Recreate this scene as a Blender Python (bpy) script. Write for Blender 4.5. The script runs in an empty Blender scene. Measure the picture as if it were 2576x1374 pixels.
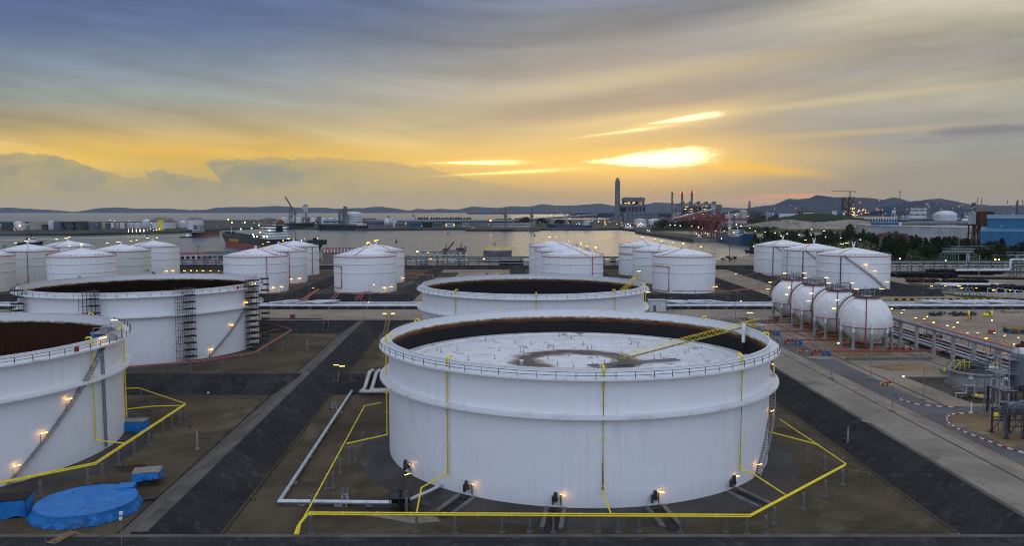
import bpy, math, random
from mathutils import Vector, noise as mnoise
from mathutils.geometry import tessellate_polygon
RND = random.Random(11)
sc = bpy.context.scene
COL = sc.collection
PI = math.pi
F, YH, H = 2016.0, 530.5, 46.5          # focal length in photo pixels, horizon row, camera height
PITCH = math.atan((687 - YH) / F)
CP, SP = math.cos(PITCH), math.sin(PITCH)
FLOOR, SEA = -4.5, -5.0


def ray(px, py):
    a, b = (px - 1288) / F, (687 - py) / F
    return a, CP + b * SP, -SP + b * CP


def G(px, py, z=0.0):                     # photo point on the level z
    a, b, c = ray(px, py)
    t = (z - H) / c
    return Vector((a * t, b * t, z))


def W(px, py, Y):                         # photo point at the distance Y
    a, b, c = ray(px, py)
    t = Y / b
    return Vector((a * t, Y, H + c * t))


def XA(px, Y):
    return W(px, YH, Y).x


# ------------------------------------------------------------------ mesh builder
class MB:
    def __init__(s):
        s.v, s.f = [], []

    def add(s, vs, fs):
        n = len(s.v)
        s.v.extend(tuple(v) for v in vs)
        s.f.extend(tuple(i + n for i in f) for f in fs)
        return s

    def box(s, x, y, z, dx, dy, dz, rz=0.0, tx=1.0, ty=1.0):      # centre x, y; bottom z
        c, n = math.cos(rz), math.sin(rz)
        vs = []
        for k in (0, 1):
            sx, sy = (dx / 2, dy / 2) if k == 0 else (dx / 2 * tx, dy / 2 * ty)
            for a, b in ((-sx, -sy), (sx, -sy), (sx, sy), (-sx, sy)):
                vs.append((x + a * c - b * n, y + a * n + b * c, z + k * dz))
        return s.add(vs, [(3, 2, 1, 0), (4, 5, 6, 7), (0, 1, 5, 4), (1, 2, 6, 5), (2, 3, 7, 6), (3, 0, 4, 7)])

    def cyl(s, p, q, r, r2=None, n=8, cap=True):
        p, q = Vector(p), Vector(q)
        r2 = r if r2 is None else r2
        d = (q - p)
        if d.length < 1e-6:
            return s
        d.normalize()
        a = d.orthogonal().normalized() if abs(d.z) < .999 else Vector((1, 0, 0))
        if abs(d.z) < .999:
            a = d.cross(Vector((0, 0, 1))).normalized()
        b = d.cross(a)
        off = PI / 4 if n == 4 else 0
        vs = []
        for c, rr in ((p, r), (q, r2)):
            for i in range(n):
                t = 2 * PI * i / n + off
                vs.append(c + (a * math.cos(t) + b * math.sin(t)) * rr)
        fs = [(i, (i + 1) % n, n + (i + 1) % n, n + i) for i in range(n)]
        if cap:
            fs += [tuple(range(n - 1, -1, -1)), tuple(range(n, 2 * n))]
        return s.add(vs, fs)

    def bar(s, p, q, w):
        return s.cyl(p, q, w * .707, n=4)

    def tube(s, pts, r, n=8, closed=False):
        pts = [Vector(p) for p in pts]
        m = len(pts)
        vs = []
        for i, p in enumerate(pts):
            a = pts[i - 1] if (i > 0 or closed) else None
            b = pts[(i + 1) % m] if (i < m - 1 or closed) else None
            d1 = (p - a).normalized() if a is not None else None
            d2 = (b - p).normalized() if b is not None else None
            t = (d1 + d2).normalized() if d1 is not None and d2 is not None else (d1 if d1 is not None else d2)
            k = 1.0
            if d1 is not None and d2 is not None:
                k = 1 / max(.5, t.dot(d1))
            u = t.cross(Vector((0, 0, 1)))
            u = u.normalized() if u.length > .05 else Vector((1, 0, 0))
            w = t.cross(u).normalized()
            for j in range(n):
                th = 2 * PI * j / n
                vs.append(p + (u * math.cos(th) * k + w * math.sin(th) * (k if abs(t.z) > .2 else 1)) * r)
        fs = []
        for i in range(m if closed else m - 1):
            A, B = i * n, ((i + 1) % m) * n
            fs += [(A + j, A + (j + 1) % n, B + (j + 1) % n, B + j) for j in range(n)]
        if not closed:
            fs += [tuple(range(n - 1, -1, -1)), tuple(range((m - 1) * n, m * n))]
        return s.add(vs, fs)

    def lathe(s, prof, n=48, x=0.0, y=0.0, a0=0.0, a1=2 * PI, jit=None):
        full = abs(a1 - a0 - 2 * PI) < 1e-6
        m = n if full else n + 1
        vs = []
        for r, z in prof:
            for i in range(m):
                t = a0 + (a1 - a0) * i / n
                rr, zz = (r, z) if jit is None else jit(r, z, t)
                vs.append((x + rr * math.cos(t), y + rr * math.sin(t), zz))
        fs = []
        for k in range(len(prof) - 1):
            for i in range(n):
                j = (i + 1) % m
                fs.append((k * m + i, k * m + j, (k + 1) * m + j, (k + 1) * m + i))
        return s.add(vs, fs)

    def disc(s, r, z, n=48, x=0.0, y=0.0):
        return s.add([(x + r * math.cos(2 * PI * i / n), y + r * math.sin(2 * PI * i / n), z) for i in range(n)], [tuple(range(n))])

    def prism(s, poly, z0, z1):
        n = len(poly)
        tri = tessellate_polygon([[Vector((p[0], p[1], 0)) for p in poly]])
        vs = [(p[0], p[1], z1) for p in poly] + [(p[0], p[1], z0) for p in poly]
        fs = [tuple(t) for t in tri] + [(i, (i + 1) % n, n + (i + 1) % n, n + i) for i in range(n)]
        return s.add(vs, fs)

    def sheet(s, poly, z):
        tri = tessellate_polygon([[Vector((p[0], p[1], 0)) for p in poly]])
        return s.add([(p[0], p[1], z) for p in poly], [tuple(t) for t in tri])

    def sph(s, x, y, z, r, nu=24, nv=14, sz=1.0, z0=-1.0, z1=1.0):
        prof = []
        for k in range(nv + 1):
            t = math.asin(z0) + (math.asin(z1) - math.asin(z0)) * k / nv
            prof.append((max(r * math.cos(t), 1e-3), z + r * sz * math.sin(t)))
        return s.lathe(prof, nu, x, y)

    def lattice(s, x, y, z, w0, w1, h, n, t, rz=0.0):             # braced square tower
        def cn(k, j):
            w = (w0 + (w1 - w0) * k / n) / 2
            a = rz + PI / 4 + j * PI / 2
            return Vector((x + w * 1.414 * math.cos(a), y + w * 1.414 * math.sin(a), z + h * k / n))
        for k in range(n):
            for j in range(4):
                s.bar(cn(k, j), cn(k + 1, j), t)
                s.bar(cn(k, j), cn(k + 1, (j + 1) % 4), t * .6)
                s.bar(cn(k + 1, j), cn(k + 1, (j + 1) % 4), t * .6)
        return s

    def truss(s, p, q, w, h, n, t):                               # box girder p -> q, w wide, h deep
        p, q = Vector(p), Vector(q)
        u = (q - p).cross(Vector((0, 0, 1))).normalized() * (w / 2)
        up = Vector((0, 0, h))
        for sg in (-1, 1):
            for v in (Vector((0, 0, 0)), up):
                s.bar(p + u * sg + v, q + u * sg + v, t)
            for k in range(n):
                a, b, m = p.lerp(q, k / n), p.lerp(q, (k + 1) / n), p.lerp(q, (k + .5) / n)
                s.bar(a + u * sg, m + u * sg + up, t * .7)
                s.bar(m + u * sg + up, b + u * sg, t * .7)
        for k in range(n + 1):
            a = p.lerp(q, k / n)
            s.bar(a - u, a + u, t * .7)
            s.bar(a - u + up, a + u + up, t * .7)
        return s


def data(name, mb, m, smooth=True):
    me = bpy.data.meshes.new(name)
    me.from_pydata(mb.v, [], mb.f)
    if smooth:
        me.shade_smooth()
        me.set_sharp_from_angle(angle=math.radians(38))
    me.materials.append(m)
    me.update()
    return me


def tag(o, label=None, cat=None, group=None, kind=None):
    if label:
        o['label'] = label
    if cat:
        o['category'] = cat
    if group:
        o['group'] = group
    if kind:
        o['kind'] = kind
    return o


def ob(name, mb, m, parent=None, label=None, cat=None, group=None, kind=None, loc=None, rz=0.0, smooth=True):
    me = mb if isinstance(mb, bpy.types.Mesh) else data(name, mb, m, smooth)
    o = bpy.data.objects.new(name, me)
    COL.objects.link(o)
    if parent is not None:
        o.parent = parent
    if loc is not None:
        o.location = loc
    o.rotation_euler.z = rz
    return tag(o, label, cat, group, kind)


def thing(name, loc, label, cat, group=None, rz=0.0):
    o = bpy.data.objects.new(name, None)
    COL.objects.link(o)
    o.location = loc
    o.rotation_euler.z = rz
    o.empty_display_size = .5
    return tag(o, label, cat, group)


def dup(root, loc, rz=0.0, label=None, group=None, scale=None):
    r = root.copy()
    COL.objects.link(r)
    r.location = loc
    r.rotation_euler.z = rz
    if scale:
        r.scale = scale if not isinstance(scale, (int, float)) else (scale,) * 3
    if label:
        r['label'] = label
    if group:
        r['group'] = group
    for ch in list(root.children):
        c = ch.copy()
        COL.objects.link(c)
        c.parent = r
        for g in list(ch.children):
            d = g.copy()
            COL.objects.link(d)
            d.parent = c
    return r


# ------------------------------------------------------------------ materials
class NT:
    def __init__(s, nt):
        s.nt = nt

    def n(s, t, **kw):
        nd = s.nt.nodes.new(t)
        for k, v in kw.items():
            if hasattr(nd, k) and not k[0].isupper():
                setattr(nd, k, v)
        return nd

    def set(s, sock, v):
        if v is None:
            return
        if isinstance(v, bpy.types.NodeSocket):
            s.nt.links.new(v, sock)
        elif isinstance(v, (tuple, list)) and len(v) == 3 and sock.type == 'RGBA':
            sock.default_value = (*v, 1)
        else:
            sock.default_value = v

    def m(s, op, a, b=None, c=None, clamp=False):
        nd = s.nt.nodes.new('ShaderNodeMath')
        nd.operation = op
        nd.use_clamp = clamp
        for i, v in enumerate((a, b, c)):
            s.set(nd.inputs[i], v)
        return nd.outputs[0]

    def mix(s, f, a, b, mode='MIX'):
        nd = s.nt.nodes.new('ShaderNodeMix')
        nd.data_type = 'RGBA'
        nd.blend_type = mode
        nd.clamp_factor = True
        s.set(nd.inputs[0], f)
        s.set(nd.inputs[6], a)
        s.set(nd.inputs[7], b)
        return nd.outputs[2]

    def ss(s, x, a, b):                        # smoothstep
        nd = s.nt.nodes.new('ShaderNodeMapRange')
        nd.interpolation_type = 'SMOOTHSTEP'
        s.set(nd.inputs[0], x)
        nd.inputs[1].default_value, nd.inputs[2].default_value = a, b
        return nd.outputs[0]

    def noise(s, vec, scale, detail=5, rough=.55, dist=0.0):
        nd = s.nt.nodes.new('ShaderNodeTexNoise')
        if vec is not None:
            s.set(nd.inputs['Vector'], vec)
        nd.inputs['Scale'].default_value = scale
        nd.inputs['Detail'].default_value = detail
        nd.inputs['Roughness'].default_value = rough
        nd.inputs['Distortion'].default_value = dist
        return nd.outputs[0]

    def xyz(s, x, y, z):
        nd = s.nt.nodes.new('ShaderNodeCombineXYZ')
        for i, v in enumerate((x, y, z)):
            s.set(nd.inputs[i], v)
        return nd.outputs[0]

    def sep(s, v):
        nd = s.nt.nodes.new('ShaderNodeSeparateXYZ')
        s.set(nd.inputs[0], v)
        return nd.outputs

    def ramp(s, f, stops, interp='LINEAR'):
        nd = s.nt.nodes.new('ShaderNodeValToRGB')
        s.set(nd.inputs[0], f)
        cr = nd.color_ramp
        cr.interpolation = interp
        while len(cr.elements) < len(stops):
            cr.elements.new(.5)
        for e, (p, c) in zip(cr.elements, stops):
            e.position = p
            e.color = (c, c, c, 1) if isinstance(c, (int, float)) else (*c, 1)
        return nd.outputs[0]


def newmat(name):
    m = bpy.data.materials.new(name)
    m.use_nodes = True
    nt = m.node_tree
    return m, NT(nt), nt.nodes['Principled BSDF']


def coords(h):
    return h.n('ShaderNodeTexCoord').outputs['Object']


def bumpto(h, bsdf, height, strength, dist=.05):
    b = h.n('ShaderNodeBump')
    b.inputs['Strength'].default_value = strength
    b.inputs['Distance'].default_value = dist
    h.set(b.inputs['Height'], height)
    h.set(bsdf.inputs['Normal'], b.outputs[0])


def mat(name, c, c2=None, rough=.6, metal=0.0, scale=.6, detail=5, streak=0.0, fine=0.0, bump=0.0, lo=.35, hi=.65):
    """two-tone noise paint: c to c2, optional vertical streaks and fine grain"""
    m, h, b = newmat(name)
    v = coords(h)
    c2 = c2 or tuple(x * .78 for x in c)
    f = h.ss(h.noise(v, scale, detail), lo, hi)
    col = h.mix(f, c, c2)
    if streak:
        x, y, z = h.sep(v)
        st = h.noise(h.xyz(h.m('MULTIPLY', x, 1.5), h.m('MULTIPLY', y, 1.5), h.m('MULTIPLY', z, .06)), 1.0, 6, .6)
        col = h.mix(h.m('MULTIPLY', h.ss(st, .45, .75), streak), col, tuple(x * .35 for x in c))
    if fine:
        g = h.noise(v, scale * 14, 3, .7)
        col = h.mix(h.m('MULTIPLY', h.ss(g, .35, .7), fine), col, tuple(x * .45 for x in c))
        if bump:
            bumpto(h, b, g, bump)
    h.set(b.inputs['Base Color'], col)
    b.inputs['Roughness'].default_value = rough
    b.inputs['Metallic'].default_value = metal
    if max(c) < .1 and not metal and rough > .3:
        b.inputs['Specular IOR Level'].default_value = .12
    elif rough >= .6:
        b.inputs['Specular IOR Level'].default_value = .25
    return m


UNIT = {}


def unit(name, parent, m, x, y, z, dx, dy, dz):           # one small box part (a window, a louvre) sharing one mesh per material
    key = (name, m)
    if key not in UNIT:
        UNIT[key] = data(name, MB().box(0, 0, 0, 1, 1, 1), M[m], False)
    o = bpy.data.objects.new(name, UNIT[key])
    COL.objects.link(o)
    o.parent = parent
    o.location = (x, y, z)
    o.scale = (dx, dy, dz)
    return o


def emis(name, c, s):
    m, h, b = newmat(name)
    b.inputs['Base Color'].default_value = (*c, 1)
    b.inputs['Emission Color'].default_value = (*c, 1)
    b.inputs['Emission Strength'].default_value = s
    return m


def tank_paint(name, c, R, dirt=.5, seam=.12, plate=9.0):
    """white tank coating with plate seams, rain streaks and patchy chalking"""
    m, h, b = newmat(name)
    v = coords(h)
    x, y, z = h.sep(v)
    ang = h.m('MULTIPLY', h.m('ARCTAN2', y, x), R)
    uv = h.xyz(ang, z, 0.0)
    br = h.n('ShaderNodeTexBrick')
    h.set(br.inputs['Vector'], uv)
    br.inputs['Scale'].default_value = 1.0
    br.inputs['Brick Width'].default_value = plate
    br.inputs['Row Height'].default_value = 2.4
    br.inputs['Mortar Size'].default_value = .035
    br.inputs['Mortar Smooth'].default_value = .4
    br.inputs['Color1'].default_value = (*c, 1)
    br.inputs['Color2'].default_value = (*[k * .965 for k in c], 1)
    br.inputs['Mortar'].default_value = (*[k * (1 - seam) for k in c], 1)
    st = h.noise(h.xyz(h.m('MULTIPLY', ang, .9), h.m('MULTIPLY', z, .045), 0.0), 1.0, 7, .62)
    pt = h.noise(v, .09, 5, .6)
    f = h.m('MULTIPLY', h.m('MULTIPLY', h.ss(st, .46, .78), h.ss(pt, .35, .7)), dirt)
    col = h.mix(f, br.outputs['Color'], (c[0] * .52, c[1] * .5, c[2] * .46))
    col = h.mix(h.m('MULTIPLY', h.ss(h.noise(v, .5, 6, .65), .5, .8), .12), col, (c[0] * .7, c[1] * .7, c[2] * .72))
    h.set(b.inputs['Base Color'], col)
    b.inputs['Roughness'].default_value = .42
    bumpto(h, b, h.noise(h.xyz(h.m('MULTIPLY', ang, .16), h.m('MULTIPLY', z, .35), 0.0), 1.0, 2), .25, .12)
    return m


M = {}
M['tank40'] = tank_paint('white_tank_coating', (.78, .78, .79), 40, .45, .07, 9.5)
M['tank18'] = tank_paint('white_tank_coating_small', (.77, .77, .77), 18, .4, .08, 8)
M['tank18b'] = tank_paint('cream_tank_coating', (.62, .61, .55), 18, .5, .1, 8)
M['white'] = mat('white_paint', (.76, .76, .76), (.62, .62, .61), .45, scale=.8, streak=.25)
M['trim'] = mat('white_trim_weathered', (.74, .74, .74), (.5, .49, .46), .5, scale=.35, detail=8, lo=.5, hi=.8)
M['roofw'] = mat('white_roof_sheet', (.8, .8, .81), (.7, .7, .7), .4, scale=.25)
M['sphw'] = mat('sphere_coating', (.76, .76, .75), (.68, .67, .64), .38, scale=.3, streak=.3)
M['gal'] = mat('galvanised_steel', (.33, .34, .35), (.22, .22, .23), .45, .7, scale=2)
M['rail'] = mat('railing_steel', (.1, .105, .115), (.06, .06, .065), .5, .4, scale=2)
M['dsteel'] = mat('dark_steel', (.06, .06, .065), (.035, .035, .04), .5, .4, scale=2)
M['scaf'] = mat('scaffold_steel', (.09, .085, .085), (.05, .04, .035), .5, .5, scale=2)
M['plank'] = mat('scaffold_planks', (.05, .04, .035), (.025, .02, .018), .8, scale=2)
M['yellow'] = mat('yellow_pipe_paint', (.95, .74, .008), (.85, .63, .012), .4, scale=1.2)
M['red'] = mat('red_pipe_paint', (.32, .03, .03), (.2, .02, .02), .45, scale=1.2)
M['pink'] = mat('faded_red_pipe', (.48, .13, .09), (.35, .08, .06), .5, scale=1.2)
M['rust'] = mat('rusty_steel', (.1, .035, .016), (.045, .02, .014), .8, .2, scale=1.5)
M['pipew'] = mat('pipe_cladding', (.66, .67, .7), (.5, .51, .54), .35, .35, scale=.5, streak=.2)
M['pipec'] = mat('cream_pipe', (.55, .53, .48), (.4, .38, .33), .5, scale=.6, streak=.3)
M['pipeg'] = mat('grey_pipe', (.24, .27, .3), (.15, .17, .19), .5, .3, scale=.6)
M['greens'] = mat('green_steel', (.1, .15, .13), (.07, .1, .09), .5, .2, scale=1)
M['conc'] = mat('concrete', (.34, .33, .31), (.24, .23, .21), .85, scale=.5, streak=.45, fine=.25)
M['concd'] = mat('dark_concrete', (.2, .19, .18), (.13, .125, .12), .85, scale=.5, streak=.4, fine=.3)
M['tarp'] = mat('blue_tarpaulin', (.006, .2, .56), (.005, .165, .48), .42, scale=.35, detail=4)
_t = M['tarp'].node_tree
_h = NT(_t)
_v = coords(_h)
_n = _h.noise(_v, .55, 4, .6, .8)
_c = _h.ss(_h.m('ABSOLUTE', _h.m('SUBTRACT', _n, .5)), .022, .002)
_b = _t.nodes['Principled BSDF']
_o = _b.inputs['Base Color'].links[0].from_socket
_h.set(_b.inputs['Base Color'], _h.mix(_h.m('MULTIPLY', _c, .6), _o, (.003, .05, .16)))  # fold shade painted dark along the creases
bumpto(_h, _b, _h.m('ADD', _h.noise(_v, 1.6, 6, .65, 1.5), _h.m('MULTIPLY', _c, -.9)), .6, .12)
M['tarpd'] = mat('black_tarpaulin', (.006, .006, .007), (.012, .012, .013), .5, scale=.8)
M['ply'] = mat('plywood', (.32, .27, .22), (.2, .17, .14), .8, scale=1.5)
M['timber'] = mat('timber', (.3, .2, .09), (.18, .11, .05), .8, scale=1.5)
M['blue'] = mat('blue_cladding', (.008, .13, .26), (.006, .09, .19), .5, scale=.15, streak=.3)
M['bluev'] = mat('blue_vessel_paint', (.02, .13, .34), (.015, .09, .25), .4, scale=1)
M['greyc'] = mat('grey_cladding', (.36, .37, .38), (.26, .27, .28), .5, scale=.08, streak=.5)
M['slate'] = mat('slate_cladding', (.15, .16, .19), (.11, .115, .14), .6, scale=.06, streak=.2)
M['pale'] = mat('pale_render', (.5, .49, .47), (.38, .37, .35), .7, scale=.1, streak=.3)
M['brown'] = mat('brown_cladding', (.2, .15, .13), (.13, .1, .09), .7, scale=.1, streak=.4)
M['redroof'] = mat('red_roof_sheet', (.2, .016, .02), (.13, .012, .015), .5, scale=.15, streak=.1)
M['dark'] = mat('dark_interior', (.012, .012, .014), (.02, .02, .022), .7)
M['glass'] = mat('dark_window_glass', (.02, .025, .03), (.03, .035, .045), .12)
M['hullb'] = mat('black_hull', (.02, .021, .024), (.035, .036, .04), .4, scale=.06, streak=.3)
M['hullg'] = mat('grey_hull', (.055, .055, .055), (.04, .04, .04), .45, scale=.06, streak=.4)
M['hullbl'] = mat('blue_hull', (.018, .07, .15), (.012, .045, .1), .4, scale=.06, streak=.3)
M['boot'] = mat('red_antifouling', (.3, .05, .035), (.2, .035, .03), .5, scale=.06, streak=.4)
M['deckg'] = mat('green_deck', (.03, .05, .045), (.025, .03, .03), .6, scale=.1)
M['orange'] = mat('orange_paint', (.5, .13, .02), (.4, .1, .02), .5)
M['craner'] = mat('red_crane_paint', (.2, .014, .02), (.14, .01, .014), .45, scale=.1, streak=.2)
M['tgrey'] = mat('grey_tank_paint', (.1, .115, .14), (.07, .08, .1), .5, scale=.06, streak=.5)
M['tdark'] = mat('dark_tank_paint', (.045, .05, .065), (.07, .075, .085), .5, scale=.06, streak=.5)
M['tcream'] = mat('cream_tank_paint', (.4, .37, .3), (.3, .27, .22), .55, scale=.06, streak=.4)
M['twhite'] = mat('far_white_tank_paint', (.6, .61, .62), (.48, .49, .5), .5, scale=.06, streak=.4)
M['tbrown'] = mat('brown_tank_paint', (.22, .17, .14), (.15, .12, .1), .6, scale=.06, streak=.4)
M['bark'] = mat('bark', (.07, .05, .035), (.04, .03, .02), .9, scale=2)
M['leaf'] = mat('dark_foliage', (.014, .024, .009), (.028, .042, .014), .7, scale=.22, lo=.42, hi=.62)
M['leaf2'] = mat('olive_foliage', (.022, .036, .011), (.04, .055, .017), .7, scale=.22, lo=.42, hi=.62)
M['shrub'] = mat('shrub_foliage', (.02, .04, .013), (.045, .075, .02), .8, scale=.12, lo=.42, hi=.62)
M['amber'] = emis('amber_lamp_light', (1.0, .47, .06), 26)
M['sodium'] = emis('sodium_lamp_light', (1.0, .42, .07), 30)
M['fsod'] = emis('far_sodium_light', (1.0, .5, .12), 9)
M['fwhite'] = emis('far_white_light', (1.0, .86, .7), 9)
M['coolw'] = emis('cool_white_lamp_light', (.9, .95, 1.0), 2.2)
M['fgreen'] = emis('far_green_light', (.5, 1.0, .7), 6)
M['fred'] = emis('red_beacon_light', (1.0, .04, .03), 14)
M['lit'] = emis('lit_window_light', (1.0, .62, .2), 1.6)


def ground_mat(name, a, b_, c, s1, s2, grain=.35, rough=.9, bump=.3, spec=.1):
    m, h, b = newmat(name)
    v = coords(h)
    f1 = h.ss(h.noise(v, s1, 7, .6, .4), .38, .64)
    f2 = h.ss(h.noise(v, s2, 8, .65, .8), .52, .7)
    col = h.mix(f1, a, b_)
    col = h.mix(f2, col, c)
    md = h.noise(v, .38, 7, .7, .6)
    col = h.mix(h.m('MULTIPLY', h.ss(md, .48, .7), .45), col, tuple(k * .5 for k in a))
    g = h.noise(v, 2.2, 6, .75)
    col = h.mix(h.m('MULTIPLY', h.ss(g, .4, .72), grain), col, tuple(k * .4 for k in a))
    h.set(b.inputs['Base Color'], col)
    b.inputs['Roughness'].default_value = rough
    b.inputs['Specular IOR Level'].default_value = spec
    bumpto(h, b, g, bump, .08)
    return m


M['plateau'] = ground_mat('sandy_yard', (.34, .27, .195), (.24, .19, .14), (.13, .108, .085), .03, .018, .25)
M['gravel'] = ground_mat('brown_gravel', (.115, .087, .054), (.062, .047, .03), (.18, .145, .094), .06, .035, .5, bump=.6)
def bund_mat(name, a, b_, c, panel=7.0):
    """sprayed slope: panels of different age, down-slope runs, patches and cracks"""
    m, h, b = newmat(name)
    v = coords(h)
    br = h.n('ShaderNodeTexBrick')
    h.set(br.inputs['Vector'], v)
    br.inputs['Scale'].default_value = 1.0
    br.inputs['Brick Width'].default_value = panel
    br.inputs['Row Height'].default_value = panel * 1.3
    br.inputs['Mortar Size'].default_value = .05
    br.inputs['Color1'].default_value = (*a, 1)
    br.inputs['Color2'].default_value = (*[k * .72 for k in a], 1)
    br.inputs['Mortar'].default_value = (*[k * .5 for k in a], 1)
    n1 = h.noise(v, .11, 7, .62, .5)
    n2 = h.noise(v, .35, 7, .68, 1.0)
    x, y, z = h.sep(v)
    st = h.noise(h.xyz(h.m('MULTIPLY', x, .12), h.m('MULTIPLY', y, .8), h.m('MULTIPLY', z, .2)), 1.0, 6, .65)
    col = h.mix(h.ss(n1, .4, .62), br.outputs['Color'], b_)
    col = h.mix(h.m('MULTIPLY', h.ss(n2, .5, .68), .7), col, c)
    col = h.mix(h.m('MULTIPLY', h.ss(st, .5, .75), .5), col, tuple(k * .5 for k in b_))
    g = h.noise(v, 2.6, 6, .75)
    col = h.mix(h.m('MULTIPLY', h.ss(g, .4, .72), .35), col, tuple(k * .4 for k in a))
    h.set(b.inputs['Base Color'], col)
    b.inputs['Roughness'].default_value = .9
    b.inputs['Specular IOR Level'].default_value = .1
    bumpto(h, b, h.m('ADD', n2, h.m('MULTIPLY', g, .3)), .5, .25)
    return m


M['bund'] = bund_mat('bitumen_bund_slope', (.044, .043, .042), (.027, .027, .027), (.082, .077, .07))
M['bundlit'] = bund_mat('lit_bund_slope', (.17, .148, .122), (.11, .096, .08), (.07, .063, .055), 9)  # worn bund tone, paled to paint in light on the ridge's left slope
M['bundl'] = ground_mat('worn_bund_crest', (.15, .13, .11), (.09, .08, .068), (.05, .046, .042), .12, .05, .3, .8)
M['gravel2'] = ground_mat('damp_gravel', (.07, .052, .034), (.045, .034, .022), (.09, .07, .045), .1, .05, .5)
M['gravel3'] = ground_mat('pale_gravel', (.12, .095, .066), (.085, .066, .045), (.15, .125, .09), .1, .05, .5)
M['pavedark'] = ground_mat('stained_paving', (.085, .072, .056), (.05, .043, .034), (.12, .105, .085), .1, .06, .4)
M['road'] = ground_mat('asphalt_road', (.15, .14, .135), (.1, .095, .092), (.2, .18, .155), .08, .05, .2, .8)
M['slab'] = ground_mat('pale_concrete_slab', (.3, .26, .205), (.22, .188, .148), (.14, .12, .094), .09, .05, .25)
M['brownslab'] = ground_mat('ochre_ground', (.27, .18, .085), (.18, .125, .065), (.34, .25, .14), .07, .05, .3)
M['drain'] = mat('dark_drain', (.018, .016, .014), (.03, .026, .022), .8)
M['oil'] = mat('oily_stain', (.01, .01, .01), (.025, .022, .02), .35)
M['grass'] = ground_mat('dry_grass', (.07, .075, .03), (.045, .05, .022), (.12, .11, .06), .03, .02, .4)
M['landfar'] = ground_mat('far_land', (.09, .08, .065), (.045, .05, .035), (.14, .13, .11), .006, .004, .3)
M['scrub'] = ground_mat('hillock_scrub', (.016, .026, .01), (.03, .042, .014), (.05, .06, .022), .05, .03, .5, bump=1.0)
M['quarry'] = ground_mat('quarried_stone', (.33, .285, .235), (.22, .19, .155), (.14, .125, .1), .03, .012, .3, bump=.5)
M['hillveg'] = ground_mat('haze_blue_woodland', (.018, .032, .06), (.024, .04, .07), (.034, .05, .075), .003, .002, .3)  # woodland shifted to blue: distance haze painted into the colour
M['quay'] = ground_mat('quay_edge', (.12, .105, .09), (.07, .062, .055), (.045, .04, .036), .08, .03, .3)
# ------------------------------------------------------------------ camera, sky, sun, air
cam = bpy.data.cameras.new('camera')
cam.lens = F * 36 / 2576
cam.sensor_width = 36
cam.clip_end = 90000
cam.clip_start = 1
co = bpy.data.objects.new('camera', cam)
COL.objects.link(co)
co.location = (0, 0, H)
co.rotation_euler = (PI / 2 - PITCH, 0, 0)
sc.camera = co
sc.render.resolution_x, sc.render.resolution_y = 1024, 547
sc.view_settings.view_transform = 'Standard'
sc.view_settings.look = 'None'
sc.view_settings.exposure = 0
sc.view_settings.gamma = 1
sc.cycles.use_denoising = True
sc.cycles.filter_width = 1.05
sc.cycles.max_bounces = 6
sc.cycles.diffuse_bounces = 3
sc.cycles.glossy_bounces = 3
sc.cycles.volume_bounces = 1
sc.cycles.sample_clamp_indirect = 4

SUN_AZ, SUN_EL = math.atan((1640 - 1288) / F), math.radians(3.8)
world = bpy.data.worlds.new('World')
sc.world = world
world.use_nodes = True
wt = world.node_tree
wt.nodes.clear()
h = NT(wt)
D = h.n('ShaderNodeTexCoord').outputs['Generated']
dx, dy, dz = h.sep(D)
dyc = h.m('MAXIMUM', dy, .12)
u = h.m('DIVIDE', dx, dyc)
v = h.m('DIVIDE', dz, dyc)
nz = h.noise(h.xyz(h.m('MULTIPLY', u, 10), h.m('MULTIPLY', v, 34), 0.0), 1.0, 6, .6, .3)
nzc = h.m('SUBTRACT', nz, .5)
# base tones by height, for the west (left) side, the middle and the right side
def P(y):
    return (530.5 - y) / 2016 / .4
def S(r, g, b):
    f = lambda c: ((c / 255 + .055) / 1.055) ** 2.4 if c > 10 else c / 255 / 12.92
    return (f(r), f(g), f(b))
vv = h.m('DIVIDE', v, .4)
au = h.m('SQRT', h.m('ADD', h.m('MULTIPLY', u, u), .015))
sl = h.m('SUBTRACT', v, h.m('MULTIPLY', au, .15))
sn = h.noise(h.xyz(h.m('MULTIPLY', u, 1.3), h.m('MULTIPLY', sl, 13), 3.0), 1.0, 5, .48, .5)
sn2 = h.noise(h.xyz(h.m('MULTIPLY', u, 5.0), h.m('MULTIPLY', sl, 42), 9.0), 1.0, 6, .6, .6)
vw = h.m('ADD', vv, h.m('MULTIPLY', h.m('SUBTRACT', sn, .5), .09))
rl = h.ramp(vw, [(0, S(178, 158, 122)), (P(490), S(176, 162, 122)), (P(440), S(200, 176, 112)), (P(395), S(232, 192, 98)), (P(360), S(222, 190, 116)),
                 (P(320), S(186, 170, 128)), (P(250), S(146, 150, 142)), (P(170), S(124, 137, 150)), (P(80), S(98, 118, 152)), (P(0), S(86, 108, 150)), (1, S(100, 115, 150))])
rc = h.ramp(vw, [(0, S(184, 158, 118)), (P(490), S(190, 164, 116)), (P(440), S(206, 176, 112)), (P(390), S(216, 186, 120)), (P(330), S(200, 178, 132)),
                 (P(260), S(172, 162, 142)), (P(180), S(166, 160, 148)), (P(90), S(146, 151, 154)), (P(0), S(118, 132, 156)), (1, S(140, 145, 160))])
rr = h.ramp(vw, [(0, S(160, 142, 120)), (P(490), S(158, 148, 126)), (P(430), S(152, 150, 136)), (P(360), S(146, 150, 146)), (P(290), S(152, 152, 144)),
                 (P(220), S(166, 162, 146)), (P(130), S(160, 158, 150)), (P(60), S(184, 178, 156)), (P(0), S(192, 186, 166)), (1, S(180, 178, 165))])
uw = h.m('ADD', u, h.m('MULTIPLY', h.m('SUBTRACT', sn, .5), .35))
col = h.mix(h.ss(uw, -.36, .16), rl, rc)
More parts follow.
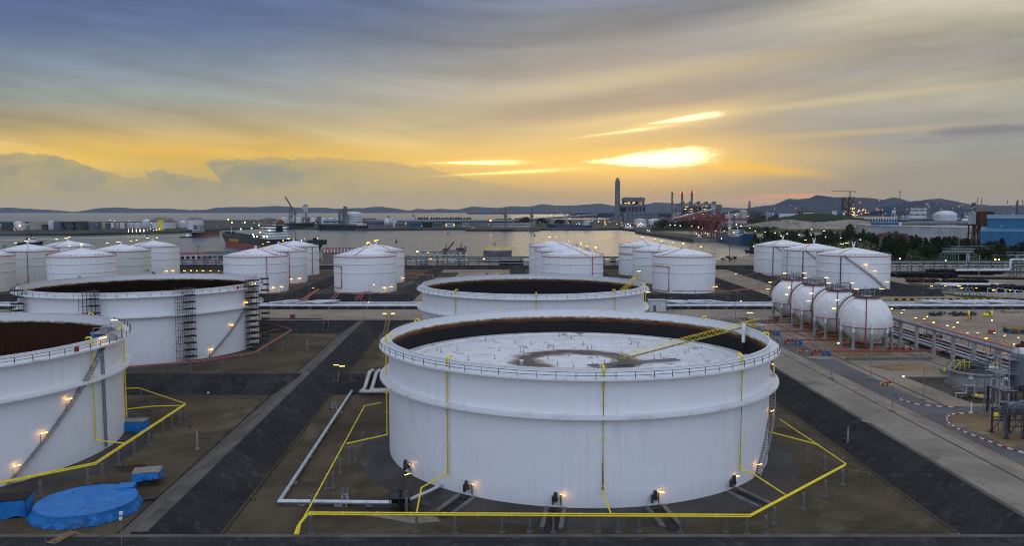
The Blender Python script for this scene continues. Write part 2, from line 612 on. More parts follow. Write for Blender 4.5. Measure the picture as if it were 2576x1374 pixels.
col = h.mix(h.ss(uw, .12, .48), col, rr)
# streaks of high cloud
k = h.m('ADD', 1.0, h.m('ADD', h.m('MULTIPLY', h.m('SUBTRACT', sn, .5), 1.5), h.m('MULTIPLY', h.m('SUBTRACT', sn2, .5), .4)))
k = h.m('ADD', k, h.m('MULTIPLY', nzc, .22))
lowf = h.ss(v, .03, .09)
k = h.m('ADD', 1.0, h.m('MULTIPLY', h.m('SUBTRACT', k, 1.0), h.m('ADD', .12, h.m('MULTIPLY', lowf, .88))))
vs_ = h.n('ShaderNodeVectorMath', operation='SCALE')
h.set(vs_.inputs[0], col)
h.set(vs_.inputs['Scale'], k)
col = vs_.outputs[0]


nzh = h.m('SUBTRACT', h.noise(h.xyz(h.m('MULTIPLY', u, 40), h.m('MULTIPLY', v, 170), 5.0), 1.0, 5, .65, .8), .5)


def blob(px, py, sx, sy, slope, n_amt, a=0.0, b=1.0, taper=0.0, fine=0.0):
    """soft-edged opening in the cloud: 1 inside, 0 outside"""
    cu, cv = (px - 1288) / 2016, (530.5 - py) / 2016
    du = h.m('SUBTRACT', u, cu)
    dv = h.m('SUBTRACT', h.m('SUBTRACT', v, cv), h.m('MULTIPLY', du, slope))
    a1 = h.m('DIVIDE', du, sx / 2016)
    b1 = h.m('DIVIDE', dv, sy / 2016)
    if taper:
        b1 = h.m('DIVIDE', b1, h.m('ADD', 1.0, h.m('MULTIPLY', h.m('MINIMUM', h.m('MAXIMUM', a1, -1.0), 1.0), taper)))
    r = h.m('SQRT', h.m('ADD', h.m('MULTIPLY', a1, a1), h.m('MULTIPLY', b1, b1)))
    if fine:
        r = h.m('ADD', r, h.m('MULTIPLY', nzh, fine))
    r = h.m('ADD', r, h.m('MULTIPLY', nzc, n_amt))
    return h.ss(r, 1.0 + b, 1.0 - b if a == 0 else a)


def addc(col, f, c):
    return h.mix(f, col, h.mix(1.0, col, c, 'ADD'))

# golden field around the openings and on the left
col = h.mix(h.m('MULTIPLY', blob(330, 400, 420, 42, .0, .5, b=.9), .35), col, S(246, 196, 76))
col = h.mix(h.m('MULTIPLY', blob(1420, 412, 520, 44, .02, .5, b=.95), .75), col, S(252, 208, 110))
col = h.mix(h.m('MULTIPLY', blob(1640, 300, 260, 32, .13, .6, b=.9), .6), col, S(240, 214, 150))
col = h.mix(h.m('MULTIPLY', blob(2050, 262, 420, 9, .11, .5, b=.9), .55), col, S(206, 194, 152))
col = h.mix(h.m('MULTIPLY', blob(1600, 200, 460, 22, .14, .7, b=.9), .5), col, S(206, 190, 150))
col = h.mix(h.m('MULTIPLY', blob(1990, 345, 360, 8, .06, .5, b=.9), .5), col, S(205, 184, 128))
col = h.mix(h.m('MULTIPLY', blob(1900, 425, 130, 12, -.08, .8, b=.9), .8), col, S(240, 190, 80))
# cloud banks on the left horizon
hu = h.m('DIVIDE', h.m('ADD', h.m('ADD', u, h.m('MULTIPLY', h.m('SUBTRACT', v, .055), 1.3)), .66), .7)
def HP(px):
    return ((px - 1288) / 2016 + .66) / .7
def HV(y):
    return (530.5 - y) / 2016 / .1
pts = [(0, 398), (55, 388), (90, 381), (160, 386), (215, 405), (262, 434), (285, 447), (343, 448), (352, 430), (400, 427), (440, 440), (505, 455), (516, 452), (530, 412),
       (570, 403), (700, 399), (880, 400), (1010, 408), (1085, 424), (1130, 446), (1230, 470), (1320, 500), (1360, 540)]
hr = h.ramp(hu, [(max(0, HP(a)), HV(b)) for a, b in pts])
hv = h.m('MULTIPLY', hr, .1)
cn = h.noise(h.xyz(h.m('MULTIPLY', u, 42), h.m('MULTIPLY', v, 60), 2.0), 1.0, 7, .62, .6)
cn4 = h.noise(h.xyz(h.m('MULTIPLY', u, 150), h.m('MULTIPLY', v, 190), 4.0), 1.0, 5, .6, .9)
edge = h.m('ADD', hv, h.m('ADD', h.m('MULTIPLY', h.m('SUBTRACT', cn, .5), .021), h.m('MULTIPLY', h.m('SUBTRACT', cn4, .5), .013)))
cm = h.ss(h.m('SUBTRACT', edge, v), -.0012, .0016)
cn3 = h.noise(h.xyz(h.m('MULTIPLY', u, 16), h.m('MULTIPLY', v, 30), 7.0), 1.0, 6, .6, .6)
ccol = h.mix(h.ss(cn3, .35, .68), S(152, 151, 130), S(186, 170, 118))
ccol = h.mix(h.m('MULTIPLY', h.ss(cn, .45, .7), h.ss(h.m('SUBTRACT', edge, v), .022, .002)), ccol, S(190, 168, 112))
ccol = h.mix(h.m('MULTIPLY', h.ss(h.m('SUBTRACT', edge, v), .005, .0), h.m('MULTIPLY', h.ss(cn4, .4, .6), .5)), ccol, S(228, 196, 120))
low = h.ss(v, .045, .004)
ccol = h.mix(h.m('MULTIPLY', low, .85), ccol, S(184, 166, 122))
col = h.mix(h.m('MULTIPLY', cm, h.m('SUBTRACT', .95, h.m('MULTIPLY', h.ss(u, -.36, -.08), .5))), col, ccol)
col = h.mix(h.m('MULTIPLY', blob(690, 440, 85, 24, -.1, .9, b=.5), .45), col, S(132, 142, 138))
# dark shreds on the right
col = h.mix(h.m('MULTIPLY', blob(2480, 330, 130, 12, .05, 1.6, b=.55), .75), col, S(118, 122, 132))
col = h.mix(h.m('MULTIPLY', blob(2440, 350, 240, 6, .05, 1.6, b=.7), .35), col, S(132, 134, 138))
col = h.mix(h.m('MULTIPLY', blob(2130, 190, 520, 14, .15, 1.0, b=.9), .45), col, S(146, 148, 150))
col = h.mix(h.m('MULTIPLY', blob(1600, 268, 420, 18, .1, 1.0, b=.9), .5), col, S(160, 150, 134))
# pink break over the hills
col = h.mix(h.m('MULTIPLY', blob(1985, 494, 100, 6, .02, 1.4, b=.75), .8), col, S(228, 158, 116))
col = h.mix(h.m('MULTIPLY', blob(1900, 507, 90, 4, .0, 1.4, b=.8), .5), col, S(222, 160, 128))
# bright openings
for (px, py, sx, sy, sp, amt, b) in ((1640, 401, 132, 18, .05, .6, .45), (1715, 302, 78, 5.5, .14, 1.0, .6), (1570, 333, 80, 3, .13, 1.0, .8),
                                     (1205, 410, 95, 4.5, .01, .9, .6), (1290, 434, 120, 3.2, .05, 1.0, .7)):
    col = addc(col, blob(px, py, sx * 1.35, sy * 2.1, sp, amt, b=.95, taper=.4, fine=.5), (.17, .1, .01))
    col = addc(col, blob(px, py, sx, sy, sp, amt, b=b, taper=.55, fine=.9), (1.3, 1.15, .8) if sy > 10 else ((.85, .74, .5) if sy > 4 else (.5, .42, .24)))
# unseen rest of the dome, brightened overhead and behind camera to light the tanks
up = h.ss(dz, .27, .75)
zen = S(206, 217, 240)
zn = h.noise(h.xyz(h.m('MULTIPLY', dx, 2.0), h.m('MULTIPLY', dy, 2.0), dz), 1.0, 5, .6)
zs = h.n('ShaderNodeVectorMath', operation='SCALE')
h.set(zs.inputs[0], zen)
h.set(zs.inputs['Scale'], h.m('ADD', .75, h.m('MULTIPLY', zn, .5)))
col = h.mix(up, col, zs.outputs[0])
back = h.ss(dy, .3, -.25)
bs = h.n('ShaderNodeVectorMath', operation='SCALE')
h.set(bs.inputs[0], h.mix(h.ss(dz, 0, .6), S(198, 213, 244), S(212, 226, 253)))
h.set(bs.inputs['Scale'], h.m('ADD', .62, h.m('MULTIPLY', h.ss(dy, .05, -.95), .75)))
col = h.mix(back, col, bs.outputs[0])
sky = h.n('ShaderNodeTexSky')
sky.sky_type = 'NISHITA'
sky.sun_disc = False
sky.sun_elevation = SUN_EL
sky.sun_rotation = SUN_AZ
sky.air_density = 1.5
sky.dust_density = 3
ns = h.n('ShaderNodeVectorMath', operation='SCALE')
h.set(ns.inputs[0], sky.outputs[0])
ns.inputs['Scale'].default_value = .03
col = addc(col, .12, ns.outputs[0])
SKYK = .1
cs = h.n('ShaderNodeVectorMath', operation='SCALE')
h.set(cs.inputs[0], col)
cs.inputs['Scale'].default_value = 1 / SKYK
bg = h.n('ShaderNodeBackground')
h.set(bg.inputs[0], cs.outputs[0])
bg.inputs[1].default_value = SKYK
wo = h.n('ShaderNodeOutputWorld')
wt.links.new(bg.outputs[0], wo.inputs[0])
world.cycles.sampling_method = 'MANUAL'
world.cycles.sample_map_resolution = 1024

sl_ = bpy.data.lights.new('sun', 'SUN')
sl_.energy = .1
sl_.angle = math.radians(20)
sl_.color = (1, .78, .5)
so = bpy.data.objects.new('sun', sl_)
COL.objects.link(so)
so.rotation_euler = Vector((-math.sin(SUN_AZ) * math.cos(SUN_EL), -math.cos(SUN_AZ) * math.cos(SUN_EL), -math.sin(SUN_EL))).to_track_quat('-Z', 'Y').to_euler()

HAZE = 1.3e-5
if HAZE:
    hm = bpy.data.materials.new('haze_air')
    hm.use_nodes = True
    hn = hm.node_tree
    hn.nodes.clear()
    pv = hn.nodes.new('ShaderNodeVolumePrincipled')
    pv.inputs['Color'].default_value = (.82, .89, 1, 1)
    pv.inputs['Density'].default_value = HAZE
    pv.inputs['Anisotropy'].default_value = .2
    hn.links.new(pv.outputs[0], hn.nodes.new('ShaderNodeOutputMaterial').inputs['Volume'])
    ob('haze', MB().box(0, 14000, -8, 60000, 34000, 500), hm, kind='stuff', smooth=False)

# ------------------------------------------------------------------ water and land
def water_mat(name, base, rough, bs, bump):
    m, h, b = newmat(name)
    vv = coords(h)
    x, y, z = h.sep(vv)
    n1 = h.noise(h.xyz(h.m('MULTIPLY', x, .05), h.m('MULTIPLY', y, .085), 0.0), 1.0, 8, .68, .4)
    n2 = h.noise(h.xyz(h.m('MULTIPLY', x, .0035), h.m('MULTIPLY', y, .012), 0.0), 1.0, 5, .6, .8)
    h.set(b.inputs['Base Color'], h.mix(n2, base, tuple(k * 1.5 for k in base)))
    h.set(b.inputs['Roughness'], h.m('ADD', rough, h.m('MULTIPLY', n2, .12)))
    b.inputs['IOR'].default_value = 1.33
    bumpto(h, b, n1, bump, bs)
    return m


M['sea'] = water_mat('harbour_water', (.06, .085, .1), .17, 4.0, .7)
M['calm'] = water_mat('foam_glint_wake', (.42, .38, .26), .25, 1.5, .2)  # wake foam, with the gold sky reflection painted into its colour
ob('sea', MB().sheet([(-26000, -300), (26000, -300), (26000, 27000), (-26000, 27000)], SEA), M['sea'], kind='structure', smooth=False)


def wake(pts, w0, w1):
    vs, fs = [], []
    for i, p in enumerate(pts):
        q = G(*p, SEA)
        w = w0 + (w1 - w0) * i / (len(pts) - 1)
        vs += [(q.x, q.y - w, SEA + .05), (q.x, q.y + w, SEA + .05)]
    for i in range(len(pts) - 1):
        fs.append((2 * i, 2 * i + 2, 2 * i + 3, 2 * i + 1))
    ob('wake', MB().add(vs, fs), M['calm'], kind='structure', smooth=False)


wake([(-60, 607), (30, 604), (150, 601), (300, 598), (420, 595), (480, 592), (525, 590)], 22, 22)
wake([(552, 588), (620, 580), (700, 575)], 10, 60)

# shoreline of the near yard and the right-hand port
BX0, BX1, BY0, BY1 = -240.0, 77.8, 112.0, 338.7
shore = [(-1700, 745), (60, 745), (190, 752), (207, 768), (272, 880), (282, 905), (372, 1180), (372, 1345), (297, 1318), (283, 1830), (3200, 1830), (3200, -60), (-1700, -60)]
hole = [(BX0, BY0), (BX1, BY0), (BX1, BY1), (BX0, BY1)]
tri = tessellate_polygon([[Vector((*p, 0)) for p in shore], [Vector((*p, 0)) for p in hole]])
allp = shore + hole
gm = MB().add([(*p, 0) for p in allp], [tuple(t) for t in tri])
ns_ = len(shore)
gm.add([(*p, 0) for p in shore] + [(*p, -9) for p in shore], [(i, (i + 1) % ns_, ns_ + (i + 1) % ns_, ns_ + i) for i in range(ns_)])
ob('ground', gm, M['plateau'], kind='structure', smooth=False)
fl = [(-1400, 1740), G(-300, 588), G(200, 587), G(440, 582), G(555, 575), G(665, 571), G(930, 576), G(1170, 574), G(1172, 577), G(1355, 577), G(1360, 575), G(1490, 575),
      G(1560, 574), G(1598, 578), (283, 1831), (3600, 1831), (13000, 9000), (13000, 15500), G(1500, 537.2), G(1562, 541), G(1555, 551), G(1300, 553.5), G(1180, 556.5), G(700, 557), G(-300, 558), (-1700, 3300)]
ob('far_land', MB().prism([(p[0], p[1]) for p in fl], -9, -.02), M['landfar'], kind='structure', smooth=False)

# ------------------------------------------------------------------ distant hills
def hills(name, Y, pts, base, depth, seed, rough=1.0):
    rnd = random.Random(seed)
    xs = []
    for i in range(len(pts) - 1):
        (a, ya), (b, yb) = pts[i], pts[i + 1]
        n = max(2, int((b - a) / 7))
        for k in range(n):
            t = k / n
            s = t * t * (3 - 2 * t) * .5 + t * .5
            xs.append((a + (b - a) * t, ya + (yb - ya) * s))
    xs.append(pts[-1])
    rows = [(-1.0, 0.0), (-.72, .28), (-.45, .55), (-.2, .85), (0, 1.0), (.35, .7), (1.0, 0.0)]
    vs, fs = [], []
    for i, (px, py) in enumerate(xs):
        c = W(px, py, Y)
        top = max(c.z, base + 1)
        for (o, f) in rows:
            nn = mnoise.noise(Vector((c.x * .0011, o * 2.3 + seed, 1.7))) + .5 * mnoise.noise(Vector((c.x * .004, o * 5 + seed, 4.2)))
            ff = f if f in (0.0, 1.0) else max(.03, min(.99, f + .2 * nn * rough))
            jj = 0 if f != 1.0 else mnoise.noise(Vector((c.x * .006, 9.1, seed))) * 5
            vs.append((c.x, Y + o * depth + nn * 120, base + (top - base) * ff + (jj if top > base + 20 else 0)))
    m = len(rows)
    for i in range(len(xs) - 1):
        for j in range(m - 1):
            fs.append((i * m + j, (i + 1) * m + j, (i + 1) * m + j + 1, i * m + j + 1))
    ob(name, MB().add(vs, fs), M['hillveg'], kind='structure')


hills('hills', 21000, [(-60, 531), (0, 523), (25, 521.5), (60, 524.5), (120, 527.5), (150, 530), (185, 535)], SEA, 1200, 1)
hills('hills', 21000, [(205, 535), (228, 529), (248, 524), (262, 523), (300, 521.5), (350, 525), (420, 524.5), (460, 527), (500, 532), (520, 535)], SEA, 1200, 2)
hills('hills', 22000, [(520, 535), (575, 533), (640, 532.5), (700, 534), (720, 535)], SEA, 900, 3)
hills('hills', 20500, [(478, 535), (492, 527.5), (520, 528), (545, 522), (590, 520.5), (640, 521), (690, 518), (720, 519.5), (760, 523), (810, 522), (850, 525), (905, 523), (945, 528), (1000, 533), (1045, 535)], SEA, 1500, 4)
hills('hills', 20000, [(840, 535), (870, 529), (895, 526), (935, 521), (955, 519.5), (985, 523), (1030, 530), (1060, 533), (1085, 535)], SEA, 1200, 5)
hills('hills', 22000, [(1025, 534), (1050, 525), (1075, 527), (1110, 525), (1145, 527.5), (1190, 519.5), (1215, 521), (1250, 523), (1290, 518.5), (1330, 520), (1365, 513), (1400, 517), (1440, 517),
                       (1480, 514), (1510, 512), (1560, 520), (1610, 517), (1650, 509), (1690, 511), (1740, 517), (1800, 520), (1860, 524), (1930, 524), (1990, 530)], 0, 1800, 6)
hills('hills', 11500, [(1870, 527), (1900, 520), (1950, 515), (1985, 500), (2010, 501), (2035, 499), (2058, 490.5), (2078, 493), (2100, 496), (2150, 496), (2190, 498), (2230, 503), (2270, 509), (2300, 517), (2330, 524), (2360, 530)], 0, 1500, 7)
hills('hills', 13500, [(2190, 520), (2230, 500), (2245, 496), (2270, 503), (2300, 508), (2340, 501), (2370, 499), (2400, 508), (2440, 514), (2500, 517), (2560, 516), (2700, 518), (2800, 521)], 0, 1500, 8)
hills('hills', 8000, [(2230, 528), (2260, 512), (2300, 505), (2330, 506), (2370, 513), (2400, 522), (2420, 529)], 0, 900, 9)
ob('distant_coast', MB().prism([(p[0], p[1]) for p in (G(1175, 539, SEA), G(1700, 538.2, SEA), G(1700, 536.2, SEA), G(1190, 536.8, SEA))], SEA, 14), M['hillveg'], kind='structure', smooth=False)

# ------------------------------------------------------------------ sunken basins of the four big tanks
D_ = 7.0
ob('basin_floor', MB().sheet([(BX0 + 5, BY0 + 5), (BX1 - 5, BY0 + 5), (BX1 - 5, BY1 - 5), (BX0 + 5, BY1 - 5)], FLOOR), M['gravel'], kind='structure', smooth=False)
bm_ = MB()
o = [(BX0, BY0), (BX1, BY0), (BX1, BY1), (BX0, BY1)]
i_ = [(BX0 + D_, BY0 + D_), (BX1 - D_, BY0 + D_), (BX1 - D_, BY1 - D_ - 1), (BX0 + D_, BY1 - D_ - 1)]
bm_.add([(*p, .0) for p in o] + [(*p, FLOOR - .05) for p in i_], [(a, (a + 1) % 4, 4 + (a + 1) % 4, 4 + a) for a in range(4)])


def ridge(mb, p, q, half, base, top, bottom):
    p, q = Vector((*p, 0)), Vector((*q, 0))
    n = (q - p).cross(Vector((0, 0, 1))).normalized()
    vs = []
    for c in (p, q):
        for w, z in ((-base, bottom), (-half, top), (half, top), (base, bottom)):
            vs.append((*(c + n * w).xy, z))
    return mb.add(vs, [(0, 1, 5, 4), (1, 2, 6, 5), (2, 3, 7, 6), (0, 3, 2, 1), (4, 5, 6, 7)])


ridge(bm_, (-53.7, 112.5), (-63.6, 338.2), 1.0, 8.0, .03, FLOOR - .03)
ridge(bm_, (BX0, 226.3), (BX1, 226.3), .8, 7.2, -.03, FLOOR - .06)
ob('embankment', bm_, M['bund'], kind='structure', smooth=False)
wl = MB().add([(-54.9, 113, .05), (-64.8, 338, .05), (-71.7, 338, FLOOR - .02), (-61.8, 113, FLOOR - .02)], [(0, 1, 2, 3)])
ob('embankment_slope', wl, M['bundlit'], kind='structure', smooth=False)
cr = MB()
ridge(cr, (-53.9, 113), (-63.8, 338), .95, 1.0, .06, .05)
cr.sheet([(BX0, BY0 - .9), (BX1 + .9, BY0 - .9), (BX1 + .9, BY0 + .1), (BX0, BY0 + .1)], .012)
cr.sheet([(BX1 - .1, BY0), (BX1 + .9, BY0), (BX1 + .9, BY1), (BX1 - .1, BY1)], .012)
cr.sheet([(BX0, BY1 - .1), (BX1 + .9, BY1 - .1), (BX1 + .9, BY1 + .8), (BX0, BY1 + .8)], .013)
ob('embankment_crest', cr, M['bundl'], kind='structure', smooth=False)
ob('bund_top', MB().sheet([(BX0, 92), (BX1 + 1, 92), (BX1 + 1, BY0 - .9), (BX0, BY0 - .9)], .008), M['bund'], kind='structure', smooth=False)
dr = MB()
def strip(mb, p, q, w, z):
    p, q = Vector((p[0], p[1], 0)), Vector((q[0], q[1], 0))
    n = (q - p).cross(Vector((0, 0, 1))).normalized() * (w / 2)
    return mb.add([(*(p - n).xy, z), (*(q - n).xy, z), (*(q + n).xy, z), (*(p + n).xy, z)], [(0, 1, 2, 3)])
strip(dr, (-45.4, 119), (-55.0, 331), .35, FLOOR + .012)
strip(dr, (-62.2, 119), (-72.0, 331), .35, FLOOR + .012)
strip(dr, (70.2, 119), (70.2, 331), .3, FLOOR + .012)
ob('toe_drain', dr, M['drain'], kind='structure', smooth=False)
# pale and dark patches of the basin floors
for nm, mt, pl in (('gravel_patch', M['slab'], [(905, 1297), (950, 1302), (1040, 1318), (1120, 1312), (1100, 1300), (1030, 1291), (960, 1287)]),
                   ('pale_patch', M['slab'], [(2390, 1345), (2440, 1340), (2500, 1350), (2460, 1356), (2400, 1354)])):
    ob(nm, MB().sheet([G(a, b, FLOOR).xy for a, b in pl], FLOOR + .006), mt, kind='structure', smooth=False)
# ------------------------------------------------------------------ big floating-roof tanks
TR, TH, TZ = 40.0, 23.8, FLOOR + 1.0


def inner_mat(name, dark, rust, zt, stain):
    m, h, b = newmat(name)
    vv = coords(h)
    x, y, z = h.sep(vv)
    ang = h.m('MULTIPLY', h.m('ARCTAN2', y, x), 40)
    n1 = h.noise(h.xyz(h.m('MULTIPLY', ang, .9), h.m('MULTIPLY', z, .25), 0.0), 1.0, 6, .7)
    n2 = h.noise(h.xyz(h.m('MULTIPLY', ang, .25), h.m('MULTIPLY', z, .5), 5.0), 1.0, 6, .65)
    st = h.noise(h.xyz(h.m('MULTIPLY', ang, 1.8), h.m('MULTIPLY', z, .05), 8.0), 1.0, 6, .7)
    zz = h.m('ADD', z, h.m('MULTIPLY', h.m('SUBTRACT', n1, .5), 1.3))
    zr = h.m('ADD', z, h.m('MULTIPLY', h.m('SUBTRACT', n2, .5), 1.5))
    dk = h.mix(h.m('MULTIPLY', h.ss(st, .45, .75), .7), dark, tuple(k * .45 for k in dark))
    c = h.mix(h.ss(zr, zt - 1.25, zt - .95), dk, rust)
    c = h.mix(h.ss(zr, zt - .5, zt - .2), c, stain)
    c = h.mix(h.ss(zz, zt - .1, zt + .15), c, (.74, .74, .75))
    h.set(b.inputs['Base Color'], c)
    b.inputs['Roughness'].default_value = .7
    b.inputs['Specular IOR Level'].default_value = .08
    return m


def roof_mat(name):
    m, h, b = newmat(name)
    vv = coords(h)
    x, y, z = h.sep(vv)
    r = h.m('SQRT', h.m('ADD', h.m('MULTIPLY', x, x), h.m('MULTIPLY', y, y)))
    n1 = h.noise(vv, .22, 6, .65, .4)
    n2 = h.noise(vv, .4, 3, .55, .9)
    n3 = h.noise(vv, .12, 4, .6)
    rr = h.m('ADD', r, h.m('MULTIPLY', h.m('SUBTRACT', n1, .5), 7))
    ringd = h.m('ABSOLUTE', h.m('SUBTRACT', rr, 11.0))
    pud = h.ss(ringd, 2.5, 1.8)
    edge = h.m('MULTIPLY', h.ss(ringd, 4.2, 2.6), .8)
    spot = h.ss(h.m('ADD', n2, h.m('MULTIPLY', h.m('SUBTRACT', n3, .5), .25)), .635, .67)
    halo = h.ss(h.m('ADD', n2, h.m('MULTIPLY', h.m('SUBTRACT', n3, .5), .25)), .56, .66)
    base = h.mix(h.ss(n1, .4, .7), (.74, .74, .74), (.62, .61, .59))
    c = h.mix(h.m('MULTIPLY', halo, .28), base, (.45, .36, .24))
    c = h.mix(h.m('MULTIPLY', spot, .75), c, (.15, .11, .07))
    c = h.mix(edge, c, (.22, .12, .05))
    c = h.mix(pud, c, h.mix(h.ss(n2, .4, .6), (.04, .03, .022), (.1, .084, .068)))
    h.set(b.inputs['Base Color'], c)
    h.set(b.inputs['Roughness'], h.m('SUBTRACT', .5, h.m('MULTIPLY', pud, .15)))
    h.set(b.inputs['Specular IOR Level'], h.m('SUBTRACT', .4, h.m('MULTIPLY', pud, .25)))
    return m


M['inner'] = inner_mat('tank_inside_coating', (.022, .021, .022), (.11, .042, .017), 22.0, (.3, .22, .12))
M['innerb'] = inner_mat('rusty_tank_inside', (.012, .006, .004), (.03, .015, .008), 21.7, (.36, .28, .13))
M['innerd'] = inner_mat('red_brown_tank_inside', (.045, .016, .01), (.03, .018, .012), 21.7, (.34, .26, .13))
M['froof'] = roof_mat('stained_roof_deck')
M['pad'] = ground_mat('tank_pad_bitumen', (.09, .082, .072), (.06, .055, .05), (.13, .118, .1), .09, .05, .25, .85)

# shared lamp meshes: a post with an arm, and the glowing tube
lp = MB()
lp.bar((0, 0, 0), (0, 0, 2.3), .08).bar((0, 0, 2.3), (.65, 0, 2.42), .07).box(.65, 0, 2.42, 1.25, .2, .07)
LAMP_POST = data('lamp_post', lp, M['dsteel'])
LAMP_TUBE = data('lamp_tube', MB().box(.65, 0, 2.33, 1.2, .13, .08), M['amber'])
LAMP_OFF = data('lamp_tube', MB().box(.65, 0, 2.33, 1.2, .13, .08), M['white'])


def lamp_part(parent, loc, rz=0.0, s=1.0, lit=True):
    p = ob('lamp_post', LAMP_POST, None, parent, loc=loc, rz=rz)
    p.scale = (s, s, s)
    ob('lamp_tube', LAMP_TUBE if lit else LAMP_OFF, None, p)
    return p


def pol(r, a, z):
    a = math.radians(a)
    return Vector((r * math.cos(a), r * math.sin(a), z))


def ang_of(cx, cy, px, r=40.0):                  # front-side angle of a photo column on the shell
    best, ba = 1e9, -90
    for k in range(-1800, 1):
        a = k / 10
        x, y = cx + r * math.cos(math.radians(a)), cy + r * math.sin(math.radians(a))
        if x * math.cos(math.radians(a)) + y * math.sin(math.radians(a)) > 0:
            continue
        e = abs(1288 + F * x / (y * CP + (H - TZ - 12) * SP) * 1.0 - px)
        if e < best:
            best, ba = e, a
    return ba


def spiral(a0, a1, z0, z1, r0=40.15, r1=41.15):
    n = int((z1 - z0) / .24)
    st, hr_ = MB(), MB()
    s1, s2, top, mid = [], [], [], []
    for k in range(n + 1):
        t = k / n
        a, z = a0 + (a1 - a0) * t, z0 + (z1 - z0) * t
        c = pol((r0 + r1) / 2, a, z)
        st.box(c.x, c.y, c.z, r1 - r0, .3, .05, math.radians(a))
        if k % 4 == 0 or k == n:
            s1.append(pol(r1, a, z))
            s2.append(pol(r0, a, z))
            top.append(pol(r1, a, z + 1.1))
            mid.append(pol(r1, a, z + .55))
            hr_.bar(pol(r1, a, z), pol(r1, a, z + 1.1), .05)
    st.tube(s1, .12, 5).tube(s2, .1, 5)
    hr_.tube(top, .035, 5).tube(mid, .03, 5)
    return st, hr_


def big_tank(name, c, label, roofz, inner, riser_angles, riser_mat, stair=None, pad=6.0, legs=0, ladder=None, rail=True):
    t = thing(name, (c[0], c[1], TZ), label, 'storage tank', 'floating-roof tanks in sunken basins')
    ob('shell', MB().lathe([(40.0, 0), (40.0, TH)], 160), M['tank40'], t)
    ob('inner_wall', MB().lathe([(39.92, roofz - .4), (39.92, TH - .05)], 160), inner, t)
    ob('rim', MB().lathe([(39.8, TH - .1), (39.8, TH + .06), (40.12, TH + .06), (40.12, TH - .14)], 160), M['white'], t)
    ob('wind_girder', MB().lathe([(40.01, 16.0), (41.85, 15.94), (41.85, 15.55), (41.7, 15.55), (41.7, 15.75), (40.01, 15.6)], 72), M['trim'], t)
    ob('walkway', MB().lathe([(40.01, 22.5), (41.95, 22.46), (41.95, 22.12), (41.82, 22.12), (41.82, 22.3), (40.01, 22.2)], 160), M['trim'], t)
    rl = MB()
    n = 80
    for k in range(n):
        a = 360 * k / n
        rl.bar(pol(41.85, a, 22.48), pol(41.85, a, 23.58), .11)
    for zz in (23.02, 23.58):
        rl.tube([pol(41.85, 360 * k / n, zz) for k in range(n)], .05, 5, closed=True)
    ob('railing', rl, M['rail'], t)
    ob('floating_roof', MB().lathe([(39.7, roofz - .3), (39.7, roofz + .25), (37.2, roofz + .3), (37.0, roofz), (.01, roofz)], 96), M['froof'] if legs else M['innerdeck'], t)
    ob('foundation', MB().lathe([(40.0, .02), (41.0, -.02), (40.0 + pad, -.98), (40.0 + pad + .3, -1.02)], 96), M['pad'], t)
    for a in riser_angles:
        p = MB().tube([pol(39.2, a, TH + .25), pol(39.5, a, TH + .6), pol(40.3, a, TH + .6), pol(40.5, a, TH + .2), pol(40.5, a, 3.2)], .16, 7)
        for zz in (4, 8, 12, 15, 18, 21):
            p.cyl(pol(40.5, a, zz), pol(40.5, a, zz + .14), .25, n=7)
        ob('foam_riser', p, riser_mat, t)
    for k in range(legs):
        ring = (8, 16, 22, 28, 33)[k % 5]
        a = k * 137.5
        if k == 0:
            lm = data('roof_leg', MB().cyl((0, 0, 0), (0, 0, .95), .07, n=6).cyl((0, 0, .0), (0, 0, .12), .2, n=6), M['gal'])
        ob('roof_leg', lm, None, t, loc=pol(ring + 2 * math.sin(k * 3.1), a, roofz))
    if stair:
        st, hr_ = spiral(*stair[:4])
        s_ = ob('stair', st, M['gal'], t)
        ob('handrail', hr_, M['gal'], s_)
        for k in stair[4]:
            a = stair[0] + (stair[1] - stair[0]) * k
            z = stair[2] + (stair[3] - stair[2]) * k
            lamp_part(t, pol(40.7, a, z), math.radians(a + stair[5]))
    return t


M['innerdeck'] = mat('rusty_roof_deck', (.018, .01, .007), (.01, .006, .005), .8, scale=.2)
CA, CB, CC, CD = (13.77, 171.4), (7.55, 290.4), (-135.5, 294.1), (-125.5, 164.9)
TA = big_tank('storage_tank', CA, 'giant white tank nearest the camera, stained white roof and yellow rolling ladder inside', 17.6, M['inner'],
              [-88, -128.6, -47.4, -170, -6, 34, 75, 115, 155], M['yellow'], (-38, -2, .3, 22.3, (.0, .37, .72), 75), legs=70)
# rolling ladder, its landing and the gauge pole of the near tank
la, lb = Vector((9.4, -2.6, 18.4)), Vector((42.2, 9.6, 24.4))
lad = ob('rolling_ladder', MB().truss(la, lb, .95, 1.1, 16, .06), M['yellow'], TA)
tr_ = MB()
for k in range(60):
    p = la.lerp(lb, k / 60)
    tr_.box(p.x, p.y, p.z - .1, .5, 1.0, .1, math.atan2(lb.y - la.y, lb.x - la.x))
ob('tread', tr_, M['dsteel'], lad)
ob('ladder_track', MB().bar((2, -6.0, 17.85), (22, 1.2, 17.85), .28).bar((2.6, -7.4, 17.85), (22.6, -.2, 17.85), .28), M['gal'], TA)
gp = pol(38.6, 9.5, 0)
ob('gauge_pole', MB().cyl((gp.x, gp.y, 15), (gp.x, gp.y, 20.6), .39, n=12), M['dark'], TA)
ob('gauge_pole', MB().cyl((gp.x, gp.y, 20.6), (gp.x, gp.y, 24.4), .4, n=12).box(gp.x, gp.y, 24.4, .8, .8, .4), M['white'], TA)
ld = MB().box(42.3, 10.2, 23.9, 4.2, 3.6, .12, math.radians(14))
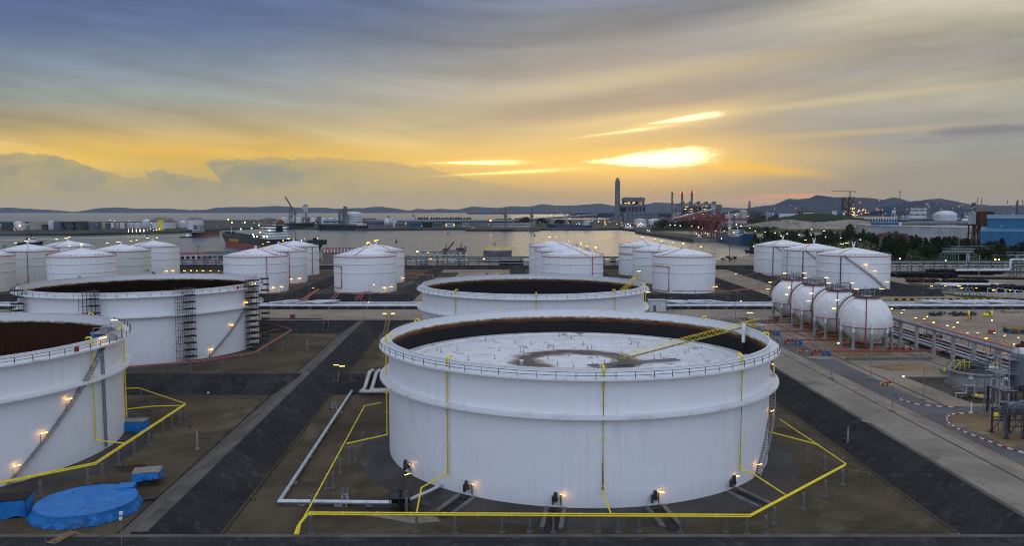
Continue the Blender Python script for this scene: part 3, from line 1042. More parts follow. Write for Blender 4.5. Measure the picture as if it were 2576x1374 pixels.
for q in ((40.3, 8.2), (44.2, 9.2), (43.5, 12.3), (39.6, 11.4), (42.2, 8.7), (43.9, 10.8)):
    ld.bar((q[0], q[1], 22.2), (q[0], q[1], 25.4), .08)
ld.tube([(40.3, 8.2, 25.3), (44.2, 9.2, 25.3), (43.5, 12.3, 25.3), (39.6, 11.4, 25.3)], .04, 5)
ob('landing', ld, M['gal'], TA)
lamp_part(TA, (40.2, 11.3, 24.0), math.radians(10), 1.1)
for k, (r_, a_) in enumerate(((9, -60), (12.5, 200), (12, 20), (20, -75))):
    ob('roof_vent', MB().cyl((0, 0, 0), (0, 0, .7), .25, n=8).cyl((0, 0, .7), (0, 0, 1.0), .5, .45, n=10), M['white'], TA, loc=pol(r_, a_, 17.6))
mx = MB().cyl((0, 0, 0), (-.25, 0, 0), .9, n=16)
MIXF = data('mixer_flange', mx, M['white'])
MIXM = data('mixer_motor', MB().cyl((-.2, 0, 0), (-1.2, 0, 0), .42, .36, n=10).cyl((-.9, 0, .2), (-.9, 0, 1.3), .34, n=10).box(-.8, .5, -.8, .5, .25, 1.4).bar((-.4, -.9, -1.3), (-.4, -.9, 1.0), .1), M['dsteel'])
for px_, lr in ((1180, .5), (1400, .5), (1645, .5), (1838, .5), (1030, .0)):
    a = ang_of(*CA, px_)
    f_ = ob('mixer', MIXF, None, TA, loc=pol(40.05, a, 1.6), rz=math.radians(a + 180))
    ob('motor', MIXM, None, f_)
    lamp_part(TA, pol(40.45, a + 1.1, .6), math.radians(a + 60), .8)
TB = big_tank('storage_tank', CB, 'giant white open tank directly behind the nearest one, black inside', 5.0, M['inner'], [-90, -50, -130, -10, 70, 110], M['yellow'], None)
la2, lb2 = Vector((24, -2, 12.5)), Vector((40.4, 13.5, 24.6))
lad2 = ob('rolling_ladder', MB().truss(la2, lb2, 1.3, 1.3, 14, .1), M['yellow'], TB)
ld = MB().box(39.8, 14.8, 23.9, 4.6, 4.0, .14, .3).box(40.5, 15.5, 24.1, 1.2, 1.2, 1.4)
for q in ((38, 13), (42, 14), (41, 17), (37.6, 16.2)):
    ld.bar((q[0], q[1], 22), (q[0], q[1], 27.6), .13)
ld.tube([(38, 13, 25.3), (42, 14, 25.3), (41, 17, 25.3), (37.6, 16.2, 25.3)], .06, 5).tube([(38, 13, 27.6), (42, 14, 27.6), (41, 17, 27.6)], .09, 5)
ob('landing', ld, M['gal'], TB)
lamp_part(TB, (40.4, 15.0, 24.6), .2, 1.0)
lamp_part(TB, pol(40.9, -14, 18.6), math.radians(20), 1.2)
TC = big_tank('storage_tank', CC, 'giant white open tank wrapped in scaffold towers, rusty brown inside', 5.0, M['innerb'], [30, 70, 110, 150, 190], M['pink'],
              (ang_of(*CC, 522), ang_of(*CC, 640), .5, 21.5, (.0, .35, .68, .97), 80))
TD = big_tank('storage_tank', CD, 'giant white open tank at the left edge, yellow riser and long stair on its wall', 5.0, M['innerd'], [ang_of(*CD, 231), 60, 100, 20], M['yellow'],
              (ang_of(*CD, 8), ang_of(*CD, 262), .2, 22.0, (.04, .26, .5, .97), 80))
a = ang_of(*CD, 283)
ob('drain_pipe', MB().cyl(pol(40.35, a, .6), pol(40.35, a, 22.1), .3, n=8), M['gal'], TD)
ob('sign', MB().box(0, 0, 0, .08, 1.1, 1.0), M['red'], TD, loc=pol(41.95, ang_of(*CD, 198, 41.9), 22.6), rz=math.radians(ang_of(*CD, 198, 41.9)))
ld = MB().box(38.6, 6, 23.9, 5, 5, .14, .2)
for q in ((37, 3), (41, 4), (40, 9), (36.5, 8)):
    ld.bar((q[0], q[1], 22), (q[0], q[1], 25.4), .12)
ld.tube([(37, 3, 25.3), (41, 4, 25.3), (40, 9, 25.3), (36.5, 8, 25.3)], .06, 5).box(38, 6, 24, 1.6, 1.6, 1.1)
ob('landing', ld, M['gal'], TD)
lamp_part(TD, (38.2, 8.2, 23.9), .2, 1.0)
ob('tarpaulin', MB().box(36.4, 5.2, 20.6, 2.6, 2.6, 3.4, .5, .8, .8), M['tarp'], TD)
for a_ in (ang_of(*CC, 600, 41.9), ang_of(*CC, 617, 41.9)):
    ob('sign', MB().box(0, 0, 0, .08, 1.3, 1.0), M['red'], TC, loc=pol(41.95, a_, 22.6), rz=math.radians(a_))

# ------------------------------------------------------------------ foam and fire mains on their concrete posts
POSTM = data('support_post', MB().box(0, 0, 0, .9, .9, .22).box(0, 0, .2, .36, .36, 2.7).box(0, 0, 2.88, .5, .4, .1), M['concd'])


def fire_main(name, label, m, runs, posts, r=.13, ps=1.0):
    c0 = Vector((*G(*posts[0], FLOOR).xy, FLOOR))
    t = thing(name, c0, label, 'pipe')
    for run, z in runs:
        pts = [(p if len(p) == 3 else G(*p, z)) for p in run]
        pts = [Vector(p) - c0 for p in pts]
        q = MB().tube(pts, r, 8)
        for i in range(len(pts) - 1):
            L = (pts[i + 1] - pts[i]).length
            for k in range(1, max(2, int(L / 5))):
                c = pts[i].lerp(pts[i + 1], k / max(2, int(L / 5)))
                d = (pts[i + 1] - pts[i]).normalized() * .07
                q.cyl(c - d, c + d, r * 1.5, n=8)
        ob('pipe_run', q, m, t)
    for px_, py_ in posts:
        p = ob('support_post', POSTM, None, t, loc=Vector((*G(px_, py_, FLOOR).xy, FLOOR)) - c0)
        p.scale = (1, 1, ps)
    return t


ZP = FLOOR + 3.1
def rp(T, a, z=3.3, r=40.5):
    return Vector((T[0], T[1], TZ)) + pol(r, a, z)
corner = [(2128, 1168), (1890, 1296), (776, 1290)]
fire_main('foam_main', 'yellow foam pipe on concrete posts ringing the nearest giant tank', M['yellow'],
          [([(1962, 1056), (2128, 1168), (1888, 1296), (779, 1290), (756, 1318), (741, 1385)], ZP),
           ([(2126, 1172), (1886, 1301), (776, 1295), (752, 1320), (734, 1385)], ZP - .05),
           ([(958, 1014), (917, 1022), (765, 1302), (748, 1326), (727, 1385)], ZP + .05),
           ([rp(CA, -88), rp(CA, -88, 2.8, 41.5), G(1537, 1293, ZP)], ZP),
           ([rp(CA, -128.6), rp(CA, -129, 3.0, 41.5), G(1060, 1228, ZP), G(1048, 1291, ZP)], ZP),
           ([rp(CA, -47.4), rp(CA, -46, 3.0, 42), G(1975, 1245, ZP)], ZP),
           ([rp(CA, -170), G(872, 1117, ZP)], ZP),
           ([rp(CA, -6), G(2060, 1120, ZP)], ZP)],
          [(1145, 1345), (1048, 1343), (1263, 1343), (1333, 1342), (1392, 1343), (1505, 1342), (1555, 1342), (1608, 1342), (1712, 1343), (1826, 1343), (1878, 1346),
           (1926, 1345), (1947, 1322), (2020, 1284), (2076, 1252), (2120, 1222), (2118, 1190), (2075, 1185), (2030, 1165), (2028, 1132), (2005, 1100),
           (914, 1120), (895, 1160), (856, 1192), (822, 1232), (880, 1160), (1023, 1298), (785, 1290), (783, 1345), (838, 1230)])
fire_main('foam_main', 'yellow foam pipe on concrete posts around the giant tank at left edge', M['yellow'],
          [([(-20, 1218), (239, 1165), (466, 1016), (350, 977), (317, 978)], ZP), ([(-20, 1221), (240, 1169), (466, 1019)], ZP - .05),
           ([rp(CD, ang_of(*CD, 231)), rp(CD, ang_of(*CD, 231), 3.0, 41.6), G(312, 1116, ZP)], ZP), ([(318, 1030), (385, 1023), (454, 1021)], ZP)],
          [(103, 1252), (222, 1220), (259, 1205), (299, 1173), (338, 1145), (375, 1122), (411, 1092), (433, 1080), (452, 1065), (463, 1052), (384, 1042), (355, 1010)])
fire_main('fire_water_main', 'faded red fire pipe on posts around the scaffolded giant tank', M['pink'],
          [([(316, 923), (500, 908), (640, 886), (733, 829), (660, 808), (690, 797)], ZP), ([(316, 926), (500, 911), (640, 889), (733, 832)], ZP - .1), ([(560, 862), (700, 828)], ZP)],
          [(410, 948), (480, 938), (557, 925), (608, 918), (652, 905), (672, 892), (706, 870), (725, 862), (716, 875)], .14)

# ------------------------------------------------------------------ white product pipes, valves and crossings in the near basin
def pipe_thing(name, label, runs, z, r, m, feet=(), n=9, cat='pipe'):
    c0 = Vector((*G(*runs[0][0][:2], z).xy, 0)) if len(runs[0][0]) == 2 else Vector(runs[0][0])
    t = thing(name, c0, label, cat)
    for run in runs:
        ob('pipe_run', MB().tube([(G(*p, z) if len(p) == 2 else Vector(p)) - c0 for p in run], r, n), m, t)
    for f in feet:
        q = (G(*f, FLOOR) if len(f) == 2 else Vector(f)) - c0
        ob('pipe_foot', MB().box(q.x, q.y, FLOOR, 1.1, .8, .35).box(q.x, q.y, FLOOR + .3, .35, .35, max(.15, z - r - FLOOR - .3)), M['conc'], t)
    return t


ZQ = FLOOR + .75
pipe_thing('product_pipe', 'long white pipe bending once on the basin floor left of nearest tank', [[(886, 983), (703, 1262), (985, 1265)]], ZQ, .36, M['pipew'],
           [(855, 1040), (820, 1090), (780, 1152), (740, 1218), (760, 1272), (850, 1274), (930, 1274)])
pipe_thing('product_pipe', 'pair of thick cream pipes running through the cross bund', [[(-35.5, 262, -2.9), (-39.6, 233.8, -2.9), (-40.2, 228.2, .6), (-40.5, 225.0, .6), (-41, 219.4, -2.9), (-41.3, 216.4, -2.9), (-27, 216.4, -2.9)], [(-33.7, 262, -2.9), (-37.6, 233.8, -2.9), (-38.2, 228.2, .6), (-38.5, 225.0, .6), (-39, 219.6, -2.9), (-39, 218.4, -2.9), (-27, 218.4, -2.9)]], FLOOR + 1.6, .5, M['pipec'],
           [(-38, 216.4), (-32, 216.4)] if 0 else [])
q = G(935, 945, 0)
ws = MB()
for sx in (-3.4, 3.0):
    ws.box(-39.3 + sx * .62, 226.2, -1.4, .3, 5.0, 1.9)
ob('pipe_sleeve', ws.box(-39.4, 226.3, -1.3, 4.0, .5, 1.4), M['concd'], kind=None, label='concrete channel walls where cream pipes cut the cross bund', cat='channel')


def stile(name, label, px_, py_, rz, L=2.6, hgt=1.7, wd=.9, m='gal'):
    c = G(px_, py_, FLOOR)
    t = thing(name, (c.x, c.y, FLOOR), label, 'steps', rz=rz)
    ob('platform', MB().box(0, 0, hgt - .08, wd, .9, .08), M[m], t)
    for sg in (-1, 1):
        s_ = MB()
        n = 7
        for k in range(n):
            s_.box(0, sg * (.45 + (L / 2 - .45) * (k + .5) / n * 1.6), hgt - hgt * (k + .8) / n, wd, .28, .05)
        for sx in (-wd / 2, wd / 2):
            s_.bar((sx, sg * .45, hgt), (sx, sg * (.45 + (L / 2 - .45) * 1.6), 0), .12)
        ob('stair_flight', s_, M[m], t)
    hrl = MB()
    for sx in (-wd / 2, wd / 2):
        for yy in (-.45, .45):
            hrl.bar((sx, yy, hgt), (sx, yy, hgt + 1.0), .05)
        hrl.tube([(sx, -(.45 + (L / 2 - .45) * 1.6), .9), (sx, -.45, hgt + 1), (sx, .45, hgt + 1), (sx, .45 + (L / 2 - .45) * 1.6, .9)], .035, 5)
    ob('handrail', hrl, M[m], t)
    return t


stile('stile', 'steel steps straddling the white pipe just in front of the nearest tank', 870, 1268, 0)
stile('stile', 'grey stile bridging the long white pipe beside the cross bund', 838, 1032, .5)
# oily valve station
vc = G(1008, 1272, FLOOR)
vt = thing('valve_station', (vc.x, vc.y, FLOOR), 'oily black valve cage at the end of the white pipe', 'valve')
fr = MB()
for x in (-1.7, 0, 1.7):
    for y in (-1.4, 1.4):
        fr.bar((x, y, 0), (x, y, 3.6), .1)
for z in (1.7, 2.7, 3.6):
    fr.tube([(-1.7, -1.4, z), (1.7, -1.4, z), (1.7, 1.4, z), (-1.7, 1.4, z)], .045, 5, closed=True)
fr.box(0, 0, 1.6, 3.4, 2.8, .08)
ob('cage', fr, M['dsteel'], vt)
ob('valve_body', MB().cyl((0, 0, .2), (0, 0, 1.5), .6, n=12).cyl((-1.6, 0, .8), (1.6, 0, .8), .45, n=12).cyl((0, 0, 1.5), (0, 0, 2.5), .12, n=8).cyl((0, 0, 2.4), (0, 0, 2.5), .55, n=14), M['dark'], vt)
ob('suction_pipe', MB().tube([(1.5, .3, .9), (4.6, 3.0, 1.4), (8.5, 8.0, 1.9)], .3, 9), M['pipew'], vt)
lamp_part(vt, (.6, 1.2, 2.6), .9, 1.0)
st_ = MB()
rnd = random.Random(3)
def blotch(mb, c, r, z, seed, sx=1.0):
    rr = random.Random(seed)
    n = 26
    mb.add([(c.x + math.cos(2 * PI * k / n) * r * sx * (1 + .35 * mnoise.noise(Vector((math.cos(2 * PI * k / n) * 1.7, math.sin(2 * PI * k / n) * 1.7, seed)))),
             c.y + math.sin(2 * PI * k / n) * r * (1 + .35 * mnoise.noise(Vector((math.cos(2 * PI * k / n) * 1.7, math.sin(2 * PI * k / n) * 1.7, seed + 9)))), z) for k in range(n)], [tuple(range(n))])
blotch(st_, vc, 4.0, FLOOR + .012, 3, 1.6)
blotch(st_, vc + Vector((-4.5, -2.5, 0)), 1.6, FLOOR + .010, 5, 1.8)
ob('oil_stain', st_, M['oil'], kind='structure', smooth=False)
# drain chutes running down the pad in front of the mixers
for px_, oily in ((1180, 1), (1400, 1), (1645, 1), (1838, 1)):
    a = ang_of(*CA, px_)
    c = Vector((CA[0], CA[1], TZ))
    u_, w_ = pol(1, a, 0), pol(1, a + 90, 0)
    ch = MB()
    for sg in (-1, 1):
        A, B = c + u_ * 40.6 + w_ * sg * 1.5, c + u_ * 47.5 + w_ * sg * 1.5
        ch.bar((A.x, A.y, TZ + .02), (B.x, B.y, FLOOR + .08), .75 if oily else .3)
    ob('drain_curb', ch, M['concd'], label='concrete kerbs of the oily chute below mixer number %d from left' % (1 + (1180, 1400, 1645, 1838).index(px_)) if 0 else None, kind='structure')
    A, B = c + u_ * 40.3, c + u_ * 49
    k_ = w_ * 1.05
    ob('drain_chute', MB().add([(*(A - k_).xy, TZ + .045), (*(A + k_).xy, TZ + .045), (*(B + k_).xy, FLOOR + .03), (*(B - k_).xy, FLOOR + .03)], [(0, 1, 2, 3)]), M['oil'], kind='structure', smooth=False)
# ------------------------------------------------------------------ tarpaulins, scaffolds and steps in the left basins
c = G(211, 1293, FLOOR)
cc = Vector((c.x - .3, c.y + 1.6, FLOOR))
t = thing('covered_ring', cc, 'round blue tarpaulin-covered ring, low and wide like a pool', 'tarpaulin')
def tj(r, z, a):
    w = mnoise.noise(Vector((math.cos(a) * 2.5, math.sin(a) * 2.5, r * .25)))
    fold = mnoise.noise(Vector((a * 7.0, 3.3, 0))) + .6 * mnoise.noise(Vector((a * 15.0, 1.3, z)))
    if z < 1.5:
        return r + .38 * fold * (1.35 - z) + .28 * abs(math.sin(a * 9 + w * 2)) ** .6 * (1.3 - z), z + (.12 * fold if z > .1 else .0)
    return r, z + (.12 * w + .2 * abs(mnoise.noise(Vector((r * math.cos(a) * .33 + 7, r * math.sin(a) * .33, 9)))) + .14 * mnoise.noise(Vector((r * math.cos(a) * .55, r * math.sin(a) * .55, 2))) + .06 * mnoise.noise(Vector((r * math.cos(a) * 1.6, r * math.sin(a) * 1.6, 5)))) * (1 if r < 7.6 else .3)
RR = 8.0
prof = [(RR + .42, .05), (RR + .36, .3), (RR + .27, .65), (RR + .16, 1.0), (RR + .06, 1.45), (RR, 1.72), (RR - .15, 1.8)] + [(RR * k / 22, 1.74 - .16 * (1 - k / 22)) for k in range(21, 0, -1)] + [(.01, 1.58)]
ob('tarpaulin', MB().lathe(prof, 150, jit=tj), M['tarp'], t)
ob('hold_down_rope', MB().tube([(RR * .99 * math.cos(a / 20), RR * .99 * math.sin(a / 20), 1.82) for a in range(126)], .03, 5), M['dsteel'], t)


def covered_stack(name, label, px_, py_, rz, L, Wd, hgt, top, side, drop=.75):
    c = G(px_, py_, FLOOR)
    t = thing(name, (c.x, c.y, FLOOR), label, 'covered stack', rz=rz)
    fr = MB()
    for x in (-L / 2, 0, L / 2):
        for y in (-Wd / 2, Wd / 2):
            fr.bar((x, y, 0), (x, y, hgt), .09)
    for z in (.4, hgt * .55, hgt - .1):
        fr.tube([(-L / 2, -Wd / 2, z), (L / 2, -Wd / 2, z), (L / 2, Wd / 2, z), (-L / 2, Wd / 2, z)], .04, 5, closed=True)
    ob('frame', fr, M['scaf'], t)
    ob('top_sheet', MB().box(0, 0, hgt, L + .3, Wd + .3, .09), M[top], t)
    sk = MB()
    n = 44
    def pt(s):
        s = s % 1.0 * 2 * (L + Wd)
        if s < L: return Vector((-L / 2 + s, -Wd / 2, 0)), Vector((0, -1, 0))
        s -= L
        if s < Wd: return Vector((L / 2, -Wd / 2 + s, 0)), Vector((1, 0, 0))
        s -= Wd
        if s < L: return Vector((L / 2 - s, Wd / 2, 0)), Vector((0, 1, 0))
        s -= L
        return Vector((-L / 2, Wd / 2 - s, 0)), Vector((-1, 0, 0))
    vs = []
    for k in range(n):
        p, nn = pt(k / n)
        for j in range(5):
            f = j / 4
            w = mnoise.noise(Vector((k * .55, j * .4, L)))
            q = p + nn * (.16 + .28 * f * (w + .4))
            vs.append((q.x, q.y, hgt - .02 - f * hgt * drop * (1 + .25 * mnoise.noise(Vector((k * .3, 2, L))))))
    fs = [(k * 5 + j, ((k + 1) % n) * 5 + j, ((k + 1) % n) * 5 + j + 1, k * 5 + j + 1) for k in range(n) for j in range(4)]
    ob('tarpaulin', sk.add(vs, fs), M[side], t)
    return t


covered_stack('covered_stack', 'scaffold stack with plywood top and hanging blue tarpaulin, beside the diagonal bund', 372, 1216, .28, 4.6, 3.4, 2.5, 'ply', 'tarp', .55)
covered_stack('covered_stack', 'low box draped in blue tarpaulin joined behind the round cover', 320, 1248, .25, 2.4, 2.6, 1.9, 'tarp', 'tarp', .9)
covered_stack('covered_stack', 'blue tarp-wrapped scaffold against the foot of the left-edge tank', 343, 1092, .1, 4.6, 3.0, 3.2, 'ply', 'tarp', .85)
covered_stack('covered_stack', 'black-topped container skirted in dark blue tarpaulin at the left frame edge', 8, 1296, .3, 8.0, 4.2, 2.9, 'tarpd', 'tarp', .95)
c = G(372, 1260, FLOOR)
ob('plank_pile', MB().box(c.x, c.y, FLOOR + .02, 2.2, 1.1, .25, .5).box(c.x + .3, c.y + .2, FLOOR + .28, 1.9, .8, .12, .7), M['dsteel'], label='small pile of dark planks lying beside the diagonal bund', cat='planks')
c = G(525, 992, FLOOR)
ob('white_bag', MB().sph(c.x, c.y, FLOOR + .3, .6, 10, 6, .55), M['white'], label='white bag dropped at the foot of the cross bund', cat='bag')
c = G(1, 1165, FLOOR)

# timber steps over the front bund, light pole beside them
c = G(158, 1358, 0)
t = thing('timber_steps', (c.x, c.y + 1.2, 0), 'timber steps with thin steel rails crossing the front bund', 'steps', rz=-.25)
s_ = MB()
for k in range(9):
    s_.box(0, 2.2 - k * .62, .1 - (.42 * max(0, 2 - k) if k < 2 else 0), 1.5, .42, .09)
ob('tread', s_, M['timber'], t)
s_ = MB()
for sx in (-.8, .8):
    for y in (2.4, -.2, -3):
        s_.bar((sx, y, -.3), (sx, y, 1.15), .06)
    s_.tube([(sx, 2.6, .9), (sx, 2.2, 1.15), (sx, -3, 1.15)], .025, 5)
ob('handrail', s_, M['gal'], t)
c = G(306, 1372, 0)
t = thing('pole_light', (c.x, c.y, 0), 'thin tan pole with small white floodlights at the front bund', 'light pole')
ob('pole', MB().cyl((0, 0, 0), (0, 0, 4.4), .06, n=6), M['timber'], t)
ob('floodlight', MB().box(0, 0, 3.6, .35, .3, .4), M['white'], t)
ob('floodlight', MB().box(.1, 0, 4.35, .45, .3, .4), M['white'], t)


def post(name, label, cat, px_, py_, z, hgt, w, m, cap=None, base=True):
    c = G(px_, py_, z)
    t = thing(name, (c.x, c.y, z), label, cat)
    q = MB().box(0, 0, 0, w, w, hgt)
    if base:
        q.box(0, 0, 0, w * 2.6, w * 2.6, .3)
    ob('post', q, M[m], t)
    if cap:
        ob('cap', MB().box(0, 0, hgt, w * 1.7, w * 1.7, .16), M[cap], t)
    return t


post('marker_post', 'grey concrete post with red cap standing alone in the left basin', 'post', 497, 1132, FLOOR, 4.4, .3, 'conc', 'red')
post('marker_post', 'concrete post with red cap at the foot of the right-hand slope', 'post', 2132, 1126, FLOOR, 4.4, .3, 'conc', 'red')
post('junction_box', 'short grey cabinet beside the red-capped post at the right-hand slope', 'cabinet', 2124, 1122, FLOOR, 1.5, .5, 'dsteel')
post('marker_post', 'grey post standing in the basin of the scaffolded tank', 'post', 773, 880, FLOOR, 4.0, .3, 'conc')

# steps with lamps over the cross bund, and steps on the back bund
def bund_steps(name, label, px0, py0, z0, px1, py1, z1, w, m='timber', lit=True):
    a, b = G(px0, py0, z0), G(px1, py1, z1)
    t = thing(name, a, label, 'steps')
    d = b - a
    n = max(5, int(d.length / .6))
    u_ = d.xy.normalized()
    s = Vector((-u_.y, u_.x, 0)) * (w / 2)
    q = MB()
    for k in range(n + 1):
        p = d * (k / n)
        q.box(p.x, p.y, p.z + .25, w, .4, .1, math.atan2(u_.y, u_.x) - PI / 2)
    for sg in (-1, 1):
        q.bar(s * sg + Vector((0, 0, .2)), d + s * sg + Vector((0, 0, .2)), .2)
    ob('stair_flight', q, M[m], t)
    q = MB()
    for sg in (-1, 1):
        q.tube([s * sg + Vector((0, 0, 1.3)), d + s * sg + Vector((0, 0, 1.3))], .04, 5)
        for k in range(5):
            p = d * (k / 4) + s * sg
            q.bar(p + Vector((0, 0, .2)), p + Vector((0, 0, 1.3)), .06)
    ob('handrail', q, M['gal'], t)
    if lit:
        lamp_part(t, d + s * 1.2, PI, 1.2)
        lamp_part(t, d - s * 1.2, 0, 1.2)
    return t


bund_steps('bund_steps', 'steps with two amber lamps climbing the cross bund', 845, 985, FLOOR, 853, 945, 0, 1.5)
bund_steps('bund_steps', 'dark steps on the back bund near the scaffolded tank', 818, 838, FLOOR, 822, 808, 0, 2.0, 'dsteel', False)
bund_steps('bund_steps', 'timber steps on the back bund left of the middle open tank', 968, 845, FLOOR, 978, 806, 0, 1.6, 'timber', True)


def scaffold(name, label, a_deg, w, dpt, hgt, bays, seed):
    p = Vector((CC[0], CC[1], TZ)) + pol(42.4, a_deg, -.6)
    t = thing(name, p, label, 'scaffold', 'scaffold towers on the giant tank', rz=math.radians(a_deg + 90))
    q = MB()
    n = int(hgt / 2.1)
    xs = [(-w / 2 + w * k / bays) for k in range(bays + 1)]
    rnd = random.Random(seed)
    for x in xs:
        for y in (-dpt / 2, dpt / 2):
            q.bar((x, y, 0), (x, y, hgt + rnd.uniform(-.6, 1.4)), .085)
    for k in range(1, n + 1):
        z = k * hgt / n
        for y in (-dpt / 2, dpt / 2):
            q.bar((xs[0] - .3, y, z), (xs[-1] + .3, y, z), .07)
            q.bar((xs[0] - .2, y, z - hgt / n / 2), (xs[-1] + .2, y, z - hgt / n / 2), .055)
            i = k % bays
            q.bar((xs[i], y, z - hgt / n), (xs[i + 1], y, z), .055)
        for x in xs:
            q.bar((x, -dpt / 2, z), (x, dpt / 2, z), .07)
    ob('frame', q, M['scaf'], t)
    q = MB()
    b0 = 0 if bays < 3 else bays - 2
    for k in range(1, n + 1):
        z = k * hgt / n
        ob('plank_deck', MB().box((xs[b0] + xs[-1]) / 2, 0, z, xs[-1] - xs[b0] + .5, dpt + .5, .3), M['plank'], t)
    return t


scaffold('scaffold_tower', 'scaffold tower in the middle of the open tank, beside its stair', ang_of(*CC, 466, 42), 5.6, 2.4, 25, 4, 1)
scaffold('scaffold_tower', 'tallest scaffold tower at the right shoulder of the open tank', ang_of(*CC, 634, 42), 4.2, 3.0, 25.5, 2, 2)
scaffold('scaffold_tower', 'scaffold tower at the far right edge of the open tank', ang_of(*CC, 634, 42) + 26, 3.6, 2.6, 24.5, 2, 5)
scaffold('scaffold_tower', 'scaffold tower left of centre on the open tank, its foot hidden', ang_of(*CC, 228, 42), 5.2, 2.4, 25, 4, 3)
scaffold('scaffold_tower', 'scaffold tower at the far left edge of the open tank', ang_of(*CC, 48, 42), 4.6, 2.4, 24.5, 3, 4)

# ------------------------------------------------------------------ right-hand yard: road, verge, drain, kerbs
SHK = [0]


def sheet(name, pts, z, m, gz=0.0):
    SHK[0] += 1
    z += .0011 * SHK[0]
    return ob(name, MB().sheet([(G(*p, gz).xy if not isinstance(p, Vector) else p.xy) for p in pts], z), M[m], kind='structure', smooth=False)


XR = 77.8
V2 = lambda x, y: Vector((x, y, 0))
sheet('verge', [V2(78.9, 60), V2(91, 60), V2(91, 345), V2(78.9, 345)], .004, 'slab')
sheet('road', [V2(93.5, 40), V2(102, 40), V2(101, 160), V2(101, 300), V2(96, 352), V2(84, 352), V2(92, 300), V2(93, 200)], .008, 'road')
sheet('road', [(2330, 1012), (2390, 1022), (2440, 1024), (2700, 1021), (2700, 1052), (2480, 1046), (2420, 1044), (2390, 1052), (2400, 1075), (2250, 1010)], .012, 'road')
sheet('island', [(2385, 1050), (2400, 1042), (2440, 1040), (2700, 1040), (2760, 1160), (2576, 1143), (2470, 1095), (2400, 1070)], .016, 'brownslab')
sheet('paved_bay', [(2275, 949), (2410, 949), (2700, 949), (2700, 1016), (2448, 1016)], .012, 'pavedark')
sheet('road', [V2(-1600, 343), V2(96, 343), V2(110, 362), V2(900, 372), V2(900, 381), V2(108, 377), V2(90, 351), V2(-1600, 352)], .014, 'slab')
sheet('road', [V2(-1600, 404), V2(60, 398), V2(400, 425), V2(900, 470), V2(900, 484), V2(400, 437), V2(60, 408), V2(-1600, 412)], .012, 'slab')
sheet('sphere_yard', [(1985, 808), (2245, 800), (2290, 905), (2128, 910)], .010, 'brownslab')
sheet('worn_patch', [(2180, 922), (2260, 916), (2350, 926), (2400, 930), (2240, 934)], .012, 'brownslab')
sheet('worn_patch', [(1850, 800), (1960, 795), (1975, 812), (1900, 816)], .012, 'gravel')
dr = MB()
strip(dr, (88.2, 60), (88.2, 300), .35, .014)
strip(dr, (103.5, 130), (103.5, 300), .5, .014)
strip(dr, (108.5, 262), (108.5, 345), .6, .017)
strip(dr, (137.5, 200), (137.5, 320), 1.2, .017)
strip(dr, (130, 200), (128.5, 320), .5, .018)
ob('drain_channel', dr, M['drain'], kind='structure', smooth=False)


def stripe_mat(name, a, b_, L):
    m, h, b = newmat(name)
    uvn = h.n('ShaderNodeUVMap')
    x, y, z = h.sep(uvn.outputs[0])
    f = h.m('GREATER_THAN', h.m('FRACT', h.m('DIVIDE', x, L)), .5)
    nn = h.noise(coords(h), 1.2, 5)
    c = h.mix(f, a, b_)
    h.set(b.inputs['Base Color'], h.mix(h.m('MULTIPLY', h.ss(nn, .5, .75), .5), c, (.12, .11, .1)))
    b.inputs['Roughness'].default_value = .7
    return m


M['kerb'] = stripe_mat('red_white_kerb_paint', (.3, .03, .03), (.72, .7, .68), 2.4)
M['hazard'] = stripe_mat('yellow_black_paint', (.55, .33, .02), (.012, .012, .012), 4.0)


def kerb(name, label, pts, w=.28, hgt=.2, m='kerb', z0=0.0):
    mb = MB()
    L, uvs = 0, []
    for i in range(len(pts) - 1):
        p, q = Vector((*pts[i][:2], 0)), Vector((*pts[i + 1][:2], 0))
        n = (q - p).cross(Vector((0, 0, 1))).normalized() * (w / 2)
        l2 = L + (q - p).length
        mb.add([(*(p - n).xy, z0), (*(q - n).xy, z0), (*(q + n).xy, z0), (*(p + n).xy, z0), (*(p - n).xy, z0 + hgt), (*(q - n).xy, z0 + hgt), (*(q + n).xy, z0 + hgt), (*(p + n).xy, z0 + hgt)],
               [(4, 5, 6, 7), (0, 1, 5, 4), (3, 2, 6, 7), (0, 3, 7, 4), (1, 2, 6, 5)])
        uvs += [(L, l2, l2, L, L, l2, l2, L)]
        L = l2
    me = data(name, mb, M[m], False)
    uv = me.uv_layers.new(name='UVMap')
    per = [u_ for s in uvs for u_ in s]
    for lo in me.loops:
        uv.data[lo.index].uv = (per[lo.vertex_index], 0)
    o = bpy.data.objects.new(name, me)
    COL.objects.link(o)
    return tag(o, label, 'kerb')


def arc(pts, n=6):
    out = []
    P_ = [pts[0]] + pts + [pts[-1]]
    for i in range(1, len(P_) - 2):
        for k in range(n):
            t = k / n
            a, b, c, d = (Vector(P_[j]) for j in (i - 1, i, i + 1, i + 2))
            out.append(.5 * ((2 * b) + (c - a) * t + (2 * a - 5 * b + 4 * c - d) * t * t + (3 * b - a - 3 * c + d) * t ** 3))
    out.append(Vector(pts[-1]))
    return out


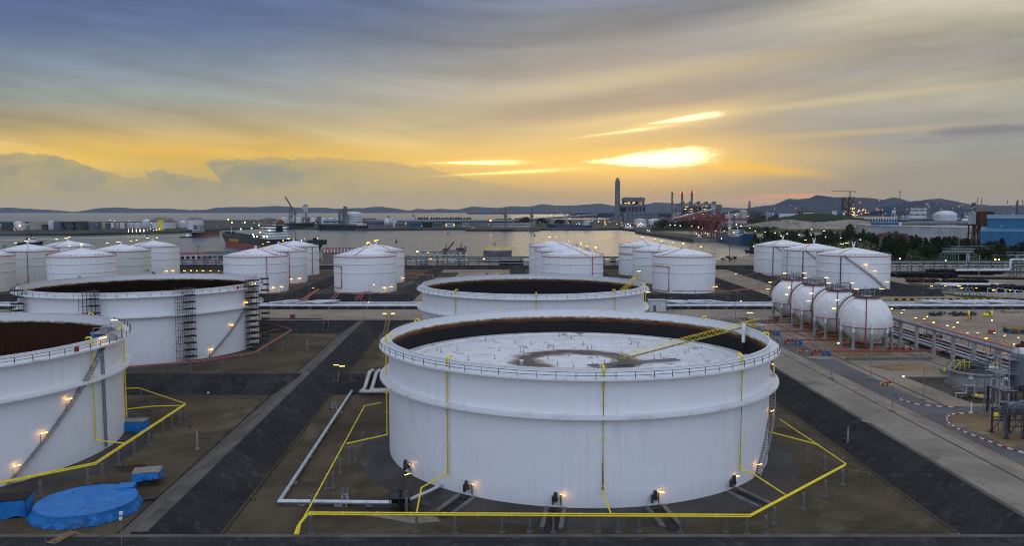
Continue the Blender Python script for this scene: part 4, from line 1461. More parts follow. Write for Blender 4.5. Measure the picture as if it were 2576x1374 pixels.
gp2 = lambda L_, z=0: [tuple(G(a, b, z).xy) for a, b in L_]
kerb('kerb', 'red and white kerb on the far side of the road junction', arc(gp2([(2256, 1003), (2300, 1017), (2350, 1023), (2410, 1026)])))
kerb('kerb', 'red and white kerb curving round the sandy island at right', arc(gp2([(2460, 1040), (2430, 1041), (2395, 1044), (2382, 1053), (2387, 1066), (2420, 1085), (2470, 1105), (2520, 1124), (2600, 1150)])))
kerb('kerb', 'far red and white kerb bending round the corner behind the nearest tank', arc(gp2([(1862, 792), (1830, 795), (1812, 800), (1806, 806), (1812, 812)])), .35, .3)
kerb('kerb', 'short red and white kerb just behind the rim of the nearest tank', arc(gp2([(1660, 802), (1710, 806), (1760, 811)])), .35, .3)
kerb('plinth', 'long dark concrete plinth in front of the nearest sphere', gp2([(2128, 906), (2345, 905)]), .8, .8, 'hazard' if 0 else 'kerb')
bpy.data.objects['plinth'].data.materials[0] = M['concd']

# barrier trestle, sign, hydrants on the island
c = G(2500, 1052)
t = thing('barrier', (c.x, c.y, 0), 'low striped barrier with a yellow notice panel on the island', 'barrier', rz=-.35)
q = MB()
for x in (-2.2, -.7, .8, 2.3):
    q.bar((x, -.3, 0), (x, 0, 1.3), .07).bar((x, .3, 0), (x, 0, 1.3), .07)
q.bar((-2.4, 0, 1.3), (2.5, 0, 1.3), .1).bar((-2.4, 0, .7), (2.5, 0, .7), .1)
ob('frame', q, M['gal'], t)
ob('panel', MB().box(.4, -.08, .45, 1.5, .06, .85), M['yellow'], t)
c = G(2251, 1020)
t = thing('road_sign', (c.x, c.y, 0), 'small blue arrow sign on a post beside the road', 'sign')
ob('post', MB().cyl((0, 0, 0), (0, 0, 2.4), .05, n=6), M['gal'], t)
ob('panel', MB().add([(-.45, -.06, 2.2), (.45, -.06, 2.2), (0, -.06, 2.95), (-.45, -.02, 2.2), (.45, -.02, 2.2), (0, -.02, 2.95)], [(0, 1, 2), (3, 5, 4), (0, 3, 4, 1), (1, 4, 5, 2), (2, 5, 3, 0)]), M['blue'], t)
post('bollard', 'white bollard at the tip of the sandy island', 'bollard', 2443, 1040, 0, 2.6, .22, 'white')
c = G(2525, 1060)
ob('manhole_cover', MB().box(c.x, c.y, .016, 2.2, 1.2, .03, -.3), M['dsteel'], label='dark manhole cover set in the sandy island', cat='manhole')


def hydrant(name, label, px_, py_, ys=True):
    c = G(px_, py_)
    t = thing(name, (c.x, c.y, 0), label, 'hydrant', rz=-.5)
    ob('body', MB().cyl((-1.1, 0, .9), (1.1, 0, .9), .22, n=9).cyl((0, 0, 0), (0, 0, 1.2), .16, n=8).cyl((0, 0, 1.2), (0, -.6, 1.25), .14, n=8).cyl((-1.1, 0, .9), (-1.1, 0, 0), .15, n=8).cyl((.6, 0, .6), (.6, 0, 1.35), .26, n=9), M['red'], t)
    ob('guard', MB().tube([(-1.6, -.7, 0), (-1.6, -.7, .8), (-.2, -.7, .8), (-.2, -.7, 0)], .07, 6).tube([(.5, -.8, 0), (.5, -.8, .9), (1.6, -.8, .9), (1.6, -.8, 0)], .07, 6), M['yellow'], t)


hydrant('hydrant', 'red hydrant with yellow guards beside the road junction', 2232, 972)
hydrant('hydrant', 'red hydrant with yellow guards near the sphere pipes', 2020, 888)
hydrant('hydrant', 'small red hydrant behind the spheres, in the open yard', 2440, 808)
hydrant('hydrant', 'red hydrant by the far end of the lamp-lit pipe track', 2555, 838)

# ------------------------------------------------------------------ street lamps
lpp = MB().cyl((0, 0, 0), (0, 0, 8.6), .11, .07, n=7).box(0, 0, 0, .9, .9, .5)
SLP = data('pole', lpp, M['gal'])
lph = MB().tube([(0, 0, 8.5), (.5, 0, 8.9), (1.9, 0, 9.1)], .05, 6).box(2.2, 0, 9.0, .9, .34, .18)
SLA = data('lamp_arm', lph, M['gal'])
SLB = data('bulb', MB().sph(2.2, 0, 8.95, .2, 10, 6), M['sodium'])
SLO = data('bulb', MB().sph(2.2, 0, 8.98, .14, 10, 6), M['white'])


def street_lamp(px_, py_, label, top=None, rz=0.0, lit=True, z=0.0, arm=True, group='street lamps'):
    c = G(px_, py_, z)
    t = thing('street_lamp', (c.x, c.y, z), label, 'street lamp', group, rz)
    s = 1.0
    if top is not None:
        s = max(.3, (W(px_, top, c.y).z - z) / 9.0)
    a = ob('pole', SLP, None, t)
    b = ob('lamp_arm', SLA, None, t)
    for o_ in (a, b):
        o_.scale = (1, 1, s)
    d = ob('bulb', SLB if lit else SLO, None, b)
    return t


street_lamp(2245, 1036, 'lit orange street lamp between road and slope, nearest the junction', 946, 0)
street_lamp(2323, 1008, 'unlit lamp post behind the red and white kerb', 924, 0, False)
street_lamp(2091, 955, 'lit street lamp standing on the verge near the hydrant', 864, .4)
street_lamp(2190, 956, 'tall unlit lamp post between road and sphere plinth', 862, 0, False)
street_lamp(2508, 858, 'lit street lamp by the timber deck in the open yard', 806, PI)
street_lamp(915, 800, 'bright orange lamp in front of the pipelines, left of centre', 760)
street_lamp(930, 767, 'orange lamp at the foot of the lone pair of cone tanks', 716)
street_lamp(778, 765, 'orange lamp beside the red pipes and embankment', 724)
street_lamp(1850, 800, 'orange lamp beside the pipelines behind the nearest tank', 757)
street_lamp(1808, 800, 'low lamp at the curved far kerb', 776, 0, False)
street_lamp(1676, 804, 'unlit pole beside the pale blue shed', 750, 0, False)
street_lamp(1712, 806, 'unlit pole between shed and curved kerb', 760, 0, False)
street_lamp(1797, 762, 'unlit lamp post at the bund below the right-hand cone tanks', 715, 0, False)
street_lamp(1908, 738, 'unlit lamp post on the road between two bunds', 704, 0, False)
street_lamp(1842, 715, 'amber lamp on the bund road beyond the cone tanks', 689)
street_lamp(2321, 757, 'thin unlit post behind the nearest sphere, beside the yard pipes', 700, 0, False)
for (px_, py_, tp) in ((2320, 660, 595), (2218, 640, 610), (2410, 668, 586), (2462, 700, 640), (2290, 690, 660)):
    c = G(px_, py_)
    zt = W(px_, tp, c.y).z
    t = thing('utility_pole', (c.x, c.y, 0), {2320: 'tall utility pole in front of the grey warehouse', 2218: 'utility pole with crossarms right of the cone tanks', 2410: 'utility pole beside the rusty ducts',
                                              2462: 'grey pole among the stored pipes at right', 2290: 'T-headed pole at the pipe rack'}[px_], 'pole')
    ob('pole', MB().cyl((0, 0, 0), (0, 0, zt), .28, .2, n=7), M['conc'], t)
    ob('crossarm', MB().box(0, 0, zt - 1.5, 3.2, .2, .2).box(0, 0, zt - 3.2, 2.6, .2, .2), M['conc'], t)

# ------------------------------------------------------------------ storage spheres
def sphere(c, label, seed):
    t = thing('storage_sphere', (c[0], c[1], 0), label, 'gas sphere', 'white gas spheres in a row')
    R, zc = 8.3, 9.6
    ob('vessel', MB().sph(0, 0, zc, R, 56, 32), M['sphw'], t)
    for k in range(9):
        a = 20 + k * 40
        p = pol(R * .985, a, 0)
        l = ob('leg', MB().cyl((p.x, p.y, .0), (p.x, p.y, 5.9), .52, n=12).box(p.x, p.y, 0, 1.9, 1.9, .45), M['conc'], t)
        ob('leg_sleeve', MB().cyl((p.x, p.y, 5.85), (p.x, p.y, 9.3), .5, .42, n=12).sph(p.x, p.y, 9.3, .42, 10, 5), M['white'], l)
    zr = zc - 2.0
    rr = math.sqrt(R * R - 4) + .45
    ob('spray_ring', MB().tube([pol(rr, a * 6, zr) for a in range(60)], .13, 6, closed=True), M['red'], t)
    dl = MB()
    for k in range(22):
        a = k * 360 / 22
        dl.tube([pol(math.sqrt(max(0, R * R - (zz - zc) ** 2)) + .3, a, zz) for zz in (zr, zr - 1.6, zr - 3.0, zr - 4.4)], .045, 4)
    ob('spray_dropper', dl, M['rust'], t)
    ob('riser_pipe', MB().tube([pol(R + .55, -113, .8), pol(R + .55, -113, zr + .3)] + [pol(R * math.cos(math.radians(e)) + .35, -113, zc + R * math.sin(math.radians(e))) for e in (0, 20, 40, 55, 66)], .17, 7), M['red'], t)
    ztop = zc + R * math.sin(math.radians(66))
    pf = MB().lathe([(.3, ztop + .35), (4.4, ztop + .35), (4.4, ztop + .55), (.3, ztop + .55)], 28)
    ob('platform', pf, M['dsteel'], t)
    ob('platform_rim', MB().tube([pol(4.45, a * 12, ztop + .3) for a in range(30)], .14, 6, closed=True), M['red'], t)
    rl = MB()
    for k in range(20):
        rl.bar(pol(4.35, k * 18, ztop + .5), pol(4.35, k * 18, ztop + 2.3), .1)
    for z in (1.1, 1.7, 2.3):
        rl.tube([pol(4.35, k * 18, ztop + z) for k in range(20)], .05, 5, closed=True)
    ob('railing', rl, M['dsteel'], t)
    vp = MB()
    rnd = random.Random(seed)
    for k in range(7):
        x = -2.6 + k * .85
        y = rnd.uniform(-1.2, 1.0)
        vp.cyl((x, y, ztop + .5), (x, y, ztop + rnd.uniform(1.6, 2.9)), .18, n=7).cyl((x, y, ztop + 1.2), (x, y, ztop + 1.45), .36, n=8)
    vp.tube([(-2.6, .3, ztop + 1.9), (3.2, .3, ztop + 1.9)], .18, 7).cyl((-.6, 0, ztop + 2), (-.6, 0, ztop + 3.9), .13, n=6).cyl((.2, 0, ztop + 2), (.2, 0, ztop + 3.6), .1, n=6)
    ob('valves', vp, M['pipeg'], t)
    ob('vent_pipe', MB().tube([(1.5, .5, ztop + 2.9), (4.3, .5, ztop + 2.9), (4.7, .5, ztop + 2.5), (4.9, .5, ztop - .2)], .24, 7), M['gal'], t)
    ob('inlet_pipe', MB().tube([(-8.6, -3, 1.1), (-4, -1, 1.6), (0, 0, 1.3), (0, 0, 1.9)], .35, 8).tube([(.8, -.3, .9), (6.5, -2, 1.5), (9, -2.8, 1.5)], .3, 8), M['red'], t)
    lamp_part(t, (3.0, -3.0, ztop + .5), -.4, 1.1)
    lamp_part(t, (-3.6, -2.0, ztop + .3), 2.4, 1.1)
    return t


SX, SY = 120.5, (271, 294, 317, 340)
slab_ = ['nearest white sphere, largest of the four with red riser in front', 'second white sphere from the front of the row', 'third white sphere, between the second and the rearmost', 'rearmost white sphere at the far end of the row']
for i, y in enumerate(SY):
    sphere((SX - .3 * i, y), slab_[i], i)
    # bridging stair from this sphere up to its own crown, on the side of the next one
    st, hr_ = MB(), MB()
    t = thing('access_stair', (SX - .3 * i, y, 0), ['curved stair climbing over the nearest sphere', 'curved stair climbing over the second sphere', 'curved stair climbing over the third sphere', 'curved stair climbing over the rearmost sphere'][i], 'stair', 'stairs over the spheres')
    prev = []
    for k in range(26):
        e = math.radians(-2 + k * 2.7)
        rad = 8.3 + .9
        p = Vector((-(rad) * math.cos(e) * .93, rad * math.cos(e) * .36, 9.6 + rad * math.sin(e)))
        st.box(p.x, p.y, p.z, .5, 1.0, .06, -.37)
        prev.append(p)
        if k % 3 == 0:
            hr_.bar(p + Vector((-.2, -.5, 0)), p + Vector((-.2, -.5, 1.2)), .07)
    st.tube([p + Vector((0, -.5, -.05)) for p in prev], .12, 5).tube([p + Vector((0, .5, -.05)) for p in prev], .12, 5)
    hr_.tube([p + Vector((-.2, -.5, 1.2)) for p in prev], .05, 5).tube([p + Vector((-.2, -.5, .6)) for p in prev], .04, 5)
    ob('stair_flight', st, M['dsteel'], t)
    ob('handrail', hr_, M['gal'], t)
    lamp_part(t, prev[3] + Vector((-.4, 0, 0)), PI, 1.0)
    lamp_part(t, prev[10] + Vector((-.3, 0, 0)), PI, 1.0)

# red water lines with their valve stations and blue filters
for i, (x0, x1, yy, nm) in enumerate(((1908, 2006, 809, 'rearmost'), (1952, 2070, 831, 'third'), (2008, 2137, 853, 'second'), (2078, 2400, 881, 'nearest'))):
    c = G(x0, yy + 3, 1.4)
    t = thing('water_main', (c.x, c.y, 0), 'red water pipe with blue filter drums feeding the %s sphere' % nm, 'pipe', 'red water mains of the spheres')
    L = XA(x1, c.y) - c.x
    ob('pipe_run', MB().tube([(.6, 0, .2), (.6, 0, 1.25), (.9, 0, 1.5), (L, 0, 1.5)], .3, 8), M['red'], t)
    ob('valve_manifold', MB().tube([(-4.6, -.6, 0), (-4.6, -.6, 1.2), (.4, -.3, 1.2)], .3, 8).cyl((-3.6, -.6, .9), (-3.6, -.6, 2.0), .45, n=9).cyl((-2.2, -.5, .9), (-2.2, -.5, 2.1), .4, n=9).cyl((-.6, -.3, 1.0), (-.6, -.3, 2.4), .14, n=7), M['red'], t)
    for xx, rr_ in ((-1.2, .45), (.5, .6)):
        ob('filter_drum', MB().lathe([(.01, 2.0), (rr_ * .7, 1.9), (rr_, 1.55), (rr_, .3), (rr_ * .8, 0)], 14, xx, -1.1), M['bluev'], t)
    for k in range(max(1, int(L / 9))):
        ob('support', MB().box(4 + k * 9, 0, 0, .35, .35, 1.25).box(4 + k * 9, 0, 0, .9, .9, .2), M['conc'], t)

# ------------------------------------------------------------------ pipe track right of the spheres: columns, pipes, lamps
t = thing('column_pipe', (134, 180, 0), 'thick grey pipe carried on a row of tall concrete columns, right of spheres', 'pipe')
ob('pipe_run', MB().tube([(0, 0, 8.8), (0, 130, 8.8), (-1.5, 132, 8.8), (-1.5, 150, 8.8)], .55, 10), M['pipeg'], t)
for k in range(13):
    ob('column', MB().cyl((0, 6 + k * 11, 0), (0, 6 + k * 11, 8.3), .62, n=12).box(0, 6 + k * 11, 0, 2.0, 2.0, .5), M['conc'], t)
sheet('track_bed', [V2(138.5, 186), V2(153.5, 186), V2(153.5, 334), V2(138.5, 334)], .02, 'drain')
t = thing('pipe_track', (146, 190, 0), 'bundle of dark and pale pipes on low sleepers behind the concrete columns', 'pipes')
for k, (x, r, m) in enumerate(((-7, .3, 'dark'), (-5.6, .22, 'pipeg'), (-4.2, .3, 'pipew'), (-2.8, .22, 'rust'), (-1.2, .34, 'pipew'), (.4, .2, 'dark'), (1.8, .28, 'pipeg'), (3.2, .22, 'pink'), (4.6, .3, 'dark'), (6.2, .3, 'pipew'))):
    ob('pipe_run', MB().tube([(x, 0, .9), (x, 60, .9), (x, 140, .9)], r, 7), M[m], t)
ob('sleeper', MB().add([], []).box(0, 0, 0, 15, .5, .5).box(0, 14, 0, 15, .5, .5).box(0, 28, 0, 15, .5, .5).box(0, 42, 0, 15, .5, .5).box(0, 56, 0, 15, .5, .5).box(0, 70, 0, 15, .5, .5).box(0, 84, 0, 15, .5, .5).box(0, 98, 0, 15, .5, .5).box(0, 112, 0, 15, .5, .5).box(0, 126, 0, 15, .5, .5), M['conc'], t)
t = thing('pink_pipe_rack', (156.5, 200, 0), 'faded red raised pipe rack running beside the dark pipe bundle', 'pipe rack')
q = MB()
for k in range(12):
    q.bar((0, k * 9, 0), (0, k * 9, 3.2), .2).bar((2.2, k * 9, 0), (2.2, k * 9, 3.2), .2).bar((0, k * 9, 3.2), (2.2, k * 9, 3.2), .2)
q.tube([(.3, 0, 3.4), (.3, 105, 3.4)], .14, 6).tube([(1.2, 0, 3.4), (1.2, 105, 3.4)], .14, 6).tube([(1.9, 0, 4.3), (1.9, 105, 4.3)], .06, 5)
ob('frame', q, M['pink'], t)
TL = [(2240, 777), (2265, 788), (2272, 780), (2300, 800), (2322, 803), (2330, 797), (2345, 812), (2380, 820), (2397, 824), (2405, 812), (2432, 838), (2457, 838), (2477, 852), (2498, 838), (2525, 845), (2545, 867), (2480, 868), (2560, 850), (2515, 872)]
for k, (px_, py_) in enumerate(TL):
    Yd = 0
    c = G(px_, py_ + 15, 0)
    z = W(px_, py_, c.y).z
    t = thing('track_lamp', (c.x, c.y, 0), 'amber tube lamp on a post along the pipe track', 'lamp', 'amber lamps along the pipe track', rz=.35 + (k % 3) * .2)
    p = ob('lamp_post', LAMP_POST, None, t)
    p.scale = (1, 1, max(.6, z / 2.35))
    ob('lamp_tube', LAMP_TUBE, None, p)

# ------------------------------------------------------------------ concrete tank, vessel and process frames at the right edge
c = G(2456, 978)
t = thing('concrete_basin', (124.6, 213, 0), 'round concrete tank with black cover and yellow walkway, at right', 'tank')
ob('wall', MB().lathe([(6.0, 0), (6.0, 3.4), (6.9, 3.45), (6.9, 3.8), (5.8, 3.8), (5.8, 2.8)], 56), M['conc'], t)
ob('footing', MB().lathe([(6.05, .35), (7.2, .3), (7.4, 0)], 56), M['concd'], t)
ob('cover', MB().lathe([(5.78, 3.6), (4.5, 4.1), (2, 4.5), (.01, 4.7)], 40, jit=lambda r, z, a: (r, z + .25 * mnoise.noise(Vector((r * math.cos(a) * .8, r * math.sin(a) * .8, 4))))), M['tarpd'], t)
q = MB()
for k in range(26):
    q.bar(pol(6.8, k * 13.85, 3.8), pol(6.8, k * 13.85, 4.9), .06)
q.tube([pol(6.8, k * 13.85, 4.9) for k in range(26)], .04, 5, closed=True).tube([pol(6.8, k * 13.85, 4.35) for k in range(26)], .03, 5, closed=True)
ob('railing', q, M['gal'], t)
q = MB()
for x in (-4.6, -3.4, -2.2):
    q.bar((x, -1, 4.2), (x, -1, 6.2), .12).bar((x, 2, 4.2), (x, 2, 6.0), .12)
q.tube([(-6.5, -1, 3.8), (-4.6, -1, 6.2), (-1.6, -1, 6.2)], .07, 5).tube([(-6.5, 2, 3.8), (-4.6, 2, 6.0), (-1.6, 2, 6.0)], .07, 5)
for x in (3.6, 4.8):
    q.bar((x, -2, 4.0), (x, -2, 6.0), .16)
q.bar((3.4, -2, 6.0), (5.0, -2, 6.0), .16)
ob('yellow_handrail', q, M['yellow'], t)
ob('bridge', MB().truss((-6, 0, 4.9), (6, 2, 4.9), 1.2, 1.0, 9, .09).box(0, 1, 5.2, 1.6, 1.4, 1.1), M['greens'], t)
for k, (x, y, z, a) in enumerate(((-5, -2, 4, .3), (-3, 4, 4, 2.6), (0, -5.5, 3.6, .2), (4, -4, 3.6, .4), (1, 6, 3.8, -.6), (6.5, 3, 3.6, .2))):
    lamp_part(t, (x, y, z), a, 1.2, lit=False)
bpy.data.objects['lamp_tube']
sg = ob('sign', MB().box(0, 0, 0, 1.1, .05, .9), M['white'], t, loc=pol(6.06, -128, 2.3), rz=math.radians(-128 + 90))

vz = G(2566, 1065)
t = thing('process_vessel', (115.6, 180, 0), 'grey upright vessel on a dark steel frame at the right frame edge', 'vessel')
ob('vessel', MB().lathe([(.01, 6.4), (1.6, 6.5), (2.25, 7.2), (2.25, 13.6), (1.6, 14.4), (.01, 14.7)], 32), M['tgrey'], t)
ob('head', MB().lathe([(1.7, 14.3), (1.75, 15.4), (1.0, 15.6), (.01, 15.7)], 20), M['white'], t)
ob('top_valves', MB().cyl((-1.0, 0, 15.6), (1.2, 0, 16.6), .55, n=10).cyl((.2, 0, 15.6), (.2, 0, 17.0), .4, n=9), M['rust'], t)
q = MB()
for x in (-5.6, -2.6, 0, 2.8):
    for y in (-3, 2.5):
        q.cyl((x, y, 0), (x, y, 6.0), .26, n=8)
for y in (-3, 2.5):
    q.bar((-5.8, y, 6.0), (3, y, 6.0), .4).bar((-5.6, y, .8), (-2.6, y, 5.4), .14).bar((-2.6, y, .8), (-5.6, y, 5.4), .14)
q.box(-1.3, -.2, 5.9, 8.6, 5.6, .18)
ob('frame', q, M['dsteel'], t)
q = MB()
for z, x0 in ((6.2, -5.6), (10.0, -6.5), (13.2, -4.5)):
    q.bar((x0, -3, z), (-2.2, -3, z), .16).bar((x0, 2.5, z), (-2.2, 2.5, z), .16).bar((x0, -3, z), (x0, 2.5, z), .16).box(x0 / 2 - 1.1, -.2, z, abs(x0) - 2.2, 4.8, .07)
    for x in (x0, (x0 - 2.2) / 2, -2.4):
        q.bar((x, -3, z), (x, -3, z + 1.2), .07).bar((x, 2.5, z), (x, 2.5, z + 1.2), .07)
    q.bar((x0, -3, z + 1.2), (-2.2, -3, z + 1.2), .07).bar((x0, -3, z + .6), (-2.2, -3, z + .6), .05)
for x in (-6.4, -4.4):
    q.bar((x, -3, 0), (x, -3, 14.4), .2).bar((x, 2.5, 0), (x, 2.5, 14.4), .2)
ob('gallery', q, M['gal'], t)
q = MB()
rnd = random.Random(8)
for k in range(14):
    x, y = rnd.uniform(-6, 2.5), rnd.uniform(-2.5, 2)
    z0, z1 = rnd.uniform(1, 6), rnd.uniform(7, 12)
    q.tube([(x, y, z0), (x, y, z1), (x + rnd.uniform(-2, 2), y, z1 + .1), (x + rnd.uniform(-2, 2), y - .5, z1 + .2)], rnd.uniform(.07, .2), 6)
ob('piping', q, M['pipew'], t)
for k, (x, y, z, a) in enumerate(((-6, -3, 8, .3), (-6.4, -3, 11.3, .3), (-4.4, -3, 4.0, -.5), (-5.5, 2.5, 13.5, .3), (-2.5, -3, 13.4, 2.2))):
    lamp_part(t, (x, y, z), a, 1.0, lit=False)

t = thing('drum_platform', (104.5, 163, 0), 'dark steel platform carrying a grey drum and pipes on the sandy island', 'platform')
q = MB()
for x in (-3.6, 0, 3.6):
    for y in (-2.5, 2.5):
        q.cyl((x, y, 0), (x, y, 5.2), .24, n=8).box(x, y, 0, .9, .9, .3)
for y in (-2.5, 2.5):
    q.bar((-3.8, y, 5.2), (3.8, y, 5.2), .36).bar((-3.6, y, 2.6), (3.6, y, 2.6), .22).bar((-3.6, y, .4), (0, y, 5), .12)
q.box(0, 0, 5.1, 7.8, 5.4, .16)
ob('frame', q, M['dsteel'], t)
ob('drum', MB().cyl((-2.6, 0, 6.2), (2.8, 0, 6.2), .95, n=14).box(-1.5, 0, 5.2, .5, 1.6, .5).box(1.6, 0, 5.2, .5, 1.6, .5), M['tgrey'], t)
q = MB()
rnd = random.Random(21)
for k in range(10):
    x, y = rnd.uniform(-3.4, 3.2), rnd.uniform(-2.3, 2.2)
    z1 = rnd.uniform(3, 8)
    q.tube([(x, y, .4), (x, y, z1), (x + rnd.uniform(-1.5, 1.5), y, z1), (x + rnd.uniform(-1.5, 1.5), y + .8, z1 - 1)], rnd.uniform(.06, .15), 6)
ob('piping', q, M['pipeg'], t)
q = MB()
for x in (-3.7, -1.2, 1.2, 3.7):
    q.bar((x, -2.6, 5.2), (x, -2.6, 6.4), .06)
q.tube([(-3.7, -2.6, 6.4), (3.7, -2.6, 6.4)], .04, 5).tube([(-3.7, -2.6, 5.8), (3.7, -2.6, 5.8)], .03, 5)
ob('railing', q, M['gal'], t)
t = thing('pump_skid', (114, 197, 0), 'small skid of pipes and brown drums between concrete tank and vessel', 'pump skid')
q = MB()
for x in (-3, 0, 3):
    for y in (-2, 2):
        q.bar((x, y, 0), (x, y, 4.2), .16)
for z in (2.2, 4.2):
    q.tube([(-3, -2, z), (3, -2, z), (3, 2, z), (-3, 2, z)], .08, 5, closed=True)
ob('frame', q, M['gal'], t)
ob('drum', MB().cyl((-1.6, 0, .2), (-1.6, 0, 2.2), .9, n=14).cyl((1.2, .5, .2), (1.2, .5, 2.6), .8, n=14), M['brown'], t)
ob('piping', MB().tube([(-4.5, -2.2, .4), (-4.5, -2.2, 1.6), (-2, -2.2, 1.6), (-2, -2.2, 3)], .12, 6).tube([(-3, -2.3, 3.6), (0, -2.3, 3.6), (0, -2.3, .8), (3.4, -2.3, .8), (3.4, -2.3, 3)], .1, 6), M['pipew'], t)
ob('pump', MB().cyl((.2, -1.2, .8), (1.4, -1.2, .8), .4, n=10).box(2.3, -1.2, .2, 1.0, .6, .8), M['yellow'], t)
# timber deck on drums
c = G(2556, 838)
t = thing('timber_deck', (c.x, c.y, 0), 'square timber deck standing on blue drums in the open yard', 'deck', rz=-.25)
q = MB()
for k in range(12):
    q.box(0, -3.3 + k * .6, 2.0, 8.0, .5, .14)
q.box(0, -3.5, 1.6, 8, .25, .4).box(0, 3.5, 1.6, 8, .25, .4).box(-3.9, 0, 1.6, .25, 7, .4)
ob('planking', q, M['timber'], t)
for x, y in ((-3, -2.5), (3, -2.5), (-3, 2.5), (3, 2.5), (0, 0)):
    ob('drum', MB().cyl((x, y, 0), (x, y, 1.6), .8, n=12), M['blue'], t)
# ------------------------------------------------------------------ cone-roof tanks of the middle distance
def text_mesh(s, size, m, depth=.03):
    cu = bpy.data.curves.new('lettering', 'FONT')
    cu.body = s
    cu.size = size
    cu.extrude = depth
    cu.align_x = 'CENTER'
    tmp = bpy.data.objects.new('lettering', cu)
    COL.objects.link(tmp)
    dg = bpy.context.evaluated_depsgraph_get()
    me = bpy.data.meshes.new_from_object(tmp.evaluated_get(dg))
    bpy.data.objects.remove(tmp)
    me.name = 'lettering'
    me.materials.clear()
    me.materials.append(m)
    return me


M['ink'] = mat('black_lettering', (.02, .02, .025), rough=.5)
M['gold'] = mat('gold_lettering', (.75, .5, .03), rough=.5)


def tank_meshes(R, Hh, rise, paint):
    d = {}
    d['shell'] = data('shell', MB().lathe([(R, 0), (R, Hh)], 72), paint)
    d['roof'] = data('roof', MB().lathe([(R + .12, Hh - .02), (R + .12, Hh + .12), (R * .66, Hh + .12 + rise * .36), (R * .33, Hh + .12 + rise * .7), (.02, Hh + .12 + rise)], 72), M['roofw'])
    d['ring'] = data('stiffening_ring', MB().lathe([(R + .01, .25), (R + .32, .22), (R + .32, 0), (R + .01, -.05)], 72), M['white'])
    q = MB()
    n = 46
    for k in range(n):
        q.bar(pol(R - .1, 360 * k / n, Hh), pol(R - .1, 360 * k / n, Hh + 1.15), .13)
    for z in (.6, 1.15):
        q.tube([pol(R - .1, 360 * k / n, Hh + z) for k in range(n)], .06, 4, closed=True)
    d['railing'] = data('railing', q, M['rail'])
    d['foam'] = data('foam_ring', MB().tube([pol(R + .35, -175 + k * 8.5, Hh - .35) for k in range(41)], .16, 5), M['pink'])
    d['hatch'] = data('roof_vent', MB().cyl((0, 0, Hh + rise - .2), (0, 0, Hh + rise + 1.1), .5, n=9).cyl((0, 0, Hh + rise + 1.1), (0, 0, Hh + rise + 1.5), .9, .75, n=10), M['white'])
    d['roofpipe'] = data('roof_pipe', MB().tube([(R * .05, 0, Hh + rise + .1), (R * .98, 0, Hh + .6)], .16, 5).tube([(-.4 * R, -.55 * R, Hh + rise * .36 + .5), (.35 * R, -.55 * R, Hh + rise * .39 + .5)], .1, 5), M['pink'])
    return d


SETS = {18: tank_meshes(18.0, 20.8, 4.0, M['tank18']), 20: tank_meshes(20.0, 21.3, 4.0, M['tank18']), 17: tank_meshes(18.0, 20.8, 4.0, M['tank18b'])}


def cone_tank(px_, Y, label, st=18, riser=None, stair=None, lamps=((-140, 1), (-40, 1)), loop=None, base_lamps=(), txt=None, roofrot=-60):
    R, Hh = (20.0, 21.3) if st == 20 else (18.0, 20.8)
    d = SETS[st]
    x = XA(px_, Y)
    fr_ = 90 + math.degrees(math.atan2(-Y, -x))          # turn of the side that faces the yard road
    t = thing('cone_roof_tank', (x, Y, 0), label, 'storage tank', 'white cone-roof tanks in rows')
    ob('shell', d['shell'], None, t)
    ob('roof', d['roof'], None, t)
    for f in (.55, .79):
        ob('stiffening_ring', d['ring'], None, t, loc=(0, 0, Hh * f))
    ob('railing', d['railing'], None, t)
    ob('foam_ring', d['foam'], None, t)
    ob('roof_vent', d['hatch'], None, t)
    ob('roof_pipe', d['roofpipe'], None, t, rz=math.radians(roofrot + fr_))
    for a in (riser or ()):
        a += fr_
        ob('riser_pipe', MB().tube([pol(R + .4, a, Hh - .4), pol(R + .4, a, 1.0), pol(R + 1.6, a, .8)], .24, 6), M['pink'] if a > -150 else M['gal'], t)
    if loop:
        a0, a1, z0, z1 = loop
        a0, a1 = a0 + fr_, a1 + fr_
        ob('loop_pipe', MB().tube([pol(R + .4, a0 + (a1 - a0) * k / 8, z1) for k in range(9)] + [pol(R + .4, a1 + (a0 - a1) * k / 8, z0) for k in range(9)], .22, 6), M['pink'], t)
    if stair:
        s_, hr_ = spiral(stair[0] + fr_, stair[1] + fr_, .3, Hh, R + .1, R + 1.3)
        so_ = ob('stair', s_, M['dsteel'], t)
        ob('handrail', hr_, M['dsteel'], so_)
        for k in (.15, .45, .62):
            lamp_part(t, pol(R + 1.4, fr_ + stair[0] + (stair[1] - stair[0]) * k, Hh * k + .6), math.radians(stair[0]), 1.2)
        ob('drain_pipe', MB().cyl(pol(R + .3, fr_ - 108, .3), pol(R + .3, fr_ - 108, Hh), .28, n=7), M['dsteel'], t)
        ob('roof_lantern', MB().tube([(-.9, 0, Hh + 7.4), (-.5, 0, Hh + 5.9), (0, 0, Hh + 5.6), (.5, 0, Hh + 5.9), (.9, 0, Hh + 7.4)], .28, 6).cyl((0, 0, Hh + 3.5), (0, 0, Hh + 5.8), .3, n=7), M['white'], t)
    for a, rr_ in lamps:
        r_ = R * .97 if rr_ == 1 else R * rr_
        lamp_part(t, pol(r_, a, Hh + .2 + 4.0 * (1 - r_ / R)), math.radians(a * 1.7), 1.35)
    for a in base_lamps:
        lamp_part(t, pol(R + .8, a + fr_, .2), math.radians(a + fr_ + 70), 1.2)
    if txt:
        s, a, z = txt
        for k, ch in enumerate(s):
            if ch == ' ':
                continue
            aa = fr_ + a + k * 3.6
            o_ = ob('lettering', text_mesh(ch, 1.9, M['ink']), None, t, loc=pol(R + .03, aa, z), rz=math.radians(aa + 90))
            o_.rotation_euler.x = PI / 2
    return t


